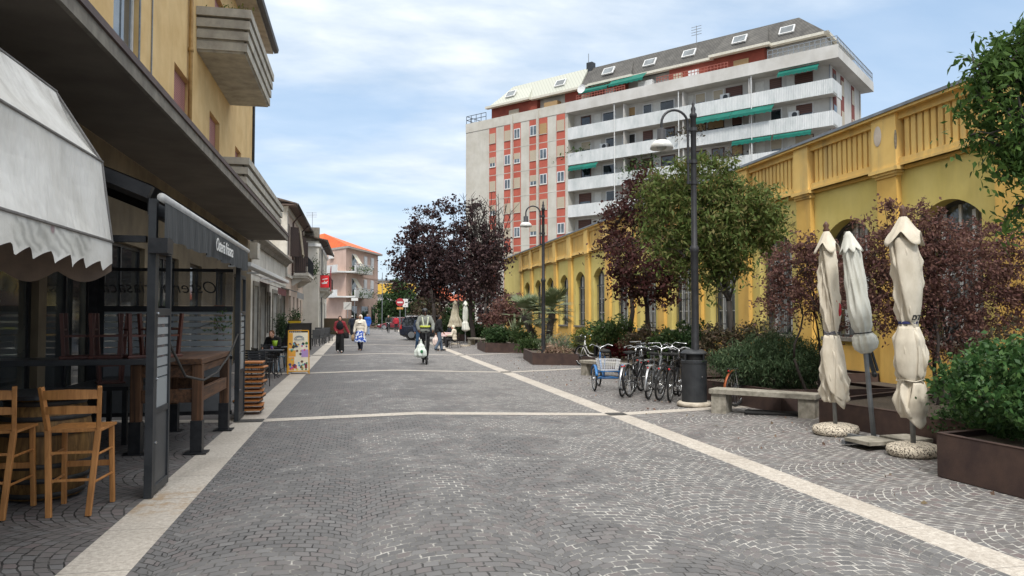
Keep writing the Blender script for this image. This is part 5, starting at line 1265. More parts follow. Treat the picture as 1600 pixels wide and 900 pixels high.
# ------------------------------------------------------------------ planters
def planter(label, pts, h, th=.025, group='brown steel planters'):
    """pts: ground outline (world xy), h height"""
    c = sum((Vector((p[0],p[1],0)) for p in pts), Vector())/len(pts); z0 = gz(c.x)
    o = thing('planter', label, 'planter', (c.x,c.y,z0), 0, group, world=True)
    m = MB(); n = len(pts)
    for i in range(n):
        a, b = Vector((pts[i][0],pts[i][1],0)), Vector((pts[(i+1)%n][0],pts[(i+1)%n][1],0)); d = (b-a).normalized(); nn = Vector((-d.y,d.x,0))
        if nn.dot(c-Vector((0,0,c.z))-a) < 0: nn = -nn
        m.prism([(a.x,a.y),(b.x,b.y),(b.x+nn.x*th,b.y+nn.y*th),(a.x+nn.x*th,a.y+nn.y*th)], z0-.03, z0+h+.002*i, axis='z')
        m.prism([(a.x-nn.x*.004,a.y-nn.y*.004),(b.x-nn.x*.004,b.y-nn.y*.004),(b.x+nn.x*.07,b.y+nn.y*.07),(a.x+nn.x*.07,a.y+nn.y*.07)], z0+h+.004+.001*i, z0+h+.010+.001*i, axis='z')
    m.build('side', corten, o)
    MB().prism([((p[0]-c.x)*.97+c.x, (p[1]-c.y)*.97+c.y) for p in pts], z0, z0+h-.05, axis='z').build('soil', soil, o)
    return o
def pxy(px, py): q = P(px, py); return (q.x, q.y)
# nearest, right edge
A = P(1465,745); B = P(1600,780); dA = (B-A).normalized()
pA = (A.x, A.y); pB = (A.x+dA.x*4.5, A.y+dA.y*4.5)
nA = Vector((-dA.y, dA.x, 0)); nA = nA if nA.x > 0 else -nA
planter('long brown steel planter with laurel at the right edge, nearest the camera', [pA, pB, (pB[0]+nA.x*2.2,pB[1]+nA.y*2.2), (A.x+nA.x*2.2, A.y+nA.y*2.2+.3)], .42)
bush('laurel_hedge', 'big glossy green laurel shrub filling the nearest planter on the right', (A.x+1.05, A.y-.45, gz(6)+.36), (.98,1.25,.62), lf_laurel, 20000, .062, seed=31, aspect=1.8)
bush('laurel_hedge', 'glossy green laurel in the nearest planter, continuing past the right edge', (A.x+1.15, A.y-2.5, gz(6)+.36), (.9,1.3,.60), lf_laurel, 5000, .07, seed=32, aspect=1.8)
# behind umbrellas and bench
q0 = P(1280,662); q1 = P(1470,712)
planter('low brown steel planter behind the three closed parasols', [(q0.x,q0.y),(q1.x+.5,q1.y-.1),(q1.x+2.4,q1.y+1.0),(q0.x+2.3,q0.y+1.0)], .34)
planter('low brown steel planter behind the concrete bench with the rosemary bush', [(7.15,11.6),(6.75,14.6),(9.3,14.9),(9.5,11.5)], .36)
planter('long brown steel flower bed along the yellow wall behind the bicycles', [(7.6,15.2),(7.3,24.5),(11.9,24.5),(11.9,15.2)], .30)
bed = MB().box(9.2,11.93,4,60.8,.0,.16); tag(bed.build('earth_bed', soil), kind='structure')
q = P(1400,700)
bush('ground_cover_shrub', 'low dark green shrub between the third parasol and the nearest planter', (q.x+1.1,q.y-.35,.0), (.75,.7,.34), lf_dk, 6000, .045, seed=33)
bush('rosemary_bush', 'big dark green rosemary bush behind the concrete bench', (7.72, 12.75, .28), (1.15,.7,.56), lf_rose, 26000, .075, seed=34, aspect=5, droop=-1.2, up=0)
q = D(1570,560,9.6); bush('thin_branch_shrub', 'sparse yellowing shrub against the wall above the nearest planter', (q.x,q.y,.2), (.7,.7,.8), lf_brn, 1500, .07, seed=35)
# shrubs along the wall, mid distance (photo px, py centre; half sizes)
def pbush(name, label, x, y, rw, rh, zc, leaf, n, ls, **kw):
    c = D(x, y, zc); k = zc/FPX; rz = rh*k
    b = Vector((c.x, c.y, c.z-rz*.95)); b.z = max(gz(b.x), b.z); return bush(name, label, b, (rw*k, rw*k*.8, max(.1,(c.z+rz-b.z)/1.95)), leaf, n, ls, **kw)
pbush('red_flowering_shrub', 'shrub with crimson leaves just right of the white bicycle', 968, 542, 20, 18, 24, lf_redfl, 2600, .075, seed=41)
pbush('mixed_shrub', 'brown and green shrub behind the row of black bicycles', 1012, 535, 34, 27, 20, lf_brn, 4200, .08, seed=42)
pbush('leafy_shrub', 'bright green leafy shrub behind the black bicycles, left of the litter bin', 1052, 540, 26, 34, 18.5, lf_mid, 2600, .10, seed=43)
pbush('leafy_shrub', 'tall bright green shrub against the wall above the white bicycle', 958, 520, 34, 24, 24, lf_mid, 2800, .11, seed=44)
pbush('yellow_green_shrub', 'yellow-green shrub directly behind the white bicycle', 918, 535, 22, 24, 27, lf_yel, 2600, .10, seed=45)
pbush('mixed_shrub', 'thin olive shrub with red flowers right of the litter bin', 1125, 540, 36, 34, 17, lf_brn, 2600, .075, seed=46)
pbush('mixed_shrub', 'thin brown-green shrub under the tree, above the rosemary bush', 1180, 525, 36, 25, 17, lf_brn, 1500, .075, seed=47)
pbush('leafy_shrub', 'green shrub immediately left of the tall street lamp', 1085, 530, 20, 26, 18, lf_dk, 1500, .09, seed=48)
pbush('pale_grass_clump', 'pale silvery grass clump in the second planter left of the white bicycle', 870, 540, 26, 20, 28, lf_pale, 1800, .14, seed=49, aspect=6, droop=-1)
pbush('dry_flower_clump', 'dry pinkish flower heads on the corner of the second planter', 868, 549, 20, 11, 26.5, lf_dry, 1500, .09, seed=50)
pbush('clipped_shrub', 'small round clipped green shrub between the two far planters', 832, 542, 20, 15, 30, lf_mid, 3200, .09, seed=51)
pbush('clipped_shrub', 'rounded dark green clipped bush in the far planter', 778, 524, 22, 16, 35, lf_dk, 4200, .10, seed=52)
pbush('leafy_shrub', 'green shrub trailing over the end of the far planter', 818, 528, 18, 14, 34, lf_mid, 1600, .12, seed=53)
pbush('purple_maple_shrub', 'purple-leaved maple shrub at the far end of the yellow wall', 800, 487, 30, 24, 40, lf_maple, 3200, .16, seed=54)
pbush('purple_maple_shrub', 'brownish purple shrub behind the clipped bush', 772, 500, 20, 18, 44, lf_maple, 1500, .17, seed=55)
pbush('leafy_shrub', 'green hedge behind the far concrete bench', 745, 515, 26, 13, 47, lf_dk, 2600, .16, seed=56)
pbush('leafy_shrub', 'green shrub behind the seated women under the beige parasol', 705, 512, 16, 14, 50, lf_mid, 1200, .18, seed=57)
pbush('leafy_shrub', 'low green shrubs at the foot of the dark purple trees, behind the closed white parasol', 730, 518, 14, 10, 50, lf_mid, 1000, .18, seed=58)
pale_leaf = mat('variegated_leaf', (.30,.33,.22), (.16,.21,.11), .6, scale=5)
q = P(815,545); spiky('agave', 'variegated agave with tall upright leaves behind the clipped bush', D(805,530,35)-Vector((0,0,.3)), 22, 1.5, .11, pale_leaf, .6, 3)
spiky('yucca', 'pale striped yucca in the second planter beside the lamp post', D(880,553,28)-Vector((0,0,.25)), 34, 1.0, .07, pale_leaf, .9, 4)
palm_leaf = mat('palm_leaf', (.10,.14,.06), (.15,.17,.09), .6, scale=4)
def palm(label, px, py, zc, h, lean, seed):
    b = D(px, 493, zc); b.z = gz(b.x)+.2; o = thing('palm_tree', label, 'palm', b, 0, 'small palms by the second lamp'); rr = random.Random(seed)
    top = Vector((lean, .0, h)); m = MB(); m.tube([(0,0,0),(lean*.4,0,h*.5),top],[.16,.14,.15],10)
    for i in range(60):
        f = i/60; p = Vector((lean*f**1.3,0,h*f)); a = i*2.4; m.bar(p, p+Vector((math.cos(a)*.2,math.sin(a)*.2,.12)), .05,.02)
    m.build('trunk', bark, o)
    m = MB()
    for i in range(38):
        a = rr.uniform(0,6.28); el = rr.uniform(-.5,1.2); d = Vector((math.cos(a)*math.cos(el),math.sin(a)*math.cos(el),math.sin(el))); L_ = rr.uniform(.5,.8)
        hub = top+d*L_; m.tube([top, hub],[.014,.008],4,caps=False); sd = d.cross(Vector((0,0,1))).normalized(); up_ = sd.cross(d)
        for k in range(17):
            f = -1.25+2.5*k/16; dd = (d*math.cos(f)+sd*math.sin(f)+up_*.05*rr.uniform(-1,1)).normalized(); l2 = .62*(1-.18*abs(f)); e = hub+dd*l2+Vector((0,0,-.12*l2)); s2 = dd.cross(up_).normalized()*.026
            m.quad(hub, hub+dd*l2*.5+s2, e, hub+dd*l2*.5-s2)
    m.build('fronds', palm_leaf, o, fix=False); return o
palm('small leaning palm left of the second lamp post', 838, 0, 33, 1.45, -.55, 1)
palm('small palm right of the second lamp post', 856, 0, 31.5, 1.65, .2, 2)
# planters further on
a = P(832,570); b = P(905,571)
planter('brown steel planter at the foot of the second lamp, left of the white bicycle', [(a.x,a.y),(b.x,b.y),(b.x+.8,b.y+3.2),(a.x+.4,a.y+3.2)], .38)
a = P(758,551); b = P(822,552)
planter('far brown steel planter with the clipped round bush', [(a.x,a.y),(b.x,b.y),(b.x+1.2,b.y+3.5),(a.x+.2,a.y+3.5)], .42)
a = P(716,534); b = P(757,536)
planter('farthest brown planter behind the far bench', [(a.x+.1,a.y+1.2),(b.x+.2,b.y+1.0),(b.x+1.2,b.y+3.2),(a.x+.2,a.y+3.5)], .42)
# left side plants
c = D(425+12, 560, 26)
pbush('potted_olive', 'bushy dark green potted olive against the low white building', 438, 512, 8, 24, 33.5, lf_rose, 1400, .10, seed=60, aspect=3)
pbush('climbing_plant', 'airy climbing plant on the black planter screen outside the cafe', 462, 500, 7, 22, 40, lf_dk, 450, .12, seed=61, aspect=2)
pbush('balcony_plant', 'dark trailing plant on the end of the iron balcony', 490, 422, 5, 10, 57, lf_dk, 350, .16, seed=62, stems=False) if False else None
hp = thing('climber', 'small green climber on the inside of the far terrace post with a thin twig', 'plant', (-2.13, 12.42, 1.45)); rg = np.random.default_rng(3)
leaf_mesh('foliage', rg.normal(size=(90,3))*np.array([.09,.05,.11])+np.array([0,0,.12]), .06, lf_mid, hp, 2)
MB().tube([(0,0,0),(-.1,0,.15),(-.28,-.02,.08),(-.42,-.02,.02)],.005,4).build('stem', bark_d, hp)
for i,(x, y, zc, l) in enumerate(((492,418,52.5,'trailing green plant on the iron balcony of the shuttered house'), (505,436,60.5,'green plants on the iron balcony above the red sign'))):
    o = thing('balcony_plant', l, 'plant', D(x,y,zc)); leaf_mesh('foliage', rg.normal(size=(220,3))*np.array([.18,.35,.35]), .14, lf_dk, o, 2)
for i, z in enumerate((4.35, 7.45)):
    for j, x in enumerate((.4, 2.2) if i else (1.0, 3.4)):
        o = thing('balcony_plant', 'green plants trailing over the %s balcony of the pink house, %s clump' % (('lower','upper')[i], ('left','right')[j]), 'plant', M1 @ Vector((x*1.4,-1.38,z))); leaf_mesh('foliage', rg.normal(size=(180,3))*np.array([.6,.15,.22]), .2, lf_mid, o, 2)
for s, z, l, n in ((19.8, 17.7, 'large bush of green plants on the middle balcony of the apartment block', 700), (14.2, 20.9, 'dry brown plants hanging over an upper balcony of the apartment block', 300), (28.4, 20.9, 'small plants on the left end balcony of the apartment block', 120), (10.5, 17.7, 'brown and green plants on the balcony behind the lamp head', 400)):
    o = thing('balcony_plant', l, 'plant', MA @ Vector((s, .15, z))); leaf_mesh('foliage', (rg.normal(size=(n,3))*np.array([1.2,.3,.45 if n < 600 else .75])) @ np.array(MA.to_3x3()).T, .3, lf_mid if n in (700,120) else lf_brn, o, 2)
o = thing('balcony_plant', 'little green weed growing on the top of the ochre balcony', 'plant', (-3.35, 20.3, 9.66)); leaf_mesh('foliage', rg.normal(size=(120,3))*np.array([.22,.12,.08])+np.array([0,0,.06]), .09, lf_yel, o, 2.5)
# fallen leaves
lv = rg.uniform(0,1,(260,3)); xs = 5.0+lv[:,0]*4; Cc = np.stack([xs, 6+lv[:,1]*22, np.interp(xs,GX,GZ)+.012], 1)
me_o = leaf_mesh('fallen_leaves', Cc, .05, lf_dry, None, 1.6); tag(me_o, kind='stuff')
# ------------------------------------------------------------------ street lamps
opal = mat('opal_glass', (.72,.72,.68), (.6,.6,.57), .35)
def lamp(label, base, h=5.83, group='black street lamps with white domes'):
    o = thing('street_lamp', label, 'street lamp', base, 0, group)
    m = MB(); m.lathe([(.115,0),(.115,.08),(.085,.14),(.075,1.0),(.085,1.03),(.072,1.08),(.07,2.9),(.085,2.93),(.085,3.0),(.055,3.05),(.052,h-.35),(.07,h-.33),(.07,h-.28),(.04,h-.24),(.05,h-.18),(.025,h-.12),(.03,h-.08),(.004,h)], n=14)
    m.build('pole', lampblack, o, smooth=True)
    m = MB(); R = .26; cz = h-.47; pts = [(-.11,0,cz-1.15)] + [(-.11,0,cz-.02)] + [(-.11-R+R*math.cos(a),0,cz+R*math.sin(a)) for a in [PI*i/12 for i in range(1,12)]] + [(-.11-2*R,0,cz-.0),(-.11-2*R,0,cz-.10)]
    m.tube(pts, .025, 8)
    for z in (cz-.10, cz-.72, cz-1.12): m.cyl((-.11,0,z-.03),.035,.06,8); m.bar((-.11,0,z),(0,0,z),.05,.05); m.cyl((0,0,z-.035),.07,.07,12)
    m.build('arm', lampblack, o, smooth=False)
    xh = -.11-2*R
    MB().lathe([(.03,.0),(.05,-.02),(.085,-.03),(.085,-.21),(.10,-.22),(.10,-.24)], (xh,0,cz-.09), n=14).build('lamp_housing', lampblack, o, smooth=True)
    MB().lathe([(.09,-.235),(.15,-.26),(.20,-.32),(.22,-.40),(.205,-.40),(.15,-.31),(.02,-.27)], (xh,0,cz-.09), n=24, cap=False).build('lamp_shade', opal, o, smooth=True)
    MB().ball((xh,0,cz-.09-.36),(.10,.10,.07),12).build('bulb', mat('bulb_glass', (.35,.36,.33), None, .3), o, smooth=True)
    return o
lb = D(1086, 493, 14.0); lb.z = gz(lb.x)
L0_ = lamp('tall black street lamp rising behind the litter bin, nearest of its kind', lb)
L0_.rotation_euler.z = R_(-4)
q = D(849,493,26.4); dup(L0_, (q.x,q.y,gz(q.x)), R_(-4), 'black street lamp standing in the planter left of the white bicycle, second in the row')
q = D(762,493,46.5); dup(L0_, (q.x,q.y,gz(q.x)), R_(-4), 'third black street lamp, in front of the dark purple trees at the yellow building corner')
q = D(716,493,62); dup(L0_, (q.x,q.y,gz(q.x)), R_(-4), 'farthest black street lamp, its white dome showing through the dark purple tree')
# ------------------------------------------------------------------ litter bin
bb = P(1085,634); bn = thing('litter_bin', 'black cylindrical litter bin with domed lid in front of the nearest lamp post', 'litter bin', bb)
MB().lathe([(.235,.07),(.235,.80),(.245,.81),(.245,.86),(.235,.87)], n=32).lathe([(.24,.98),(.25,.985),(.25,1.0),(.22,1.035),(.15,1.07),(.06,1.085),(.001,1.088)], n=32).build('body', darkgrey, bn, smooth=False)
MB().lathe([(.20,.86),(.20,.99)], n=24).build('opening', mat('bin_inside', (.004,.004,.004)), bn)
m = MB()
for a in (R_(20), R_(200), R_(290), R_(110)): m.bar((.232*math.cos(a),.232*math.sin(a),.86),(.232*math.cos(a),.232*math.sin(a),.99), .07,.012)
m.build('strut', darkgrey, bn)
m = MB(); m.lathe([(.30,.0),(.325,.02),(.325,.06),(.29,.085),(.01,.085)], n=32); m.build('stone_ring', mat('pale_ring', S('#c9c0b0'), S('#a79d8d'), .8, scale=12, bump=.3), bn, smooth=True)
MB().ball((.05,-.237,.56),.014,6).build('lock', chrome, bn)
# ------------------------------------------------------------------ concrete benches
def bench(label, p0, p1, w_=.42, h=.43):
    """p0,p1: ground points of the near front corners"""
    d = (p1-p0); d.z = 0; Ln = d.length; a = math.atan2(d.y, d.x); o = thing('concrete_bench', label, 'bench', (p0.x,p0.y,gz(p0.x)), a, 'grey concrete benches')
    MB().box(-.03,Ln+.03,-.0,w_,h-.085,h).build('seat', concrete, o, bevel=.008)
    for x in (.0, Ln-.26): MB().box(x,x+.26,.04,w_-.04,-.03,h-.087).build('leg', concrete, o, bevel=.006)
    return o
bench('grey concrete bench beside the litter bin, in front of the rosemary bush', P(1110,646), P(1272,655))
bench('grey concrete bench beneath the white bicycle, left of the blue tricycle', P(906,586), P(985,594))
q = P(730,539); bench('small far concrete bench under the closed white parasol', q, P(752,540))
mt_ = thing('black_mat', 'flat black rubber tray lying under the concrete bench', 'tray', ctr(6.95, 11.55), R_(-35)); MB().box(-.45,.45,-.16,.16,.0,.05).build('body', rubber, mt_, bevel=.02)
# ------------------------------------------------------------------ parasols, closed
def canvas(name, a, b):
    t = NT(name); c = t.obj(); f = t.noise(t.mapping(c,(1,1,.5)), 6, 5, .6); cc = t.mix(t.ramp(f, [(.35,0.),(.7,1.)]), a, b)
    t.l(cc, t.b.inputs['Base Color']); t.b.inputs['Roughness'].default_value = .9; t.bump(t.noise(t.mapping(c,(1,1,.25)), 9, 4), .5, .02); return t.mat
cv1 = canvas('ivory_canvas', S('#d8cfbe'), S('#bdb3a0')); cv2 = canvas('white_canvas', S('#d5d5cc'), S('#b9b9ae')); cv3 = canvas('beige_canvas', S('#b9b29e'), S('#a0987f'))
terr = NT('terrazzo_base'); t = terr; vo = t.n('ShaderNodeTexVoronoi'); t.inp(vo, 0, t.obj()); vo.inputs['Scale'].default_value = 45
t.l(t.mix(t.ramp(t.n('ShaderNodeSeparateXYZ').outputs[0], [(0,0.),(1,1.)]) if False else t.ramp(t.noise(t.obj(), 55, 2, .5), [(.42,0.),(.5,1.)]), S('#5b5148'), S('#d3c8b5')), t.b.inputs['Base Color']); t.b.inputs['Roughness'].default_value = .8; t.bump(vo.outputs['Distance'], .5, .01); terr = terr.mat
def folds(o, prof, mt, name='canopy', seed=1, nf=7, amp=.16, twist=1.0, n=72, lean=(0,0)):
    """cloth tube: profile (z, r) with deep folds that wander round it"""
    rr = random.Random(seed); ph = [rr.uniform(0,6.28) for _ in range(6)]
    zs = []
    for (z0, r0), (z1, r1) in zip(prof, prof[1:]):
        k = max(2, int(abs(z1-z0)/.025))
        for i in range(k): f = i/k; f2 = f*f*(3-2*f); zs.append((z0+(z1-z0)*f, r0+(r1-r0)*f2))
    zs.append(prof[-1]); rings = []
    zt = prof[0][0]
    for z, r in zs:
        ring = []
        for j in range(n):
            a = 2*PI*j/n; tw = twist*(z)*1.3
            rg1 = 1-2*abs(math.sin(.5*nf*(a+tw*1.5)+ph[0]+.5*math.sin(z*2.3+ph[1]))); rg2 = 1-2*abs(math.sin(.5*(nf+3)*(a-tw*1.1)+ph[2]+1.1*z))
            g = amp*1.25*rg1 + amp*.75*rg2 + amp*1.0*math.sin(a*2+z*4.3+ph[3]) + amp*.9*math.sin(a+z*6.1+ph[5]) + amp*.22*math.sin((2*nf+3)*a+ph[4]+7*z)
            q = r*(1+g*(1 if r > .05 else .4)); ring.append((q*math.cos(a)+lean[0]*(z-prof[-1][0]), q*math.sin(a)+lean[1]*(z-prof[-1][0]), z))
        rings.append(ring)
    m = MB(); m.loft(rings, cap=True); return m.build(name, mt, o, smooth=True)
def flap(o, r, zt, zb, a0, a1, da0, da1, mt, name='fold', n=18):
    """loose panel of cloth wrapped round the bundle; its edges run diagonally and its foot hangs free"""
    m = MB(); rings = []
    for i in range(n+1):
        f = i/n; z = zt+(zb-zt)*f; s0, s1 = a0+da0*f, a1+da1*f; row = []
        for j in range(13):
            g = j/12; a = s0+(s1-s0)*g; zz = z-.10*math.sin(PI*g)*f-.07*g*f; rad = (r(zz) if callable(r) else r)*(1.10+.10*f*math.sin(PI*g*2.0+1)+.05*math.sin(9*g+4*f))+.008
            row.append((rad*math.cos(a), rad*math.sin(a), zz))
        rings.append(row)
    m.loft(rings, close=False, cap=False); u = m.build(name, mt, o, smooth=True); q = u.modifiers.new('th','SOLIDIFY'); q.thickness = .006; return u
def interp_prof(prof):
    zs = [p[0] for p in prof][::-1]; rs = [p[1] for p in prof][::-1]; return lambda z: float(np.interp(z, zs, rs))
def capskirt(o, z, r, h, mt, n=4, seed=0, lean=(0,0,0), pt=.6):
    """small vent cap: cloth hanging in pointed corners with pinched sides"""
    m = MB(); k = 72; rings = []
    for i in range(12):
        f = i/11; ring = []
        for j in range(k):
            a = 2*PI*j/k; c = abs(math.cos(n*(a+seed)/2))**1.5; drop = h*(.06*f+.94*f**1.25)*(1-pt*.75*(1-c)*f); rad = .022+(r-.022)*(f**.85)*(.80+.34*c*f)*(1+.05*math.sin(9*a+3*f))
            ring.append((rad*math.cos(a)+lean[0]*(z-drop-lean[2]), rad*math.sin(a)+lean[1]*(z-drop-lean[2]), z-drop))
        rings.append(ring)
    m.loft(rings, cap=False); u = m.build('top_cap', mt, o, smooth=True); s = u.modifiers.new('th','SOLIDIFY'); s.thickness = .006; return u
gp = mat('grey_pole', (.16,.17,.18), (.22,.23,.24), .5, .4)
def parasol_base(o, r=.30):
    MB().lathe([(.001,0),(r*.9,.0),(r,.03),(r*1.02,.07),(r*.97,.115),(r*.7,.14),(.04,.15)], n=36).build('base', terr, o, smooth=True)
u1 = thing('closed_parasol', 'closed ivory parasol with round terrazzo base, leftmost of the three near parasols', 'parasol', P(1306,678), 0, 'closed parasols in front of the maple')
parasol_base(u1, .31); MB().cyl((0,0,.12),.028,.9,12).build('pole', gp, u1, smooth=True)
PR1 = [(2.84,.05),(2.6,.11),(2.3,.118),(1.9,.12),(1.62,.11),(1.50,.09),(1.44,.07),(1.40,.09),(1.15,.135),(.85,.165),(.62,.17),(.50,.16),(.46,.13)]
folds(u1, PR1, cv1, seed=2, amp=.13, twist=.9, n=110); i1 = interp_prof(PR1)
flap(u1, i1, 1.42, .62, R_(-200), R_(-110), R_(60), R_(95), cv1); flap(u1, i1, 1.41, .50, R_(-100), R_(-20), R_(-25), R_(10), cv1); flap(u1, i1, 2.62, 1.5, R_(-150), R_(-60), R_(50), R_(55), cv1)
capskirt(u1, 2.93, .165, .34, cv1, seed=.3)
m = MB(); m.lathe([(.035,2.90),(.05,2.93),(.03,2.96),(.045,3.0),(.02,3.04),(.003,3.06)], n=12); m.build('finial', wood('finial_wood', S('#6d4a35'), S('#4a3023')), u1, smooth=True); u1.rotation_euler.y = R_(-2.0)
rope_b = mat('blue_rope', (.02,.025,.10), (.03,.035,.14), .7)
m = MB()
for z in (1.43,1.455): m.tube([(.085*math.cos(a)*1.05,.085*math.sin(a)*1.05,z+.01*math.sin(3*a)) for a in [2*PI*i/20 for i in range(20)]], .010, 6, closed=True)
m.build('tie', mat('grey_rope', (.09,.09,.11), (.13,.13,.15), .8), u1)
redp = mat('red_print', (.45,.02,.03), (.3,.02,.03), .8)
m = MB(); m.ball((.07,-.115,1.78),(.035,.012,.10),8).ball((.02,-.125,1.90),(.02,.01,.03),8); m.build('red_print', redp, u1)
u3 = thing('closed_parasol', 'closed ivory parasol tied with a blue strap, rightmost and tallest of the three near parasols', 'parasol', P(1428,711), 0, 'closed parasols in front of the maple')
parasol_base(u3, .30); MB().cyl((0,0,.12),.03,.9,12).build('pole', gp, u3, smooth=True)
PR3 = [(2.82,.05),(2.6,.14),(2.3,.155),(2.0,.155),(1.8,.13),(1.66,.105),(1.60,.085),(1.55,.105),(1.40,.15),(1.15,.165),(.98,.15),(.90,.12),(.84,.14),(.68,.165),(.55,.155),(.46,.12)]
folds(u3, PR3, cv1, seed=8, amp=.13, twist=.8, nf=6, n=110); i3 = interp_prof(PR3)
flap(u3, i3, 1.57, 1.02, R_(-190), R_(-105), R_(10), R_(30), cv1); flap(u3, i3, 1.56, .98, R_(-95), R_(-10), R_(-10), R_(25), cv1); flap(u3, i3, .89, .47, R_(-120), R_(-40), R_(-30), R_(5), cv1); flap(u3, i3, 2.65, 1.66, R_(-175), R_(-85), R_(45), R_(60), cv1)
capskirt(u3, 2.93, .215, .38, cv1, seed=.1)
m = MB(); m.lathe([(.035,2.90),(.05,2.93),(.03,2.96),(.045,3.0),(.02,3.04),(.003,3.06)], n=12); m.build('finial', wood('finial_wood', S('#6d4a35'), S('#4a3023')), u3, smooth=True); u3.rotation_euler.y = R_(-1.7)
m = MB(); m.lathe([(.098,1.595),(.108,1.60),(.108,1.625),(.098,1.63)], n=24, cap=False); m.build('tie', rope_b, u3)
m = MB(); m.tube([(.155*math.cos(a),.155*math.sin(a),.915+.01*math.sin(4*a)) for a in [2*PI*i/20 for i in range(20)]], .007, 6, closed=True); m.build('tie', cv1, u3)
text_mesh('DT', .085, blk, u3, frame_M((.0,-.135,1.67),(1,-.05,0),(0,0,1)), shear=.4, offset=.003)
MB().ball((-.10,-.125,2.06),(.02,.012,.05),8).ball((-.07,-.135,1.93),(.014,.01,.06),8).build('red_print', redp, u3)
ub = P(1366,692); u2 = thing('cantilever_parasol', 'closed white parasol on a leaning grey pole, between the two ivory parasols', 'parasol', ub)
tp = D(1325,364,10.1)-ub; bt_ = D(1352,545,10.1)-ub
m = MB(); m.tube([(0,0,.03), tuple(bt_*.5+Vector((0,0,0))), tuple(bt_), tuple(tp)], .032, 10); m.build('pole', gp, u2, smooth=True)
m = MB(); m.cyl((0,0,0),.06,.08,12); d1 = (P(1315,697)-ub).normalized(); d1.z = 0; m.bar(-d1*.55+Vector((0,0,.035)), d1*.5+Vector((0,0,.035)), .06,.05); d2 = Vector((-d1.y,d1.x,0)); m.bar(-d2*.5+Vector((0,0,.033)), d2*.5+Vector((0,0,.033)), .058,.048); m.build('cross_foot', steel, u2)
m = MB()
for sx_ in (-1,1): 
    Mx = frame_M((0,0,.06), d1, d2); m.box(sx_*.28-.22,sx_*.28+.22,.03,.47,.0,.045,0,Mx)
m.build('slab', concrete, u2)
ax = (tp-bt_); Lc = ax.length; Mq = ax.to_track_quat('Z','Y').to_matrix().to_4x4(); Mq.translation = bt_
cl = folds(u2, [(Lc,.035),(Lc-.03,.055),(Lc-.35,.11),(Lc*.55,.135),(Lc*.3,.145),(Lc*.2,.13),(Lc*.14,.095),(Lc*.10,.14),(Lc*.05,.15),(0.0,.13),(-.06,.06)], cv2, seed=5, amp=.07, twist=.3, nf=9)
cl.matrix_local = Mq
cp = capskirt(u2, Lc+.02, .145, .30, cv2, n=8, seed=.2, pt=.3); cp.matrix_local = Mq
tie = MB(); tie.tube([(.115*math.cos(a),.115*math.sin(a),Lc*.14) for a in [2*PI*i/20 for i in range(20)]], .008, 6, closed=True); tie = tie.build('tie', black, u2); tie.matrix_local = Mq
m = MB(); e = bt_+Vector((.12,-.02,-.35)); m.bar(bt_+Vector((.02,0,.02)), e, .035,.05); m.bar(bt_+Vector((.06,-.03,.02)), e+Vector((.05,0,.05)), .02,.03); m.ball(e, .04, 8); m.build('crank', darkgrey, u2)
# two far parasols
for (px, py, ytop, lab, mt, wd) in ((711,538,469,'half-folded beige parasol over the cafe table with the seated women',cv3,.36),(727,541,470,'closed white far parasol beside the dark tree trunk',cv2,.25)):
    b = P(px, py); zc = b.x*math.sin(YAW)+b.y*math.cos(YAW); H = CAM_H+(493-ytop)*zc/FPX-b.z
    u = thing('closed_parasol', lab, 'parasol', b, 0, 'closed parasols at the far cafe')
    MB().cyl((0,0,0),.03,H*.98,8).build('pole', gp, u); MB().cyl((0,0,0),.28,.08,20).build('base', terr, u)
    if wd > .3: folds(u, [(H*.97,.04),(H*.9,.12),(H*.7,.24),(H*.5,.35),(H*.40,.41),(H*.395,.05)], mt, seed=3, amp=.08, twist=.05, nf=9)
    else: folds(u, [(H*.95,.05),(H*.8,.13),(H*.62,.13),(H*.55,.11),(H*.5,.17),(H*.36,.24),(H*.33,.1)], mt, seed=4, amp=.1, twist=.2, nf=6); 
    capskirt(u, H, .16, .28, mt)
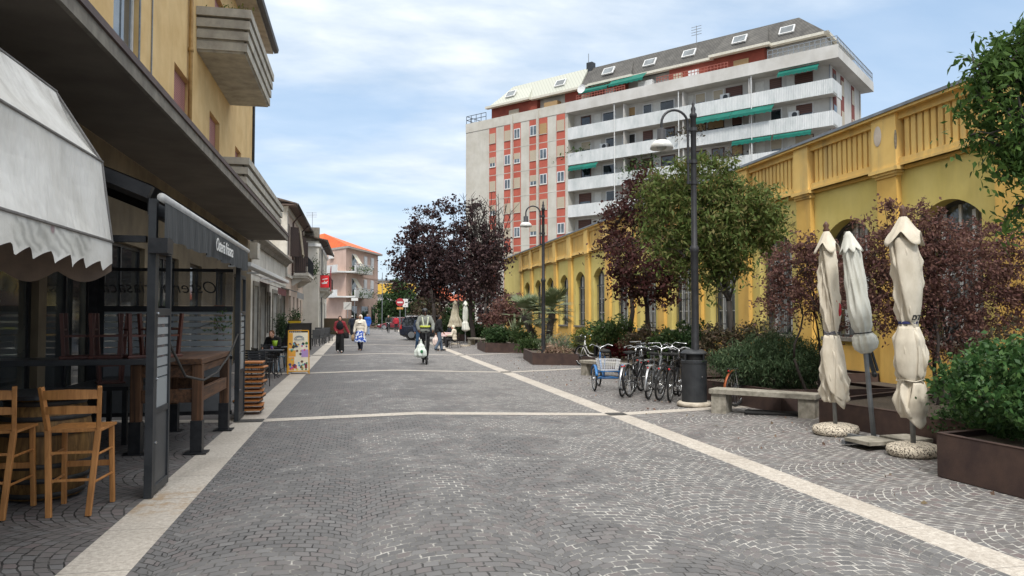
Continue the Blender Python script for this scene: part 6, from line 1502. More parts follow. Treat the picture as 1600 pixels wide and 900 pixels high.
# ------------------------------------------------------------------ bicycles
def wheel(o, y, R, rim_m, x=0, spokes=28, name='wheel', tyre_w=.021):
    def ring(r, n=36): return [(x, y+r*math.cos(2*PI*i/n), R+r*math.sin(2*PI*i/n)) for i in range(n)]
    t_ = MB().tube(ring(R-tyre_w), tyre_w, 8, closed=True).build(name, rubber, o, smooth=True)
    MB().tube(ring(R-tyre_w*2.4), .011, 6, closed=True).build('rim', rim_m, t_, smooth=True)
    m = MB()
    for i in range(spokes):
        a = 2*PI*i/spokes; s_ = (-1)**i; m.tube([(x+s_*.02, y+.02*math.cos(a+.5), R+.02*math.sin(a+.5)), (x, y+(R-.055)*math.cos(a), R+(R-.055)*math.sin(a))], .0016, 3, caps=False)
    m.tube([(x-.04,y,R),(x+.04,y,R)], .022, 8); m.build('spokes', chrome, t_); return t_
def bike(label, loc, rz, frame_m, R=.33, steer=0, basket=None, guard=None, step=False, bars='city', group=None, rack=True, name='bicycle', seat_m=None, lean=0):
    """local: front wheel at +y, rear wheel at -y"""
    o = thing(name, label, 'bicycle', loc, rz, group); o.rotation_euler.x = 0; o.rotation_euler.y = lean
    wb = .53; wheel(o, -wb, R, chrome); wheel(o, wb+.04, R, chrome)
    bbk = Vector((0,-.06,.28)); st_ = Vector((0,-.22,.78)); hd = Vector((0,.40,.80)); hd2 = Vector((0,.44,.62)); rx = Vector((0,-wb,R)); fx = Vector((0,wb+.04,R))
    m = MB()
    if step: m.tube([hd2, (0,.34,.46),(0,.20,.34),bbk], .024, 8); m.tube([hd,(0,.30,.58),(0,.16,.44),(0,-.12,.42)], .016, 8)
    else: m.tube([hd2,bbk], .018, 8); m.tube([hd,st_], .016, 8)
    m.tube([st_,bbk], .017, 8); m.tube([hd+Vector((0,-.02,.05)),hd2], .021, 8)
    for s_ in (-1,1):
        m.tube([bbk+Vector((s_*.03,0,0)), rx+Vector((s_*.06,0,0))], .010, 6); m.tube([st_+Vector((0,0,-.05)), rx+Vector((s_*.06,0,0))], .009, 6)
    m.build('frame', frame_m, o, smooth=True)
    m = MB()
    for s_ in (-1,1): m.tube([hd2+Vector((s_*.03,0,0)), hd2+Vector((s_*.05,.03,-.08)), fx+Vector((s_*.05,0,0))], .011, 6)
    m.build('fork', frame_m, o, smooth=True)
    m = MB(); m.tube([hd, hd+Vector((0,-.04,.20))], .014, 8); top = hd+Vector((0,-.04,.20))
    m.tube([top+Vector((-.30,-.16,-.0)), top+Vector((-.26,-.03,.02)), top+Vector((-.12,.05,.05)), top, top+Vector((.12,.05,.05)), top+Vector((.26,-.03,.02)), top+Vector((.30,-.16,-.0))], .011, 8)
    TS = Matrix.Translation(hd) @ Matrix.Rotation(steer, 4, 'Z') @ Matrix.Translation(-hd)
    m.xf(TS).build('handlebar', chrome, o, smooth=True)
    for s_ in (-1,1): MB().tube([top+Vector((s_*.30,-.06,.005)), top+Vector((s_*.305,-.17,-.005))], .017, 8).xf(TS).build('grip', rubber, o)
    m = MB(); m.tube([st_, st_+Vector((0,-.03,.12))], .012, 8); m.build('seat_post', chrome, o)
    m = MB(); s0 = st_+Vector((0,-.03,.14)); m.loft([[s0+Vector((w_*math.cos(a), y_, .035*math.sin(a)+z_)) for a in [2*PI*i/12 for i in range(12)]] for y_, w_, z_ in ((-.15,.03,.01),(-.13,.10,.015),(-.06,.11,.01),(.03,.06,0),(.12,.03,-.005),(.15,.012,-.01))]); m.build('saddle', seat_m or rubber, o, smooth=True)
    m = MB(); m.tube([bbk+Vector((-.05,0,0)),bbk+Vector((.05,0,0))], .02, 8); m.lathe([(.001,-.002),(.09,-.002),(.09,.002),(.001,.002)], bbk+Vector((.055,0,0)), n=24, M=Euler((0,R_(90),0)).to_matrix())
    m.bar(bbk+Vector((.07,0,0)), bbk+Vector((.07,.11,-.12)), .018,.012); m.bar(bbk+Vector((-.07,0,0)), bbk+Vector((-.07,-.11,.12)), .018,.012); m.bar(bbk+Vector((.05,0,.09)), rx+Vector((.05,0,.04)), .01,.01); m.bar(bbk+Vector((.05,0,-.09)), rx+Vector((.05,0,-.04)), .01,.01)
    m.build('crank', chrome, o)
    MB().cb(bbk+Vector((.11,.11,-.12)),(.09,.07,.02)).cb(bbk+Vector((-.11,-.11,.12)),(.09,.07,.02)).build('pedal', rubber, o)
    if guard:
        for (c_, a0, a1) in ((rx, 20, 200), (fx, 5, 150)):
            m = MB(); rg_ = []
            for i in range(17):
                a = R_(a0+(a1-a0)*i/16) if c_ is rx else R_(a0+(a1-a0)*i/16); r_ = R+.022
                rg_.append([c_+Vector((x_, r_*dr*math.cos(a), r_*dr*math.sin(a))) for x_, dr in ((-.026,.965),(-.018,1.0),(.018,1.0),(.026,.965))])
            m.loft(rg_, close=False, cap=False); g = m.build('mudguard', guard, o, smooth=True); s_ = g.modifiers.new('th','SOLIDIFY'); s_.thickness = .003
    if rack:
        m = MB()
        for s_ in (-1,1): m.tube([(s_*.06,-.26,.70),(s_*.06,-.72,.70)], .007, 6); m.tube([(s_*.06,-.62,.70),(s_*.07,-wb,R)], .006, 6)
        for k in range(4): m.tube([(-.06,-.32-.12*k,.70),(.06,-.32-.12*k,.70)], .006, 6)
        m.build('rack', black if not guard else chrome, o)
        MB().ball((0,-.74,.66),(.022,.014,.018),8).build('tail_light', mat('tail_red', (.5,.02,.02)), o)
    if basket: wire_basket(o, basket, (0,.62,.86), (.34,.26,.24))
    return o
def wire_basket(o, mt, c, d, n=7):
    m = MB(); x, y, z = c; w_, l, h = d
    for k in range(5):
        f = k/4; sx_, sy_ = w_/2*(.8+.2*f), l/2*(.8+.2*f); zz_ = z-h/2+h*f
        m.tube([(x-sx_,y-sy_,zz_),(x+sx_,y-sy_,zz_),(x+sx_,y+sy_,zz_),(x-sx_,y+sy_,zz_)], .004 if k < 4 else .007, 4, closed=True)
    for i in range(n+1):
        f = i/n*2-1
        for s_ in (-1,1):
            m.tube([(x+f*w_/2*.8,y+s_*l/2*.8,z-h/2),(x+f*w_/2,y+s_*l/2,z+h/2)], .0035, 4); m.tube([(x+s_*w_/2*.8,y+f*l/2*.8,z-h/2),(x+s_*w_/2,y+f*l/2,z+h/2)], .0035, 4)
        m.tube([(x+f*w_/2*.8,y-l/2*.8,z-h/2),(x+f*w_/2*.8,y+l/2*.8,z-h/2)], .0035, 4)
    return m.build('basket', mt, o)
paintw = mat('bike_white', (.75,.75,.73), None, .3); paintb = mat('bike_black', (.012,.012,.014), None, .3); paintbl = mat('bike_blue', (.02,.16,.42), (.02,.12,.33), .35); paintg = mat('bike_grey', (.14,.15,.16), None, .35)
gsil = mat('silver_guard', (.55,.56,.57), (.4,.41,.42), .3, .8)
bk = 'bicycles parked behind the litter bin'
q = P(895,571); q2 = P(950,575)
wbk = bike('white step-through electric bicycle with black front basket standing behind the concrete bench', ((q.x+q2.x)/2+.1,(q.y+q2.y)/2,gz(q.x)), math.atan2(-(q.x-q2.x), (q.y-q2.y)), paintw, step=True, R=.34, guard=paintb, basket=black)
MB().box(-.045,.045,-.20,-.10,.36,.72).build('battery', black, wbk)
def bk_at(label, px, py, hd_deg, *a, **k):
    p = P(px, py); th = -YAW - R_(hd_deg) ; d = Vector((-math.sin(th), math.cos(th), 0)); c = p + d*.53
    return bike(label, (c.x, c.y, gz(c.x)), th, *a, group=bk, **k)
bk_at('black bicycle with silver mudguards, leftmost of the black bicycles next to the blue tricycle', 972, 621, 22, paintb, guard=gsil, lean=R_(5), steer=.5)
bk_at('black bicycle with upright chrome handlebar, second of the row from the blue tricycle', 984, 621, 30, paintb, guard=paintb, lean=R_(-3), steer=-.7)
bk_at('grey bicycle with a wide silver rear mudguard in the middle of the row', 1013, 625, 24, paintg, guard=gsil, lean=R_(4), step=True, steer=.3)
bk_at('black bicycle with a bare rear wheel, second from the litter bin', 1030, 627, 30, paintb, lean=R_(6), steer=.9)
bk_at('black bicycle nearest the litter bin, its rear wheel close beside it', 1047, 629, 22, paintb, lean=R_(2), guard=None, basket=black)
bk_at('dark bicycle half hidden in the row, behind the grey one with the silver mudguard', 1002, 612, 34, paintg, lean=R_(8), guard=paintb, steer=-.4)
bk_at('black bicycle with a dark wire basket, deepest in the row behind the others', 1024, 611, 40, paintb, lean=R_(-5), guard=paintb, basket=black, steer=1.1)
bk_at('dark step-through bicycle squeezed behind the black bicycle next to the tricycle', 992, 606, 14, paintg, step=True, lean=R_(7), basket=black, steer=-1.0)
# blue tricycle
tr = P(930,612); tq = P(975,603); th = -YAW+R_(4)
tri = thing('tricycle', 'blue adult tricycle with white wire basket seen from behind beside the black bicycles', 'tricycle', (tr.x+.32,tr.y+.02,gz(tr.x+.3)), th)
Rt = .29
for x_ in (-.32,.32): wheel(tri, 0, Rt, chrome, x=x_)
wheel(tri, 1.15, Rt, chrome)
m = MB(); m.tube([(-.32,0,Rt),(.32,0,Rt)], .014, 8); m.tube([(-.25,0,Rt),(-.1,.35,.30),(0,.5,.28)], .015, 8); m.tube([(.25,0,Rt),(.1,.35,.30),(0,.5,.28)], .015, 8)
m.tube([(0,.5,.28),(0,.38,.78)], .017, 8); m.tube([(0,.5,.28),(0,.8,.42),(0,.98,.68)], .022, 8); m.tube([(0,.97,.86),(0,1.02,.62),(0,1.15,Rt)], .016, 8)
m.tube([(-.25,-.2,.46),(.25,-.2,.46),(.25,.25,.46),(-.25,.25,.46)], .010, 6, closed=True); m.tube([(-.25,0,Rt),(-.25,0,.46)], .010, 6); m.tube([(.25,0,Rt),(.25,0,.46)], .010, 6); m.tube([(-.25,-.05,.30),(.25,-.05,.30)], .012,6)
m.build('frame', paintbl, tri, smooth=True)
for x_ in (-.32,.32):
    m = MB(); m.loft([[(x_+dx, (Rt+.025)*math.cos(a), Rt+(Rt+.025)*math.sin(a)) for dx in (-.03,0,.03)] for a in [R_(15+i*10) for i in range(16)]], close=False, cap=False); g = m.build('mudguard', paintbl, tri, smooth=True); g.modifiers.new('th','SOLIDIFY').thickness = .004
wire_basket(tri, mat('white_wire', (.8,.8,.8), None, .4), (0,.02,.60), (.50,.44,.24), 10)
m = MB(); m.tube([(-.28,.82,1.0),(-.2,.97,1.03),(0,.96,.95),(.2,.97,1.03),(.28,.82,1.0)], .012, 8); m.tube([(0,.97,.86),(0,.96,.95)], .014, 8); m.build('handlebar', chrome, tri, smooth=True)
MB().tube([(0,.38,.78),(0,.36,.86)],.012,6).ball((0,.34,.89),(.13,.15,.05),14).build('saddle', rubber, tri, smooth=True)
# bicycle whose tail shows behind the bench
cb_ = bike('bicycle with copper-brown mudguard half buried in the rosemary behind the concrete bench', ctr(7.3, 12.85), R_(-62), paintb, guard=mat('copper_guard', S('#b5673f'), S('#8f4c2c'), .4, .4))
# ------------------------------------------------------------------ cafe furniture on the left
cg = mat('cafe_grey_metal', (.10,.105,.11), (.16,.165,.17), .5, .4)
def cafe_chair(mt=black):
    o = thing('cafe_chair', '', 'chair')
    MB().box(-.21,.21,-.20,.21,.435,.455).build('seat', mt, o, bevel=.005)
    m = MB()
    for z in (.56,.62,.68,.74,.80): m.bar((-.20,-.215-.12*(z-.45),z),(.20,-.215-.12*(z-.45),z), .008,.042)
    m.build('backrest', mt, o)
    for x, y in ((-.20,.20),(.20,.20)): MB().tube([(x*1.05,y*1.08,0),(x,y,.45),(x*1.08,y*.95,.64)], .011, 6).build('leg', mt, o)
    for x in (-.20,.20): MB().tube([(x*1.1,-.28,0),(x,-.2,.45),(x,-.265,.84)], .011, 6).build('leg', mt, o)
    MB().bar((-.22,.19,.645),(-.20,-.24,.66), .035,.012).bar((.22,.19,.645),(.20,-.24,.66), .035,.012).build('armrest', mt, o)
    return o
ch0 = cafe_chair(); cgp = 'grey and black metal chairs outside the cafe'
def gp_(px, py): q = P(px, py); return (q.x, q.y, gz(q.x))
chs = [(404,603,200,'dark slatted metal chair closest to the stack of orange folding chairs'), (412,592,-60,'black metal armchair just behind the chair nearest the orange stack'), (421,586,110,'black metal armchair on the street side of the near cafe table'), (446,571,90,'grey metal chair between the seated guest and the yellow menu board'), (415,580,20,'slatted black chair on the wall side of the near cafe table'), (398,597,-20,'dark green slatted chair beside the wall, partly hidden by the orange stack')]
for i, (x, y, a, l) in enumerate(chs):
    if i == 0: ch0.location = gp_(x, y); ch0.rotation_euler.z = R_(a); ch0['label'] = l; ch0['group'] = cgp
    else: dup(ch0, gp_(x, y), R_(a), l)
def cafe_table(label, loc, w_=.62, mt=darkgrey, rz=0):
    o = thing('cafe_table', label, 'table', loc, rz, 'small tables outside the cafe')
    MB().box(-w_/2,w_/2,-w_/2,w_/2,.72,.745).build('table_top', mt, o, bevel=.004)
    for a in (0,1,2,3):
        an = PI/4+a*PI/2; MB().tube([(.03*math.cos(an),.03*math.sin(an),.72),(.03*math.cos(an),.03*math.sin(an),.12),(.30*math.cos(an),.30*math.sin(an),.0)], .014, 6).build('leg', black, o)
    return o
t1 = cafe_table('small dark square cafe table next to the seated guest with a lime cup', gp_(424,589)); tb2 = cafe_table('dark cafe table between the seated guest and the yellow menu board', gp_(446,580), .8)
z1 = gz(-3)+.746
def cup(label, p, r, h, col, cat='cup'):
    o = thing('cup', label, cat, p); MB().lathe([(r*.7,0),(r*.75,.005),(r,h),(r*.9,h),(r*.65,.01)], n=14).build('body', mat('cup_'+col[1:], S(col), None, .4), o, smooth=True); return o
cup('lime green ice bucket on the dark cafe table', (tb2.location.x-.3, tb2.location.y-.2, z1), .09, .18, '#9fc531', 'bucket')
cup('small white cup on the dark cafe table', (tb2.location.x+.15, tb2.location.y-.1, z1), .04, .06, '#e8e8e4')
cup('purple candle glass on the near cafe table', (t1.location.x, t1.location.y, z1), .04, .09, '#5d4a8c', 'glass')
sb = thing('stool', 'light blue metal stool between the cafe tables', 'stool', gp_(436,580)); lb_ = mat('light_blue_paint', S('#8fb2d0'), None, .5)
MB().lathe([(.001,.44),(.17,.44),(.17,.47),(.001,.47)], n=16).build('seat', lb_, sb)
for a in range(4): MB().tube([(.13*math.cos(a*PI/2),.13*math.sin(a*PI/2),.44),(.19*math.cos(a*PI/2),.19*math.sin(a*PI/2),0)], .012, 6).build('leg', lb_, sb)
# menu board
pm = P(466,584); ab_ = thing('menu_board', 'yellow-framed pavement menu board covered in colourful ice-cream pictures', 'sign board', pm, R_(8))
yl = mat('board_yellow', S('#e0a21c'), S('#cf9214'), .5); mbW, mbH = .60, 1.26
m = MB(); m.bar((-mbW/2,-.10,0),(-mbW/2+.02,.06,mbH), .03); m.bar((mbW/2,-.10,0),(mbW/2-.02,.06,mbH), .03); m.bar((-mbW/2+.02,.06,mbH),(mbW/2-.02,.06,mbH), .03); m.bar((-mbW/2,-.09,.08),(mbW/2,-.09,.08), .03)
m.bar((-mbW/2,.28,0),(-mbW/2+.02,.08,mbH-.02), .03); m.bar((mbW/2,.28,0),(mbW/2-.02,.08,mbH-.02), .03); m.build('frame', yl, ab_)
Mf = frame_M((0,-.095,.09), (1,0,0), (0,.16,mbH)); 
MB().box(-.29,.29,.0,1.12,-.01,.0,0,Mf).build('poster', mat('poster_white', S('#efe7d6'), S('#e8d9b8'), .5), ab_)
m = MB(); m.box(-.29,-.16,.66,1.11,.002,.005,0,Mf); m.box(-.29,-.12,.02,.40,.002,.005,0,Mf); m.box(-.29,-.08,.42,.60,.002,.005,0,Mf); m.build('poster_panel', mat('poster_orange', S('#eab33a'), S('#e89a35'), .5), ab_)
m = MB(); m.box(.08,.28,.40,.62,.002,.005,0,Mf); m.build('poster_panel', mat('poster_lilac', S('#b393c9'), None, .5), ab_)
rr = random.Random(5); pc = ['#7d2f2b','#3d7d3a','#d65a8a','#5aa7c9','#6b3f2a','#e8d06a','#1f2a2a','#b84a3a','#7ac0b0','#4a3a7a']
m = MB(); pms = [mat('pic%d' % i, S(c_), None, .5) for i, c_ in enumerate(pc)]
for i in range(58):
    r = rr.choice(((.66,.8),(.42,.62),(.05,.38),(.70,.82),(.08,.2),(.04,.12))); x = rr.uniform(-.25,.25); y = rr.uniform(*r); s = rr.uniform(.016,.046); k = rr.randint(4,9)
    m.lathe([(.0008,.0058),(s,.006),(s,.008),(.001,.009)], n=k, c=(x,y,0), m=i % len(pms))
m.xf(Mf).build('printed_pictures', pms, ab_)
m = MB(); m.tube([(.02+.13*math.cos(a),.92+.10*math.sin(a),.008) for a in [PI*i/12 for i in range(13)]], .008, 5); m.tube([(.02+.09*math.cos(a),.92+.07*math.sin(a),.008) for a in [PI*i/12 for i in range(13)]], .006, 5); m.bar((-.12,.91,.006),(.16,.91,.006),.01,.004)
for k in range(9): m.bar((-.10+.03*k,.87,.006),(-.09+.03*k,.885,.006),.008,.004)
m.xf(Mf).build('logo', mat('logo_blue', S('#5a7a95'), None, .5), ab_)
# black planter screens with plants beside the cafe
for i, (xa, xb, yb_, l) in enumerate(((451,486,547,'black planter screen with white scroll pattern behind the menu board'),)):
    a, b = P(xa, yb_+3), P(xb, yb_); d = b-a; d.z = 0; Ln = d.length; o = thing('planter_screen', l, 'planter', (a.x,a.y,gz(a.x)), math.atan2(d.y,d.x))
    MB().box(0,Ln,0,.06,.05,1.25).box(0,.06,-.02,.4,0,1.3).box(Ln-.06,Ln,-.02,.4,0,1.3).box(0,Ln,-.03,.1,1.25,1.31).box(.06,Ln-.06,.1,.4,.02,.45).build('panel', black, o)
    m = MB()
    for k in range(3):
        for s_ in (-1,1):
            m.tube([(.25+k*.42+s_*(.02+.12*math.sin(t_*1.6)), -.012, .72+.28*t_) for t_ in [i_/8*2-1 for i_ in range(9)]], .008, 4)
            m.tube([(.25+k*.42+s_*.09+.05*math.cos(t_), -.012, .95+.05*math.sin(t_)) for t_ in [i_/10*6 for i_ in range(11)]], .007, 4)
    m.build('scroll_pattern', white, o)
yp = D(460,508,35.5); yo = thing('flower_box', 'yellow flower box standing on the black planter screen', 'flower box', yp); MB().prism([(-.26,0),(.26,0),(.30,.2),(-.30,.2)], -.12, .12).build('box', mat('box_yellow', S('#d8ae1c')), yo); leaf_mesh('foliage', rg.normal(size=(60,3))*np.array([.15,.06,.06])+np.array([0,0,.24]), .08, lf_brn, yo, 2)
wick = mat('dark_wicker', (.06,.062,.065), (.035,.036,.038), .8, scale=40, bump=.4)
wc = thing('wicker_chair', '', 'chair'); MB().box(-.25,.25,-.24,.25,.38,.45).build('seat', wick, wc, bevel=.01); MB().box(-.25,.25,-.28,-.22,.45,.90).build('backrest', wick, wc, bevel=.015); MB().box(-.28,-.24,-.26,.22,.62,.66).box(.24,.28,-.26,.22,.62,.66).build('armrest', wick, wc)
for x in (-.23,.23):
    for y in (-.24,.22): MB().box(x-.02,x+.02,y-.02,y+.02,0,.38).build('leg', wick, wc)
for i, (x, y, a, l) in enumerate(((490,541,150,'dark wicker chair nearest to the menu board'), (499,538,170,'dark wicker chair, second of the row along the stone strip'), (506,536,160,'dark wicker chair, third of the row along the stone strip'), (512,533,200,'dark wicker chair at the far end of the row, left of the woman in black'), (496,533,20,'dark wicker chair on the wall side of the outdoor tables'))):
    loc = gp_(x, y)
    if i == 0: wc.location = loc; wc.rotation_euler.z = R_(a); wc['label'] = l; wc['group'] = 'dark wicker chairs beyond the menu board'
    else: dup(wc, loc, R_(a), l)
wt = cafe_table('dark table among the wicker chairs', gp_(503,535), .7)
# wooden board leaning by the wall past the terrace
wl = thing('wooden_board', 'tall rough brown wooden board leaning on the wall past the far terrace post', 'board', (-3.75, 21.6, gz(-3.7)), R_(10)); MB().box(-.14,.14,-.03,.03,0,1.95).build('plank', wood('rough_plank', S('#7a5233'), S('#4d3220')), wl, bevel=.01)
# road signs at the far end
def pole_sign(name, label, px, pyb, zc, kind, ytop):
    b = D(px, 493, zc); b.z = gz(b.x); H = CAM_H+(493-ytop)*zc/FPX-b.z; o = thing(name, label, 'sign', b, -YAW)
    MB().cyl((0,0,0),.035,H-.05,8).build('pole', steel, o)
    if kind == 'noentry':
        MB().lathe([(.001,0),(.38,0),(.38,.02),(.001,.02)], (0,-.04,H-.38), n=28, M=Euler((R_(90),0,0)).to_matrix()).build('disc', mat('dull_sign_red', S('#a83038')), o)
        MB().box(-.26,.26,-.068,-.062,H-.46,H-.32).build('bar', white, o); MB().box(-.3,.3,-.05,-.04,H-1.05,H-.85).build('plate', mat('orange_plate', S('#c98a4a')), o)
    elif kind == 'white': MB().box(-.24,.24,-.05,-.03,H-.78,H).build('plate', white, o)
    elif kind == 'park': MB().box(-.42,.42,-.05,-.03,H-.8,H).build('plate', mat('sign_grey', S('#b9b6b0')), o); MB().bar((-.3,-.056,H-.7),(.3,-.056,H-.1),.06,.01).build('symbol', blk, o)
    return o
pole_sign('no_entry_sign', 'round red no-entry sign with white bar on a thin pole', 625, 0, 70, 'noentry', 466)
pole_sign('road_sign', 'blank white rectangular sign right of the no-entry sign', 633.5, 0, 70, 'white', 467)
pole_sign('road_sign', 'grey square road sign with diagonal black stroke in front of the pink house', 543, 0, 78, 'park', 472)
q = pole_sign('light_pole', 'tall thin pale pole beyond the cyclist', 597, 0, 80, 'none', 425)
fs = D(554,493,80); fs.z = 0; fo = thing('floodlight', 'small square floodlight on a post in front of the pink house', 'lamp', fs); MB().cyl((0,0,0),.04,3.4,8).build('pole', steel, fo); MB().box(-.35,.35,-.1,.1,3.3,3.6).build('lamp_head', white, fo)
# ------------------------------------------------------------------ cars
def car(label, loc, rz, paint, L_=4.6, H=1.66, W=1.88, suv=True):
    o = thing('parked_car', label, 'car', loc, rz); h2 = L_/2; g = .22 if suv else .17; belt = H*.60
    # local x: forward. body: lofted cross sections
    def sec(x, zb, zt, w_): return [(x,-w_*.86,zb),(x,-w_*.99,zb+.12),(x,-w_,(zb+zt)/2),(x,-w_*.95,zt-.06),(x,-w_*.86,zt),(x,w_*.86,zt),(x,w_*.95,zt-.06),(x,w_,(zb+zt)/2),(x,w_*.99,zb+.12),(x,w_*.86,zb)]
    hw = W/2; S_ = [(-h2,.48,belt-.22,hw*.80),(-h2+.06,.32,belt-.08,hw*.92),(-h2+.35,g,belt,hw),(-h2+1.2,g,belt+.01,hw),(0,g,belt-.01,hw),(.9,g,belt-.05,hw),(h2-1.0,g,belt-.09,hw*.99),(h2-.35,g+.02,belt-.24,hw*.93),(h2-.08,.30,belt-.38,hw*.80),(h2,.42,belt-.45,hw*.66)]
    MB().loft([sec(*s) for s in S_]).build('body', paint, o, smooth=False, bevel=.03)
    def gs(x, w_, z): return (x,-w_,z), (x,w_,z)
    r0, r1 = -h2+.10, h2-1.55; ts = [(-h2+.12,hw*.84,belt-.02),(-h2+.55,hw*.72,H-.05),(.35,hw*.70,H),(h2-1.75,hw*.84,belt-.06)]
    m = MB(); top = [(x,w_,z) for x,w_,z in ((-h2+.42,hw*.70,H-.07),(-.6,hw*.72,H),(.25,hw*.70,H-.02))]; bot = [(-h2+.08,hw*.86,belt-.03),(-.6,hw*.90,belt-.02),(h2-1.30,hw*.86,belt-.10)]
    vs = [p for x,w_,z in bot for p in gs(x,w_,z)] + [p for x,w_,z in top for p in gs(x,w_,z)]
    m.add(vs, [(0,1,7,6),(4,10,11,5),(0,6,8,2),(2,8,10,4),(1,3,9,7),(3,5,11,9),(6,7,9,8),(8,9,11,10)]); m.build('greenhouse', glass('car_glass', (.012,.014,.016), .04), o)
    m = MB()
    for s_ in (-1,1):
        for (a, b) in (((-h2+.08,hw*.87,belt-.02),(-h2+.42,hw*.71,H-.06)), ((-1.15,hw*.89,belt),(-1.0,hw*.72,H-.02)), ((0.05,hw*.90,belt),(.0,hw*.72,H-.01)), ((h2-1.30,hw*.865,belt-.09),(.28,hw*.71,H-.02)), ((-h2+.42,hw*.72,H-.06),(.28,hw*.72,H-.01))):
            m.bar((a[0],s_*a[1],a[2]),(b[0],s_*b[1],b[2]), .09,.05)
    m.box(-h2+.42,.25,-hw*.68,hw*.68,H-.035,H+.012); m.build('roof', paint, o, bevel=.02)
    MB().bar((-h2+.55,-hw*.66,H+.05),(.1,-hw*.66,H+.06),.03).bar((-h2+.55,hw*.66,H+.05),(.1,hw*.66,H+.06),.03).build('roof_rail', chrome, o)
    m = MB()
    for s_ in (-1,1): m.box(-h2-.005,-h2+.20,s_*hw*.80-.12,s_*hw*.80+.12,belt-.30,belt+.02) if not suv else m.prism([(-h2+.02,belt-.25),(-h2+.18,belt-.22),(-h2+.16,belt+.10),(-h2+.08,belt+.02)], s_*hw*.87-.08, s_*hw*.87+.08)
    m.build('tail_light', mat('tail_red', (.5,.02,.02)), o)
    m = MB()
    for s_ in (-1,1): m.box(h2-.38,h2-.12,s_*hw*.72-.14,s_*hw*.72+.14,belt-.34,belt-.24)
    m.build('headlight', mat('headlight_glass', (.6,.62,.64), None, .1), o)
    for x in (-h2+.85, h2-.92):
        for s_ in (-1,1):
            Mr = Euler((R_(90),0,0)).to_matrix(); R2 = .345 if suv else .31; y0 = s_*hw*.97
            wh = MB().lathe([(.20,-.11),(R2-.03,-.11),(R2,-.07),(R2,.07),(R2-.03,.11),(.20,.11)], (x,y0-s_*.09,R2), n=28, M=Mr).build('wheel', rubber, o, smooth=True)
            m = MB(); yo_ = y0+s_*.025; m.lathe([(.20,-.01),(.225,-.01),(.225,.01),(.20,.01)], (x,yo_,R2), n=28, M=Mr)
            for k in range(5): a = 2*PI*k/5; m.bar((x,yo_,R2),(x+.21*math.cos(a),yo_,R2+.21*math.sin(a)), .02,.06, up=(0,1,0))
            m.lathe([(.001,-.02),(.05,-.02),(.05,.02),(.001,.02)], (x,yo_,R2), n=12, M=Mr); m.build('rim', mat('alloy_rim', (.45,.46,.47), (.35,.36,.37), .35, .8), wh)
            MB().lathe([(R2+.005,-.0),(R2+.06,.0),(R2+.06,.012),(R2+.005,.012)], (x,y0+s_*.012,R2), n=28, M=Mr, cap=False).build('arch', black, o)
    MB().box(-h2+.3,h2-.4,-hw*.985,hw*.985,g-.02,g+.10).build('sill_trim', mat('trim_plastic', (.03,.03,.032)), o)
    return o
cp_ = P(618,531); th = -YAW+R_(5); d = Vector((math.cos(th),math.sin(th),0)); nrm = Vector((-d.y,d.x,0))
car('dark navy SUV seen from its side and rear, crossing the street behind the scooter rider', (cp_.x+.35+d.x*2.2+nrm.x*.9, cp_.y+d.y*2.2+nrm.y*.9, gz(cp_.x)), th, mat('car_navy', (.018,.024,.042), (.015,.02,.036), .16))
q = D(614,493,93); car('dark red hatchback parked far away beside the hedge', (q.x,q.y,gz(q.x)), PI-YAW+R_(8), mat('car_red', (.16,.015,.022), (.12,.012,.018), .2), 3.9, 1.5, 1.7, suv=False)
# ------------------------------------------------------------------ people
skin_l = mat('skin_light', S('#c79a82'), S('#b58670'), .6); skin_d = mat('skin_dark', S('#6b4936'), S('#573a2b'), .6); skin_m = mat('skin_medium', S('#9a6f55'), S('#875f47'), .6)
def cloth(n, h, h2=None, k=1): return mat('cloth_'+n, S(h, k), S(h2, k) if h2 else tuple(x*.75 for x in S(h, k)), .9, scale=6, bump=.15, bscale=20)
def limb(m, pts, rs, n=10):
    m.tube(pts, rs, n)
    for p, r in zip(pts, rs): m.ball(p, r*.99, n)
def hand(m, w_, d, side, curl=.5):
    d = Vector(d).normalized(); sd = Vector((side,0,0)); sd = (sd - d*sd.dot(d)); sd = sd.normalized() if sd.length > .1 else Vector((0,1,0)); fw = d.cross(sd)
    p = Vector(w_)+d*.05; m.ball(p, (.036,.026,.048), 8)
    for i, (o_, l) in enumerate(((-.027,.062),(-.009,.075),(.009,.07),(.026,.055))):
        a = Vector(w_)+d*.08+fw*o_; b = a+d*l*.55; c = b+(d*(1-curl)-sd*curl).normalized()*l*.5; m.tube([a,b,c],[.0105,.0095,.008],6)
    a = Vector(w_)+d*.035-fw*.03; m.tube([a, a-fw*.03+d*.03, a-fw*.035+d*.06],[.012,.011,.009],6)
DEF = dict(pelvis=(0,0,.93), chest=(0,.0,1.30), neck=(0,0,1.48), head=(0,.015,1.62),
  sh=((-.18,0,1.42),(.18,0,1.42)), el=((-.25,-.02,1.14),(.25,-.02,1.14)), wr=((-.24,.08,.90),(.24,.08,.90)),
  hip=((-.09,0,.92),(.09,0,.92)), kn=((-.10,.03,.50),(.10,.03,.50)), an=((-.10,-.02,.09),(.10,-.02,.09)), toe=((-.11,.16,.04),(.11,.16,.04)))
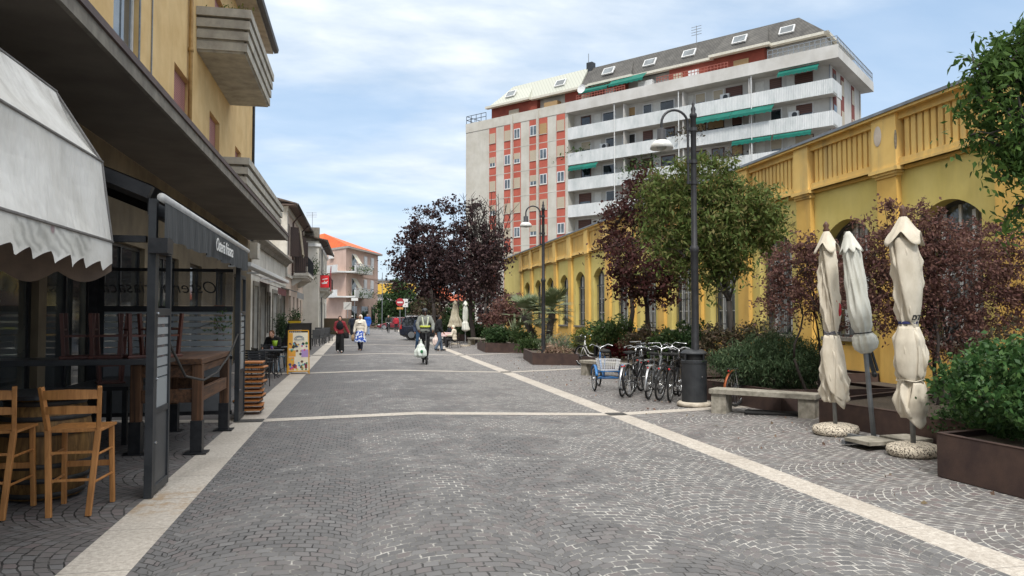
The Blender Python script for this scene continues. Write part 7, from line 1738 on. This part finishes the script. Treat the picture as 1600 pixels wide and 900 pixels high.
def person(label, loc, rz, skin, h=1.72, pose=None, top=None, legs=None, shoes='#222222', hair='#241a14', hairlen=0, scarf=None, skirt=None, extra=None, robe=None, vox=.011, build=1.0, cap=None):
    j = dict(DEF); j.update(pose or {}); s = h/1.75; V = Vector
    o = thing('person', label, 'person', loc, rz); o.scale = (s,s,s)
    hd = V(j['head']); nk = V(j['neck']); ch = V(j['chest']); pe = V(j['pelvis'])
    m = MB(); m.ball(hd, (.076,.095,.115), 14); m.ball(hd+V((0,.045,-.05)), (.052,.055,.06), 10)
    m.tube([hd+V((0,.088,.02)), hd+V((0,.112,-.015)), hd+V((0,.092,-.022))],[.010,.017,.010],6)
    for sx_ in (-1,1): m.ball(hd+V((sx_*.078,-.005,-.005)), (.012,.02,.03), 6)
    m.tube([hd+V((-.025,.098,-.055)), hd+V((.025,.098,-.055))], .008, 5)
    limb(m, [hd+V((0,-.01,-.07)), nk], [.055,.06])
    m.ball(ch, (.155*build,.105,.20), 12); m.ball(ch.lerp(pe,.55), (.13*build,.095,.18), 12); m.ball(pe, (.15*build,.11,.13), 12); m.tube([nk, ch],[.07,.13], 10)
    for i in (0,1):
        sh, el, wr = V(j['sh'][i]), V(j['el'][i]), V(j['wr'][i]); limb(m, [nk.lerp(sh,.35), sh, el, wr],[.07,.058,.042,.028]); hand(m, wr, wr-el, (-1,1)[i], .35 if not j.get('grip') else .8)
        hp, kn, an_, to = V(j['hip'][i]), V(j['kn'][i]), V(j['an'][i]), V(j['toe'][i]); limb(m, [hp, kn, an_],[.085,.058,.038]); limb(m, [an_+V((0,0,-.03)), to],[.038,.03])
    m.build('body', skin, o, remesh=vox)
    for sx_ in (-1,1): MB().ball(hd+V((sx_*.03,.086,.012)), (.012,.008,.008), 6).build('eye', mat('eye_dark', (.02,.015,.012)), o)
    if top:
        m = MB(); c_, sl, fat = top; kf = 1+fat
        m.ball(ch+V((0,0,.03)), (.175*kf*build,.125*kf,.21), 14); m.ball(ch.lerp(pe,.5), (.16*kf*build,.12*kf,.20), 14); m.ball(pe+V((0,0,.03)), (.165*kf*build,.125*kf,.13), 14); limb(m, [nk+V((0,0,-.02)), ch+V((0,0,.1))],[.072,.13])
        for i in (0,1):
            sh, el, wr = V(j['sh'][i]), V(j['el'][i]), V(j['wr'][i]); e = wr if sl > 1 else el.lerp(wr, .1) if sl > .5 else sh.lerp(el,.6)
            limb(m, ([nk.lerp(sh,.4), sh, el, el.lerp(wr,.93)] if sl > 1 else [nk.lerp(sh,.4), sh, e]), ([.085,.076*kf,.062*kf,.05*kf] if sl > 1 else [.085,.076*kf,.062*kf]))
        m.build('jacket' if fat > .1 else 'shirt', c_, o, remesh=vox)
    if legs:
        m = MB(); c_, wide = legs; m.ball(pe+V((0,0,-.02)), (.165*build,.125,.13), 12)
        for i in (0,1): hp, kn, an_ = V(j['hip'][i]), V(j['kn'][i]), V(j['an'][i]); limb(m, [hp, kn, an_+V((0,0,.02))],[.10,.072+wide*.5,.058+wide])
        m.build('trousers', c_, o, remesh=vox)
    sm_ = cloth('shoe'+shoes[1:], shoes)
    for i in (0,1):
        an_, to = V(j['an'][i]), V(j['toe'][i]); MB().ball(an_.lerp(to,.45)+V((0,0,-.01)), (.048,.13,.045), 10).ball(an_+V((0,-.01,-.01)), (.045,.055,.06), 8).build('shoe', sm_, o, remesh=.012)
    if hair:
        m = MB(); m.ball(hd+V((0,-.022,.025)), (.088,.098,.112), 14)
        if hairlen: m.tube([hd+V((0,-.06,0)), hd+V((0,-.09,-hairlen))],[.075,.05], 10)
        m.build('hair', cloth('hair'+hair[1:], hair), o, remesh=.012)
    if cap: MB().ball(hd+V((0,-.01,.05)), (.094,.108,.085), 14).ball(hd+V((0,.09,.055)), (.06,.06,.012), 8).build('cap', cap, o, smooth=True)
    if scarf:
        m = MB(); m.ball(hd+V((0,-.035,.016)), (.098,.11,.132), 14); m.tube([hd+V((0,-.03,-.08)), nk+V((0,.0,-.02)), ch+V((0,.03,.02))],[.085,.11,.17], 12); m.ball(nk+V((0,.03,-.08)), (.15,.11,.12), 12)
        if scarf[1]: m.ball(ch+V((0,.055,-.02)), (.175,.135,.24), 14)
        m.build('headscarf', scarf[0], o, remesh=.012)
    if skirt:
        m = MB(); zt, zb_, r0, r1 = skirt[1]; rings = []
        for i in range(12):
            f = i/11; r = r0+(r1-r0)*f**.8; rings.append([(r*(1+.10*f*math.sin(7*a+2*f))*math.cos(a), r*.75*(1+.10*f*math.sin(7*a+2*f))*math.sin(a)+.02, zt+(zb_-zt)*f) for a in [2*PI*k/42 for k in range(42)]])
        m.loft(rings); m.build('skirt', skirt[0], o, smooth=True)
    if extra: extra(o)
    return o
def gp3(px, py): q = P(px, py); return Vector((q.x,q.y,q.z))
walkA = dict(kn=((-.10,.10,.50),(.10,.02,.50)), an=((-.10,.14,.09),(.10,-.18,.13)), toe=((-.11,.33,.06),(.10,-.03,.05)), el=((-.25,-.12,1.15),(.25,-.02,1.14)), wr=((-.25,-.10,.90),(.25,.14,.93)))
# woman in black headscarf
def bagA(o): MB().lathe([(.10,-.14),(.13,-.10),(.11,.10),(.06,.14)], (-.30,-.02,.82), n=14).build('bag', cloth('blackbag', '#1a1718'), o, smooth=True)
person('woman in long black headscarf, red jacket and wide black trousers walking on the left', gp3(531,551), PI-YAW+R_(8), skin_l, 1.66, dict(walkA, el=((-.30,-.02,1.16),(.24,.04,1.14)), wr=((-.42,.05,.96),(.16,.16,1.02))), top=(cloth('redj', '#8c2a32', '#6d2028'), 2, .15), legs=(cloth('blk', '#141416'), .06), shoes='#d8d8d8', hair=None, scarf=(cloth('blkscarf', '#111218'), 1), extra=bagA)
def bagB(o):
    MB().ball((.36,.0,.62), (.10,.14,.17), 12).build('bag', cloth('tanbag', '#a58a6a'), o, smooth=True)
    MB().loft([[(-.26+a*.06,.12,z) for a in (0,1)]+[(-.24+a*.02+.05,.14,z) for a in (0,)] for z in (.85,.45)]).build('folded_paper', cloth('paper', '#e0ddd0'), o)
sk = NT('blue_white_skirt'); t = sk; f = t.noise(t.mapping(t.obj(),(1,1,1.6)), 4.2, 3, .6, 1.5); t.l(t.mix(t.ramp(f, [(.50,0.),(.54,1.)]), S('#1c4aa8'), S('#dfe6ee')), t.b.inputs['Base Color']); t.b.inputs['Roughness'].default_value = .85; sk = sk.mat
person('woman in white headscarf, cream cardigan and blue and white skirt carrying a tan bag', gp3(563,548), PI-YAW-R_(6), skin_m, 1.70, dict(walkA, el=((-.27,0,1.15),(.27,0,1.15)), wr=((-.27,.08,.90),(.29,.06,.90))), top=(cloth('cream', '#d9d2c4', '#c9c0b0'), 2, .22), legs=(cloth('dknavy', '#1a1d30'), 0), shoes='#1a1a20', hair=None, scarf=(cloth('whscarf', '#ddd8cc'), 0), skirt=(sk, (.98,.42,.17,.30)), extra=bagB)
person('man in white cap and dark jacket walking away behind the woman in black', gp3(550,524), -YAW, skin_m, 1.68, walkA, top=(cloth('navyj', '#1e2533'), 2, .15), legs=(cloth('navyt', '#1c2432'), .01), cap=cloth('whcap', '#d8d6d0'), vox=.018)
person('man in bright blue robe right behind the woman in the cream cardigan', gp3(574,524), PI-YAW, skin_m, 1.78, None, top=(cloth('blue', '#2a5fb5', '#2250a0'), 2, .25), legs=(cloth('blu2', '#8fa3c0'), .03), hair='#8a8a88', skirt=(cloth('blue', '#2a5fb5'), (1.0,.75,.19,.24)), vox=.018)
person('figure in dark clothes just behind the left shoulder of the woman in the cream cardigan', gp3(558,526), PI-YAW, skin_d, 1.66, None, top=(cloth('dkgrey', '#26262a'), 2, .15), legs=(cloth('dkgrey', '#26262a'), .02), vox=.02)
# scooter and rider
sp_ = gp3(665,569); srz = PI-YAW+R_(14)
sco = thing('kick_scooter', 'black electric kick scooter with a white shopping bag hanging from its stem', 'scooter', sp_, srz)
MB().box(-.085,.085,-.62,.12,.16,.215).build('deck', rubber, sco, bevel=.015)
def small_wheel(y): 
    return MB().tube([(0, y+.093*math.cos(2*PI*i/24), .125+.093*math.sin(2*PI*i/24)) for i in range(24)], .032, 8, closed=True).build('wheel', rubber, sco, smooth=True)
for y in (.26,-.68): w_ = small_wheel(y); MB().lathe([(.001,-.02),(.07,-.02),(.07,.02),(.001,.02)], (0,y,.125), n=16, M=Euler((0,R_(90),0)).to_matrix()).build('hub', darkgrey, w_)
MB().tube([(0,.26,.125),(.0,.20,.28),(0,.12,.62),(0,.05,1.10)], [.03,.03,.022,.02], 10).bar((0,.12,.19),(0,.20,.28),.10,.05).build('stem', darkgrey, sco, smooth=True)
MB().tube([(-.27,.0,1.12),(0,.05,1.13),(.27,.0,1.12)], .016, 8).ball((0,.07,1.15),(.05,.03,.03),8).build('handlebar', black, sco, smooth=True)
MB().loft([[(.045*math.cos(a),-.68+(.16)*math.cos(R_(20+f*130)) ,.125+.16*math.sin(R_(20+f*130))) for a in (0,PI)] for f in [i/6 for i in range(7)]], close=False, cap=False).build('mudguard', black, sco)
bagw = mat('plastic_bag', (.72,.76,.72), (.55,.62,.55), .4, scale=8, bump=.5, bscale=25)
bg_ = thing('shopping_bag', 'white and green plastic shopping bag hanging from the scooter stem', 'bag', sp_+Vector((0,0,.1)), srz)
folds(bg_, [(.78,.015),(.66,.04),(.52,.12),(.36,.19),(.22,.19),(.14,.10)], bagw, 'bag_body', seed=2, amp=.12, twist=.4, nf=5).location = (.19,.22,0)
MB().ball((.19,.41,.36),(.05,.02,.06),8).build('print', mat('print_green', S('#2f7a4a')), bg_)
def ridx(o):
    vest = mat('hi_vis', S('#b8c23a'), S('#cfd860'), .7)
    m = MB()
    for s_ in (-1,1): m.tube([(s_*.10,-.03,1.52),(s_*.105,.115,1.42),(s_*.075,.155,1.22),(s_*.06,.15,1.12)], .024, 6)
    m.build('braces', mat('reflective_strap', S('#d3dac0')), o); MB().tube([(.17*math.cos(a),.02+.135*math.sin(a),1.12) for a in [2*PI*i/24 for i in range(24)]], .036, 8, closed=True).build('belt', vest, o, smooth=True)
    MB().ball((0,-.005,1.68),(.108,.125,.10),16).build('helmet', mat('helmet_black', (.02,.021,.024), None, .4), o, smooth=True)
    MB().ball((0,.075,1.60),(.065,.04,.07),10).build('face_mask', cloth('mask', '#17171a'), o, smooth=True)
person('scooter rider in black helmet, grey jacket and yellow reflective harness', sp_+Vector((math.sin(srz)*.25,-math.cos(srz)*.25,.205)), srz, skin_d, 1.72, dict(el=((-.28,.10,1.20),(.28,.10,1.20)), wr=((-.25,.28,1.00),(.25,.28,1.00)), kn=((-.09,.10,.50),(.07,-.05,.49)), an=((-.05,.10,.09),(.05,-.20,.09)), toe=((-.05,.27,.04),(.06,-.02,.04)), grip=1), top=(cloth('greyj', '#82857f', '#656862'), 2, .16), legs=(cloth('blkt', '#16161a'), .015), shoes='#1a1a1c', hair=None, extra=ridx, build=1.0)
person('pedestrian in blue jeans half hidden behind the scooter rider', gp3(655,548), PI-YAW+R_(20), skin_m, 1.74, walkA, top=(cloth('navyc', '#27334a'), 2, .15), legs=(cloth('jeans', '#34506e'), .01), vox=.014)
person('man in black jacket and blue-grey jeans walking towards the cafe table', gp3(686,549), -YAW-R_(75), skin_m, 1.80, dict(walkA, kn=((-.10,.08,.50),(.10,.0,.50))), top=(cloth('blackj', '#17181b'), 2, .2), legs=(cloth('jeansg', '#5d6b7d', '#4a5666'), .012), shoes='#2a2a2c', vox=.013)
pbg = thing('shopping_bag', 'pale pink carrier bag held low behind the man in the black jacket', 'bag', gp3(681,545)+Vector((0,0,.15))); folds(pbg, [(.62,.01),(.5,.06),(.3,.16),(.08,.15),(.0,.08)], mat('pink_bag', S('#d8c4bc'), None, .5), 'bag_body', seed=4, amp=.08)
SIT = dict(pelvis=(0,0,.50), chest=(0,.02,.88), neck=(0,.05,1.06), head=(0,.09,1.20), sh=((-.18,.02,1.0),(.18,.02,1.0)), el=((-.24,.10,.76),(.24,.10,.76)), wr=((-.18,.34,.74),(.18,.34,.74)), hip=((-.09,.02,.50),(.09,.02,.50)), kn=((-.10,.44,.50),(.10,.44,.50)), an=((-.10,.46,.09),(.10,.46,.09)), toe=((-.10,.62,.04),(.10,.62,.04)))
stb = gp3(698,540); ct = cafe_table('far cafe table with a red and white cloth under the beige parasol', stb, .8)
MB().box(-.42,.42,-.42,.42,.746,.76).box(-.42,.42,-.425,-.415,.55,.75).build('tablecloth', mat('pink_cloth', S('#d99a9a'), S('#e8dcd8'), .8, scale=9), ct)
person('elderly woman with white hair in a cream jacket sitting at the far cafe table', gp3(710,544), -YAW+R_(78), skin_l, 1.62, SIT, top=(cloth('creamj', '#d8cfbd', '#c4baa6'), 2, .2), legs=(cloth('dkt', '#1d1d20'), .02), shoes='#e0e0dd', hair='#e2dcc8', vox=.014)
person('grey-haired woman in dark clothes on the far side of the far cafe table', gp3(704,537), -YAW+R_(130), skin_l, 1.62, SIT, top=(cloth('dkj', '#2a3038'), 2, .2), legs=(cloth('dkt', '#1d1d20'), .02), hair='#b9b2a8', vox=.016)
for px, py, a, l in ((710,543.5,78,'black chair under the woman in the cream jacket'), (704,537,130,'black chair under the grey-haired woman in dark clothes')):
    dup(ch0, gp_(px, py), -YAW+R_(a), l, 'chairs at the far cafe table')
cn = thing('walking_stick', 'thin walking stick slanting from the hand of the woman in the cream jacket', 'walking stick', gp3(689,537.5)); a = D(701,526,41.5)-cn.location; MB().tube([(0,0,.0), tuple(a)], .013, 6).build('shaft', black, cn)
# seated cafe guest on the left
g0 = gp3(427,580); gch = dup(ch0, g0, -YAW+R_(170), 'black metal armchair under the seated cafe guest', cgp)
person('guest with brown hair in a black jumper seated at the cafe on the left', g0, -YAW+R_(170), skin_l, 1.68, dict(SIT, head=(0,.14,1.17)), top=(cloth('blkj', '#121214'), 2, .2), legs=(cloth('dkt', '#1d1d20'), .02), hair='#5a3d28', vox=.014)
# far cyclist and red pedestrian
cy = D(607,493,72); cy.z = gz(cy.x); bike('far-away bicycle ridden towards the camera near the red car', cy, PI-YAW+R_(15), paintb)
person('far-away cyclist in dark clothes riding towards the camera', cy, PI-YAW+R_(15), skin_l, 1.72, dict(pelvis=(0,-.24,.98), chest=(0,-.08,1.33), neck=(0,.0,1.50), head=(0,.03,1.64), sh=((-.18,-.02,1.44),(.18,-.02,1.44)), el=((-.26,.12,1.22),(.26,.12,1.22)), wr=((-.28,.25,1.06),(.28,.25,1.06)), hip=((-.09,-.22,.95),(.09,-.22,.95)), kn=((-.10,.16,.80),(.10,.08,.60)), an=((-.10,.02,.46),(.10,-.10,.22)), toe=((-.10,.18,.42),(.10,.06,.18))), top=(cloth('olive', '#2f332c'), 2, .2), legs=(cloth('dk', '#222428'), .01), hair='#8a8478', vox=.02)
q = D(619,493,78); q.z = gz(q.x); person('far-away pedestrian in a red jacket beside the black car', q, -YAW, skin_l, 1.70, None, top=(cloth('redc', '#b02a38'), 2, .2), legs=(cloth('dk', '#222428'), .01), vox=.02)
for o in bpy.data.objects:
    if '_w' in o: del o['_w']
